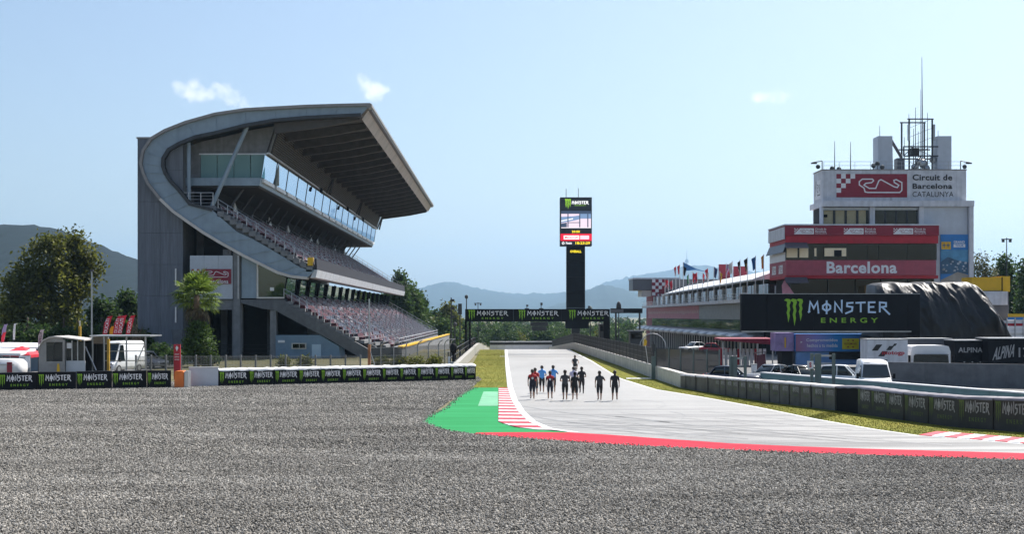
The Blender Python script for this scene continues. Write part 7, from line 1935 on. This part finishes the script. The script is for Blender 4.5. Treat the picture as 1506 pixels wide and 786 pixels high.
person('marshal in black standing behind the trackside wall near the gantry', 0, 0, 1.8, 'black', 'black', None, True, 'down', .02, 1, .6, loc=(-4.45, 172, 0), group='marshals')
person('second marshal in navy leaning by the trackside wall end', 0, 0, 1.78, 'navy', 'black', None, True, 'front', .02, 1, -.9, loc=(-4.4, 179, 0), group='marshals')
# ------------------------------------------------------------------ trees and plants
def leaf_mat(name, lo, mid, hi, trans=.35):
    m, nt, b_ = nodes_of(name)
    g_ = nt.nodes.new('ShaderNodeNewGeometry')
    p = g_.outputs['Position']; f = noise(nt, mapping(nt, p, (.35, .35, .35)), 1.0, 4, .6)
    ad = nt.nodes.new('ShaderNodeMath'); ad.operation = 'MULTIPLY_ADD'; ad.inputs[1].default_value = .5
    nt.links.new(g_.outputs['Random Per Island'], ad.inputs[0])
    h_ = nt.nodes.new('ShaderNodeMath'); h_.operation = 'MULTIPLY'; h_.inputs[1].default_value = .5; nt.links.new(f, h_.inputs[0]); nt.links.new(h_.outputs[0], ad.inputs[2])
    c = ramp(nt, ad.outputs[0], ((.2, lo), (.5, mid), (.82, hi)))
    nt.links.new(c, b_.inputs['Base Color']); b_.inputs['Roughness'].default_value = .6; b_.inputs['Specular IOR Level'].default_value = .3
    t = nt.nodes.new('ShaderNodeBsdfTranslucent'); nt.links.new(c, t.inputs[0])
    mx = nt.nodes.new('ShaderNodeMixShader'); mx.inputs[0].default_value = trans
    nt.links.new(b_.outputs[0], mx.inputs[1]); nt.links.new(t.outputs[0], mx.inputs[2]); nt.links.new(mx.outputs[0], nt.nodes['Material Output'].inputs['Surface'])
    return m
LM = {'olive': leaf_mat('olive green leaves', (.045, .055, .010), (.10, .115, .02), (.21, .22, .045), .5),
      'deep': leaf_mat('deep green leaves', (.018, .04, .012), (.042, .08, .022), (.09, .15, .035), .45),
      'bright': leaf_mat('bright green leaves', (.03, .06, .012), (.07, .125, .025), (.14, .21, .045)),
      'palm': leaf_mat('palm fronds', (.05, .09, .012), (.13, .20, .03), (.26, .34, .06), .45),
      'dry': leaf_mat('dry palm skirt', (.06, .045, .025), (.12, .09, .05), (.2, .15, .08), .2),
      'sparse': leaf_mat('thin grey green leaves', (.05, .06, .03), (.09, .10, .05), (.14, .15, .08), .4)}
def leaf_cloud(blobs, n, size, r_, clump=14, spread=.55, flat=1.0):
    vol = np.array([b_[3] * b_[4] * b_[5] for b_ in blobs]) ** .8; vol /= vol.sum()
    nc = max(4, n // clump)
    which = r_.choice(len(blobs), nc, p=vol)
    B = np.array(blobs, float)[which]
    d = r_.normal(size=(nc, 3)); d /= np.linalg.norm(d, axis=1)[:, None]
    rad = r_.uniform(.35, 1.0, nc) ** .5
    C = B[:, :3] + d * rad[:, None] * B[:, 3:6] * r_.uniform(.85, 1.1, (nc, 1))
    P = np.repeat(C, clump, axis=0) + r_.normal(size=(nc * clump, 3)) * spread * np.array([1, 1, .8])
    N = len(P)
    a = r_.normal(size=(N, 3)); a /= np.linalg.norm(a, axis=1)[:, None]
    b_ = r_.normal(size=(N, 3)); b_ -= (b_ * a).sum(1)[:, None] * a; b_ /= np.linalg.norm(b_, axis=1)[:, None]
    s = size * r_.uniform(.6, 1.3, (N, 1))
    V = np.stack([P - a * s, P + b_ * s * .55, P + a * s, P - b_ * s * .55], 1).reshape(-1, 3)
    return V
def cloud_mesh(name, V, mat):
    n = len(V) // 4
    me = bpy.data.meshes.new(name); me.vertices.add(len(V)); me.vertices.foreach_set('co', V.astype(np.float32).ravel())
    me.loops.add(n * 4); me.loops.foreach_set('vertex_index', np.arange(n * 4, dtype=np.int32))
    me.polygons.add(n); me.polygons.foreach_set('loop_start', np.arange(0, n * 4, 4, dtype=np.int32)); me.polygons.foreach_set('loop_total', np.full(n, 4, dtype=np.int32))
    me.materials.append(mat); me.update(); me.validate(); return me
def tree(name, label, loc, blobs, n, size, mat, trunk_h, trunk_r, seed, group=None, cat='tree', clump=14, spread=.55, limbs=6):
    r_ = np.random.default_rng(seed); t = thing(name, label, cat, loc, group)
    mb = MB(); rr = random.Random(seed); p = Vector((0, 0, -.1)); n_ = 5
    top = Vector((blobs[0][0] * .5, blobs[0][1] * .5, trunk_h))
    q = [Vector((0, 0, -.1))]
    for k in range(1, n_ + 1): q.append(Vector((0, 0, -.1)).lerp(top, k / n_) + Vector((rr.uniform(-.1, .1), rr.uniform(-.1, .1), 0)))
    for k in range(n_): mb.tube(q[k], q[k + 1], trunk_r * (1 - .55 * k / n_), trunk_r * (1 - .55 * (k + 1) / n_), 7)
    for k in range(limbs):
        b_ = blobs[k % len(blobs)]; a = q[2 + k % 3]; c = Vector(b_[:3]) + Vector((rr.uniform(-.5, .5) * b_[3], rr.uniform(-.5, .5) * b_[4], rr.uniform(-.2, .5) * b_[5]))
        m_ = a.lerp(c, .5) + Vector((rr.uniform(-.2, .2), rr.uniform(-.2, .2), .2)); mb.tube(a, m_, trunk_r * .45, trunk_r * .28, 5); mb.tube(m_, c, trunk_r * .28, trunk_r * .08, 5)
    o = inst('trunk', mb.mesh('trunk', MAT['trunk'], smooth=True), t, loc)
    o2 = inst('crown', cloud_mesh('crown', leaf_cloud(blobs, n, size, r_, clump, spread), LM[mat]), t, loc)
    return t
def blobs_from(px_list, Y, base, depth=.8):
    """crown lobes given in photo pixels (x, y, half width, half height) at distance Y, relative to a base point"""
    out = []
    for px, py, rx, ry in px_list:
        p = W(px, py, Y) - base; out.append((p.x, p.y + random.uniform(-1, 1), p.z, rx * Y / F, rx * Y / F * depth, ry * Y / F))
    return out
Y = 172.0; b0 = Vector((W(60, 0, Y).x, Y, 0))
tree('leafy_tree', 'largest leafy olive green tree behind the kiosk', b0, blobs_from([(65, 385, 34, 38), (40, 420, 34, 34), (90, 420, 30, 36), (62, 455, 48, 34), (25, 460, 26, 30), (100, 465, 22, 30), (75, 360, 22, 14)], Y, b0), 11000, .30, 'olive', 9, .45, 1, limbs=9)
b0 = Vector((W(116, 0, 176).x, 176, 0))
tree('leafy_tree', 'slender open-crowned tree rising right of the big olive green one', b0, blobs_from([(112, 358, 15, 13), (124, 380, 14, 16), (135, 398, 14, 12), (108, 395, 15, 16), (118, 425, 13, 16)], 176, b0), 3600, .30, 'olive', 13, .25, 2, limbs=8, spread=.7)
for i, (px, py, rx, ry, Yt, mt_, lab) in enumerate(((150, 455, 16, 28, 185, 'deep', 'dark green tree behind the team flags'), (188, 445, 14, 30, 190, 'deep', 'narrow tree against the left edge of the concrete tower'), (12, 470, 26, 30, 190, 'deep', 'dark tree at the foot of the hill behind the awnings'), (105, 480, 30, 24, 182, 'deep', 'dark low tree behind the kiosk roof'), (170, 470, 20, 20, 188, 'bright', 'brighter green bush between the flags and the tower'), (40, 492, 40, 14, 150, 'deep', 'low dark hedge tree behind the white awnings'), (95, 494, 34, 14, 152, 'deep', 'low dark hedge tree directly behind the kiosk'), (150, 492, 30, 16, 154, 'deep', 'low dark hedge tree below the red team flags'), (-15, 490, 34, 16, 150, 'deep', 'low dark hedge tree left of the awnings'), (200, 498, 18, 12, 150, 'deep', 'low dark hedge tree at the foot of the stair tower'), (-30, 440, 40, 60, 180, 'olive', 'tall tree cut by the left edge of the view'))):
    b0 = Vector((W(px, 0, Yt).x, Yt, 0)); bl = [(px, py, rx * .7, ry * .6), (px - rx * .4, py + ry * .4, rx * .6, ry * .6), (px + rx * .4, py + ry * .3, rx * .6, ry * .6), (px, py + ry * .9, rx * .9, ry * .6)]
    tree('leafy_tree', lab, b0, blobs_from(bl, Yt, b0), 2600, .30, mt_, 5, .22, 20 + i, group='trees on the left behind the kiosk')
b0 = Vector((W(205, 0, 130).x, 130, 0)); tree('shrub', 'dark evergreen shrub at the foot of the concrete tower', b0, blobs_from([(232, 522, 16, 18), (215, 532, 12, 10), (205, 528, 10, 14)], 130, b0), 2200, .16, 'deep', 1.2, .08, 31, cat='shrub', spread=.25)
# bare shrub by the tower
t = thing('bare_shrub', 'leafless twiggy shrub beside the concrete tower', 'shrub', (W(200, 0, 132).x, 132, 0)); mb = MB(); rr = random.Random(9); b0 = Vector((W(200, 0, 132).x, 132, 0))
for k in range(26):
    a_ = rr.uniform(0, 6.28); tip = b0 + Vector((math.cos(a_) * rr.uniform(.3, 1.3), math.sin(a_) * .6, rr.uniform(2.5, 5.0))); md = b0.lerp(tip, .5) + Vector((rr.uniform(-.2, .2), 0, .2)); mb.tube(b0, md, .03, .02, 4); mb.tube(md, tip, .02, .006, 4)
    for _ in range(3): mb.tube(md.lerp(tip, rr.random()), md.lerp(tip, rr.random()) + Vector((rr.uniform(-.5, .5), rr.uniform(-.3, .3), rr.uniform(.1, .7))), .012, .004, 3)
mb.build('branches', MAT['trunk'], t)
# trees past the far end of the grandstand
for i, (px, pt, w, Yt, mt_, lab) in enumerate(((589, 394, 13, 300, 'deep', 'tall slender poplar at the far end of the grandstand'), (604, 415, 17, 306, 'bright', 'dense green tree next to the poplar beyond the grandstand'), (617, 428, 10, 312, 'deep', 'rounded dark tree right of the poplar group'), (575, 420, 14, 318, 'deep', 'dark tree showing under the upper tier overhang'), (556, 432, 14, 325, 'bright', 'green tree seen through the gap below the upper tier'), (660, 446, 15, 345, 'olive', 'round olive tree left of the gantry masts'), (640, 458, 18, 350, 'deep', 'low dark tree between the poplars and the round olive tree'), (652, 470, 22, 335, 'bright', 'pale green tree low beside the lower seats'), (676, 474, 14, 360, 'deep', 'small dark tree behind the gantry leg'), (632, 470, 12, 340, 'olive', 'small olive tree just past the last lower seats'))):
    zg = gz_ground(Yt); b0 = Vector((W(px, 0, Yt).x, Yt, zg)); s = F / Yt; bot_ = HY + (H - zg) * s
    hh = bot_ - pt
    bl = [(px, pt + hh * .14, w * .55, hh * .13), (px + w * .1, pt + hh * .26, w * .65, hh * .13), (px - w * .2, pt + hh * .36, w * .8, hh * .2), (px + w * .25, pt + hh * .46, w * .85, hh * .2), (px, pt + hh * .68, w, hh * .24)]
    tree('leafy_tree', lab, b0, blobs_from(bl, Yt, b0), 5200, .46, mt_, max(2.0, hh / s * .5), .25, 40 + i, group='trees beyond the grandstand', spread=.75)
# belt of trees closing the view beyond the straight
k = 0; rr = random.Random(21); protos = []
for i in range(5):
    r_ = np.random.default_rng(60 + i); bl = [(0, 0, 5.2, 2.2, 2.0, 1.6), (-1.3, .3, 3.8, 2.0, 1.8, 1.7), (1.3, -.2, 4.0, 2.1, 1.9, 1.7), (0, 0, 2.4, 2.8, 2.4, 1.8)]
    bl = [tuple(x * rr.uniform(.85, 1.15) for x in b_) for b_ in bl]
    protos.append((cloud_mesh('crown', leaf_cloud(bl, 900, .40, r_, 12, .6), LM[('deep', 'olive', 'deep', 'bright', 'deep')[i]]), MB().tube((0, 0, -.3), (0, 0, 4.2), .22, .1, 6).tube((0, 0, 2), (.9, .2, 4), .1, .04, 5).tube((0, 0, 2.2), (-.9, -.2, 4.1), .1, .04, 5).mesh('trunk', MAT['trunk'])))
kinds = ('dark green', 'olive', 'deep green', 'bright green', 'shady green')
for row, Yr, n_ in ((0, 380, 26), (1, 440, 30), (2, 520, 34)):
    for i in range(n_):
        px = 685 + 250 * (i + rr.uniform(-.3, .3)) / n_; Yt = Yr + rr.uniform(-15, 15); zg = gz_ground(Yt)
        want = rr.uniform(475, 484) if row else rr.uniform(481, 490); top = H - (want - HY) * Yt / F; hh = max(2.5, top - zg); kd = rr.choices(range(5), (5, 1, 5, 2, 5))[0]; s = hh / 6.9
        t = thing('belt_tree', '%s tree in the belt closing the view past the end barrier' % kinds[kd], 'tree', (W(px, 0, Yt).x, Yt, zg), 'tree belt beyond the straight')
        sx = s * rr.uniform(.9, 1.4)
        for nm, me in (('crown', protos[kd][0]), ('trunk', protos[kd][1])):
            o = inst(nm, me, t, t.location, rr.uniform(0, 6), (sx, sx, s))
# wooded plain in the distance
r_ = np.random.default_rng(77); P = []
for i in range(420):
    Yt = r_.uniform(620, 1900); x = r_.uniform(-.62, .62) * Yt; hgt = r_.uniform(5, 10); P.append((x, Yt, gz_ground(Yt) + hgt * .45, r_.uniform(5, 11), 4, hgt * .55))
V = leaf_cloud(P, 30000, 1.5, r_, 12, 1.4)
o = inst('distant_wood', cloud_mesh('distant_wood', V, LM['deep']), None); o['kind'] = 'stuff'; o['label'] = 'far-off wood on the plain below the hills'
o['category'] = 'wood'
# right-hand trees behind the tarpaulin
for i, (px, pt, w, Yt, mt_, n_, lab) in enumerate(((1478, 374, 20, 195, 'deep', 4200, 'tall rounded dark tree behind the yellow container'), (1497, 405, 22, 200, 'bright', 3000, 'lower green tree right of the tall rounded one'), (1510, 380, 8, 185, 'deep', 1600, 'dark narrow cypress at the right edge of the view'), (1560, 385, 30, 205, 'olive', 2200, 'olive tree further right behind the crowd fence'))):
    b0 = Vector((W(px, 0, Yt).x, Yt, 0)); s = F / Yt; hh = HY + H * s - pt
    bl = [(px, pt + hh * .14, w * .6, hh * .12), (px - w * .3, pt + hh * .3, w * .8, hh * .16), (px + w * .3, pt + hh * .36, w * .8, hh * .18), (px, pt + hh * .6, w, hh * .2)]
    tree('leafy_tree', lab, b0, blobs_from(bl, Yt, b0), n_, .32, mt_, 6, .28, 90 + i, group='trees behind the tarpaulin')
for i, (px, pt) in enumerate(((1440, 371), (1452, 378))):
    Yt = 170; b0 = Vector((W(px, 0, Yt).x, Yt, 0)); s = F / Yt; hh = HY + H * s - pt
    tree('thin_tree', 'thin nearly bare tree with twiggy branches above the yellow container', b0, blobs_from([(px, pt + 12, 8, 14), (px - 6, pt + 28, 7, 14), (px + 6, pt + 30, 7, 14)], Yt, b0), 520, .2, 'sparse', hh / s * .8, .1, 99 + i, group='thin trees behind the tarpaulin', limbs=12, clump=5, spread=.5)
# fan palm in front of the grandstand
Yp = 126.0; pb = Vector((W(289, 0, Yp).x, Yp, 0))
pt_ = thing('palm_tree', 'fan palm with bright green fronds and a dry skirt in front of the emblem board', 'palm', pb)
zc = W(0, 434, Yp).z
mb = MB(); q = [Vector((0, 0, -.1)), Vector((.05, 0, 2)), Vector((-.03, 0, 4)), Vector((0, 0, zc))]
for a, c, r1, r2 in zip(q, q[1:], (.34, .28, .26), (.28, .26, .3)): mb.tube(a, c, r1, r2, 10)
inst('trunk', mb.mesh('trunk', MAT['palm_trunk'], smooth=True), pt_, pb)
def fan(mb, base, d, ln, rad, rr, droop):
    d = d.normalized(); side = d.cross(Vector((0, 0, 1)));
    side = side.normalized() if side.length > .05 else Vector((1, 0, 0)); up = side.cross(d)
    hub = base + d * ln + Vector((0, 0, -droop * .3)); mb.tube(base, hub, .03, .018, 4)
    n_ = 17
    for k in range(n_):
        a_ = (k / (n_ - 1) - .5) * 4.3; v = (d * math.cos(a_) + side * math.sin(a_)); L = rad * (1 - .18 * abs(a_) / 2.2) * rr.uniform(.85, 1.1)
        m_ = hub + v * L * .6 + Vector((0, 0, -.05 * droop)); tip = hub + v * L + Vector((0, 0, -droop * L * rr.uniform(.25, .6))); w_ = v.cross(up).normalized() * .07
        mb.poly([hub, m_ + w_, tip, m_ - w_])
rr = random.Random(3)
for k in range(70):
    el = rr.uniform(-.55, 1.35); az = k * 2.39996; d = Vector((math.cos(az) * math.cos(el), math.sin(az) * math.cos(el), math.sin(el)))
    mb = MB(); fan(mb, pb + Vector((0, 0, zc - .1)), d, rr.uniform(1.3, 2.1), rr.uniform(1.1, 1.5), rr, .7 if el < .3 else .45); mb.build('frond', LM['palm'], pt_, recalc=False)
for k in range(34):
    el = rr.uniform(-1.35, -.75); az = k * 2.39996; d = Vector((math.cos(az) * math.cos(el), math.sin(az) * math.cos(el), math.sin(el)))
    mb = MB(); fan(mb, pb + Vector((0, 0, zc - .4)), d, rr.uniform(1.0, 1.5), rr.uniform(.7, 1.0), rr, 1.1); mb.build('dry_frond', LM['dry'], pt_, recalc=False)
b0 = Vector((pb.x + .3, Yp - 1.0, 0)); tree('climbing_shrub', 'dense green shrub growing round the foot of the palm', b0, blobs_from([(292, 490, 16, 18), (284, 512, 18, 20), (304, 508, 15, 15), (306, 528, 16, 12)], Yp - 1, b0), 5200, .15, 'bright', 2.0, .08, 130, cat='shrub', spread=.22)
b0 = Vector((pb.x - 2.2, Yp + 3, 0)); tree('shrub', 'dark shrub in the shade left of the palm', b0, blobs_from([(262, 525, 16, 12), (245, 530, 14, 10)], Yp + 3, b0), 1600, .14, 'deep', 1.0, .06, 131, cat='shrub', spread=.25)
for px, w in ((447, 10), (418, 8), (560, 14), (588, 12), (612, 13), (640, 10)):
    b0 = Vector((W(px, 0, 116).x, 116, 0)); tree('shrub', 'low dry bush behind the chain link fence' , b0, blobs_from([(px, 534, w, 9)], 116, b0), 700, .12, 'olive', .6, .05, px, cat='shrub', spread=.2, group='bushes behind the chain link fence')

# ------------------------------------------------------------------ loose stones of the gravel bed and grass tufts
def scatter_object(name, pts, scale_lo, scale_hi, kind_nodes, mat, label, cat):
    me = bpy.data.meshes.new(name); me.vertices.add(len(pts)); me.vertices.foreach_set('co', np.asarray(pts, np.float32).ravel()); me.update()
    o = bpy.data.objects.new(name, me); COL.objects.link(o); me.materials.append(mat)
    ng = bpy.data.node_groups.new(name, 'GeometryNodeTree')
    ng.interface.new_socket('Geometry', in_out='INPUT', socket_type='NodeSocketGeometry'); ng.interface.new_socket('Geometry', in_out='OUTPUT', socket_type='NodeSocketGeometry')
    N = ng.nodes; L = ng.links; gi, go = N.new('NodeGroupInput'), N.new('NodeGroupOutput')
    mp = N.new('GeometryNodeMeshToPoints'); L.new(gi.outputs[0], mp.inputs['Mesh'])
    ip = N.new('GeometryNodeInstanceOnPoints'); L.new(mp.outputs[0], ip.inputs['Points'])
    src = kind_nodes(N, L)
    sm = N.new('GeometryNodeSetMaterial'); sm.inputs['Material'].default_value = mat; L.new(src, sm.inputs['Geometry']); L.new(sm.outputs[0], ip.inputs['Instance'])
    rv = N.new('FunctionNodeRandomValue'); rv.data_type = 'FLOAT_VECTOR'; rv.inputs[0].default_value = (0, 0, 0) if cat == 'gravel' else (-.2, -.2, 0); rv.inputs[1].default_value = (6.28, 6.28, 6.28) if cat == 'gravel' else (.2, .2, 6.28)
    L.new(rv.outputs[0], ip.inputs['Rotation'])
    rs = N.new('FunctionNodeRandomValue'); rs.data_type = 'FLOAT_VECTOR'; rs.inputs[0].default_value = scale_lo; rs.inputs[1].default_value = scale_hi; rs.inputs['Seed'].default_value = 3
    L.new(rs.outputs[0], ip.inputs['Scale']); L.new(ip.outputs[0], go.inputs[0])
    md = o.modifiers.new('scatter', 'NODES'); md.node_group = ng
    tag(o, label, cat, kind='stuff'); return o
def stone_nodes(N, L):
    s = N.new('GeometryNodeMeshIcoSphere'); s.inputs['Radius'].default_value = 1.0; s.inputs['Subdivisions'].default_value = 1
    return s.outputs[0]
m_, nt, b_ = nodes_of('gravel stones'); oi = nt.nodes.new('ShaderNodeObjectInfo')
fx = wm(nt, 'MULTIPLY', oi.outputs['Random'], .72); big = noise(nt, mapping(nt, position(nt), (.10, .35, 1)), 1.0, 5, .6)
sm_ = nt.nodes.new('ShaderNodeMath'); sm_.operation = 'ADD'; nt.links.new(fx, sm_.inputs[0]); nt.links.new(wm(nt, 'MULTIPLY_ADD', big, .8), sm_.inputs[1]); sm_.inputs[1].default_value = 0
sm_.inputs[1].links[0].from_node.inputs[2].default_value = -.26
nt.links.new(ramp(nt, sm_.outputs[0], ((0, (.05, .046, .041)), (.3, (.15, .14, .122)), (.65, (.31, .29, .258)), (1, (.60, .565, .505)))), b_.inputs['Base Color']); b_.inputs['Roughness'].default_value = .85; b_.inputs['Specular IOR Level'].default_value = .25
poly = [(p[0], p[1]) for p in gr]
def inside(x, y):
    c = np.zeros(len(x), bool); j = len(poly) - 1
    for i in range(len(poly)):
        xi, yi = poly[i]; xj, yj = poly[j]
        if yi != yj:
            c ^= ((yi > y) != (yj > y)) & (x < (xj - xi) * (y - yi) / (yj - yi) + xi)
        j = i
    return c
def stones(y0, y1, dens, r0, r1, name, label):
    ar = 0; out = []
    yy = np.linspace(y0, y1, 24)
    for a, c in zip(yy, yy[1:]):
        xm = .46 * c + 2; n_ = int((c - a) * 2 * xm * dens); out.append(np.stack([rng.uniform(-xm, xm, n_), rng.uniform(a, c, n_), rng.uniform(0, r1 * .8, n_)], 1))
    P_2 = np.concatenate(out); P_2 = P_2[inside(P_2[:, 0], P_2[:, 1])]
    return scatter_object(name, P_2, (r0, r0, r0 * .6), (r1, r1, r1 * .9), stone_nodes, m_, label, 'gravel')
stones(26, 46, 270, .016, .044, 'gravel_stones', 'loose grey stones covering the near part of the gravel trap')
stones(46, 70, 120, .020, .050, 'gravel_stones', 'loose grey stones in the middle of the gravel trap')
stones(70, 104, 65, .024, .055, 'gravel_stones', 'loose grey stones at the barrier end of the gravel trap')
# stones thrown onto the paint at the edge of the track
sp_ = []
for A_ in (rb, [G(*p) for p in ((650, 632.5), (632, 627), (620, 621), (626, 614), (645, 606), (655, 600), (668, 588), (680, 580), (695, 571))]):
    for a, c in zip(A_, A_[1:]):
        for _ in range(int((c - a).length * 12)):
            p = a.lerp(c, rng.random()); sp_.append((p.x + abs(rng.normal()) * .16 * (1 if A_ is not rb else 0), p.y + (abs(rng.normal()) * .28 if A_ is rb else rng.normal() * .2), .035))
scatter_object('spilled_stones', sp_, (.015, .015, .01), (.045, .045, .035), stone_nodes, m_, 'stray stones spilled from the gravel onto the painted track edge', 'gravel')
def tuft_nodes(N, L):
    c = N.new('GeometryNodeMeshCone'); c.inputs['Vertices'].default_value = 3; c.inputs['Radius Bottom'].default_value = .35; c.inputs['Depth'].default_value = 1.0
    return c.outputs[0]
GM = leaf_mat('grass blades', (.09, .115, .010), (.165, .168, .02), (.28, .23, .045), .3)
pts = []
def fill(A_, B_, n_):
    for i in range(len(A_) - 1):
        for _ in range(n_):
            s, t = rng.random(), rng.random(); a = A_[i].lerp(A_[i + 1], s); c = B_[i].lerp(B_[i + 1], s); p = a.lerp(c, t); pts.append((p.x, p.y, gz_ground(p.y)))
fill(gl0[3:], gl1[3:], 5000); fill(gr0[3:], gr1[3:], 1800)
scatter_object('verge_grass', pts, (.025, .025, .02), (.06, .06, .06), tuft_nodes, GM, 'short dry yellow green grass on the track verges', 'grass')

# ------------------------------------------------------------------ hazy air over the whole scene
hz_ = MB(); hz_.box(-14500, 14500, -120, 19500, -40, 1050)
m_ = bpy.data.materials.new('summer haze'); m_.use_nodes = True; nt = m_.node_tree; nt.nodes.clear()
ou = nt.nodes.new('ShaderNodeOutputMaterial'); pv = nt.nodes.new('ShaderNodeVolumePrincipled')
pv.inputs['Color'].default_value = (.46, .72, 1.0, 1); pv.inputs['Density'].default_value = 7.5e-5; pv.inputs['Anisotropy'].default_value = .35
nt.links.new(pv.outputs[0], ou.inputs['Volume'])
hzo = hz_.build('haze', m_); hzo['kind'] = 'stuff'
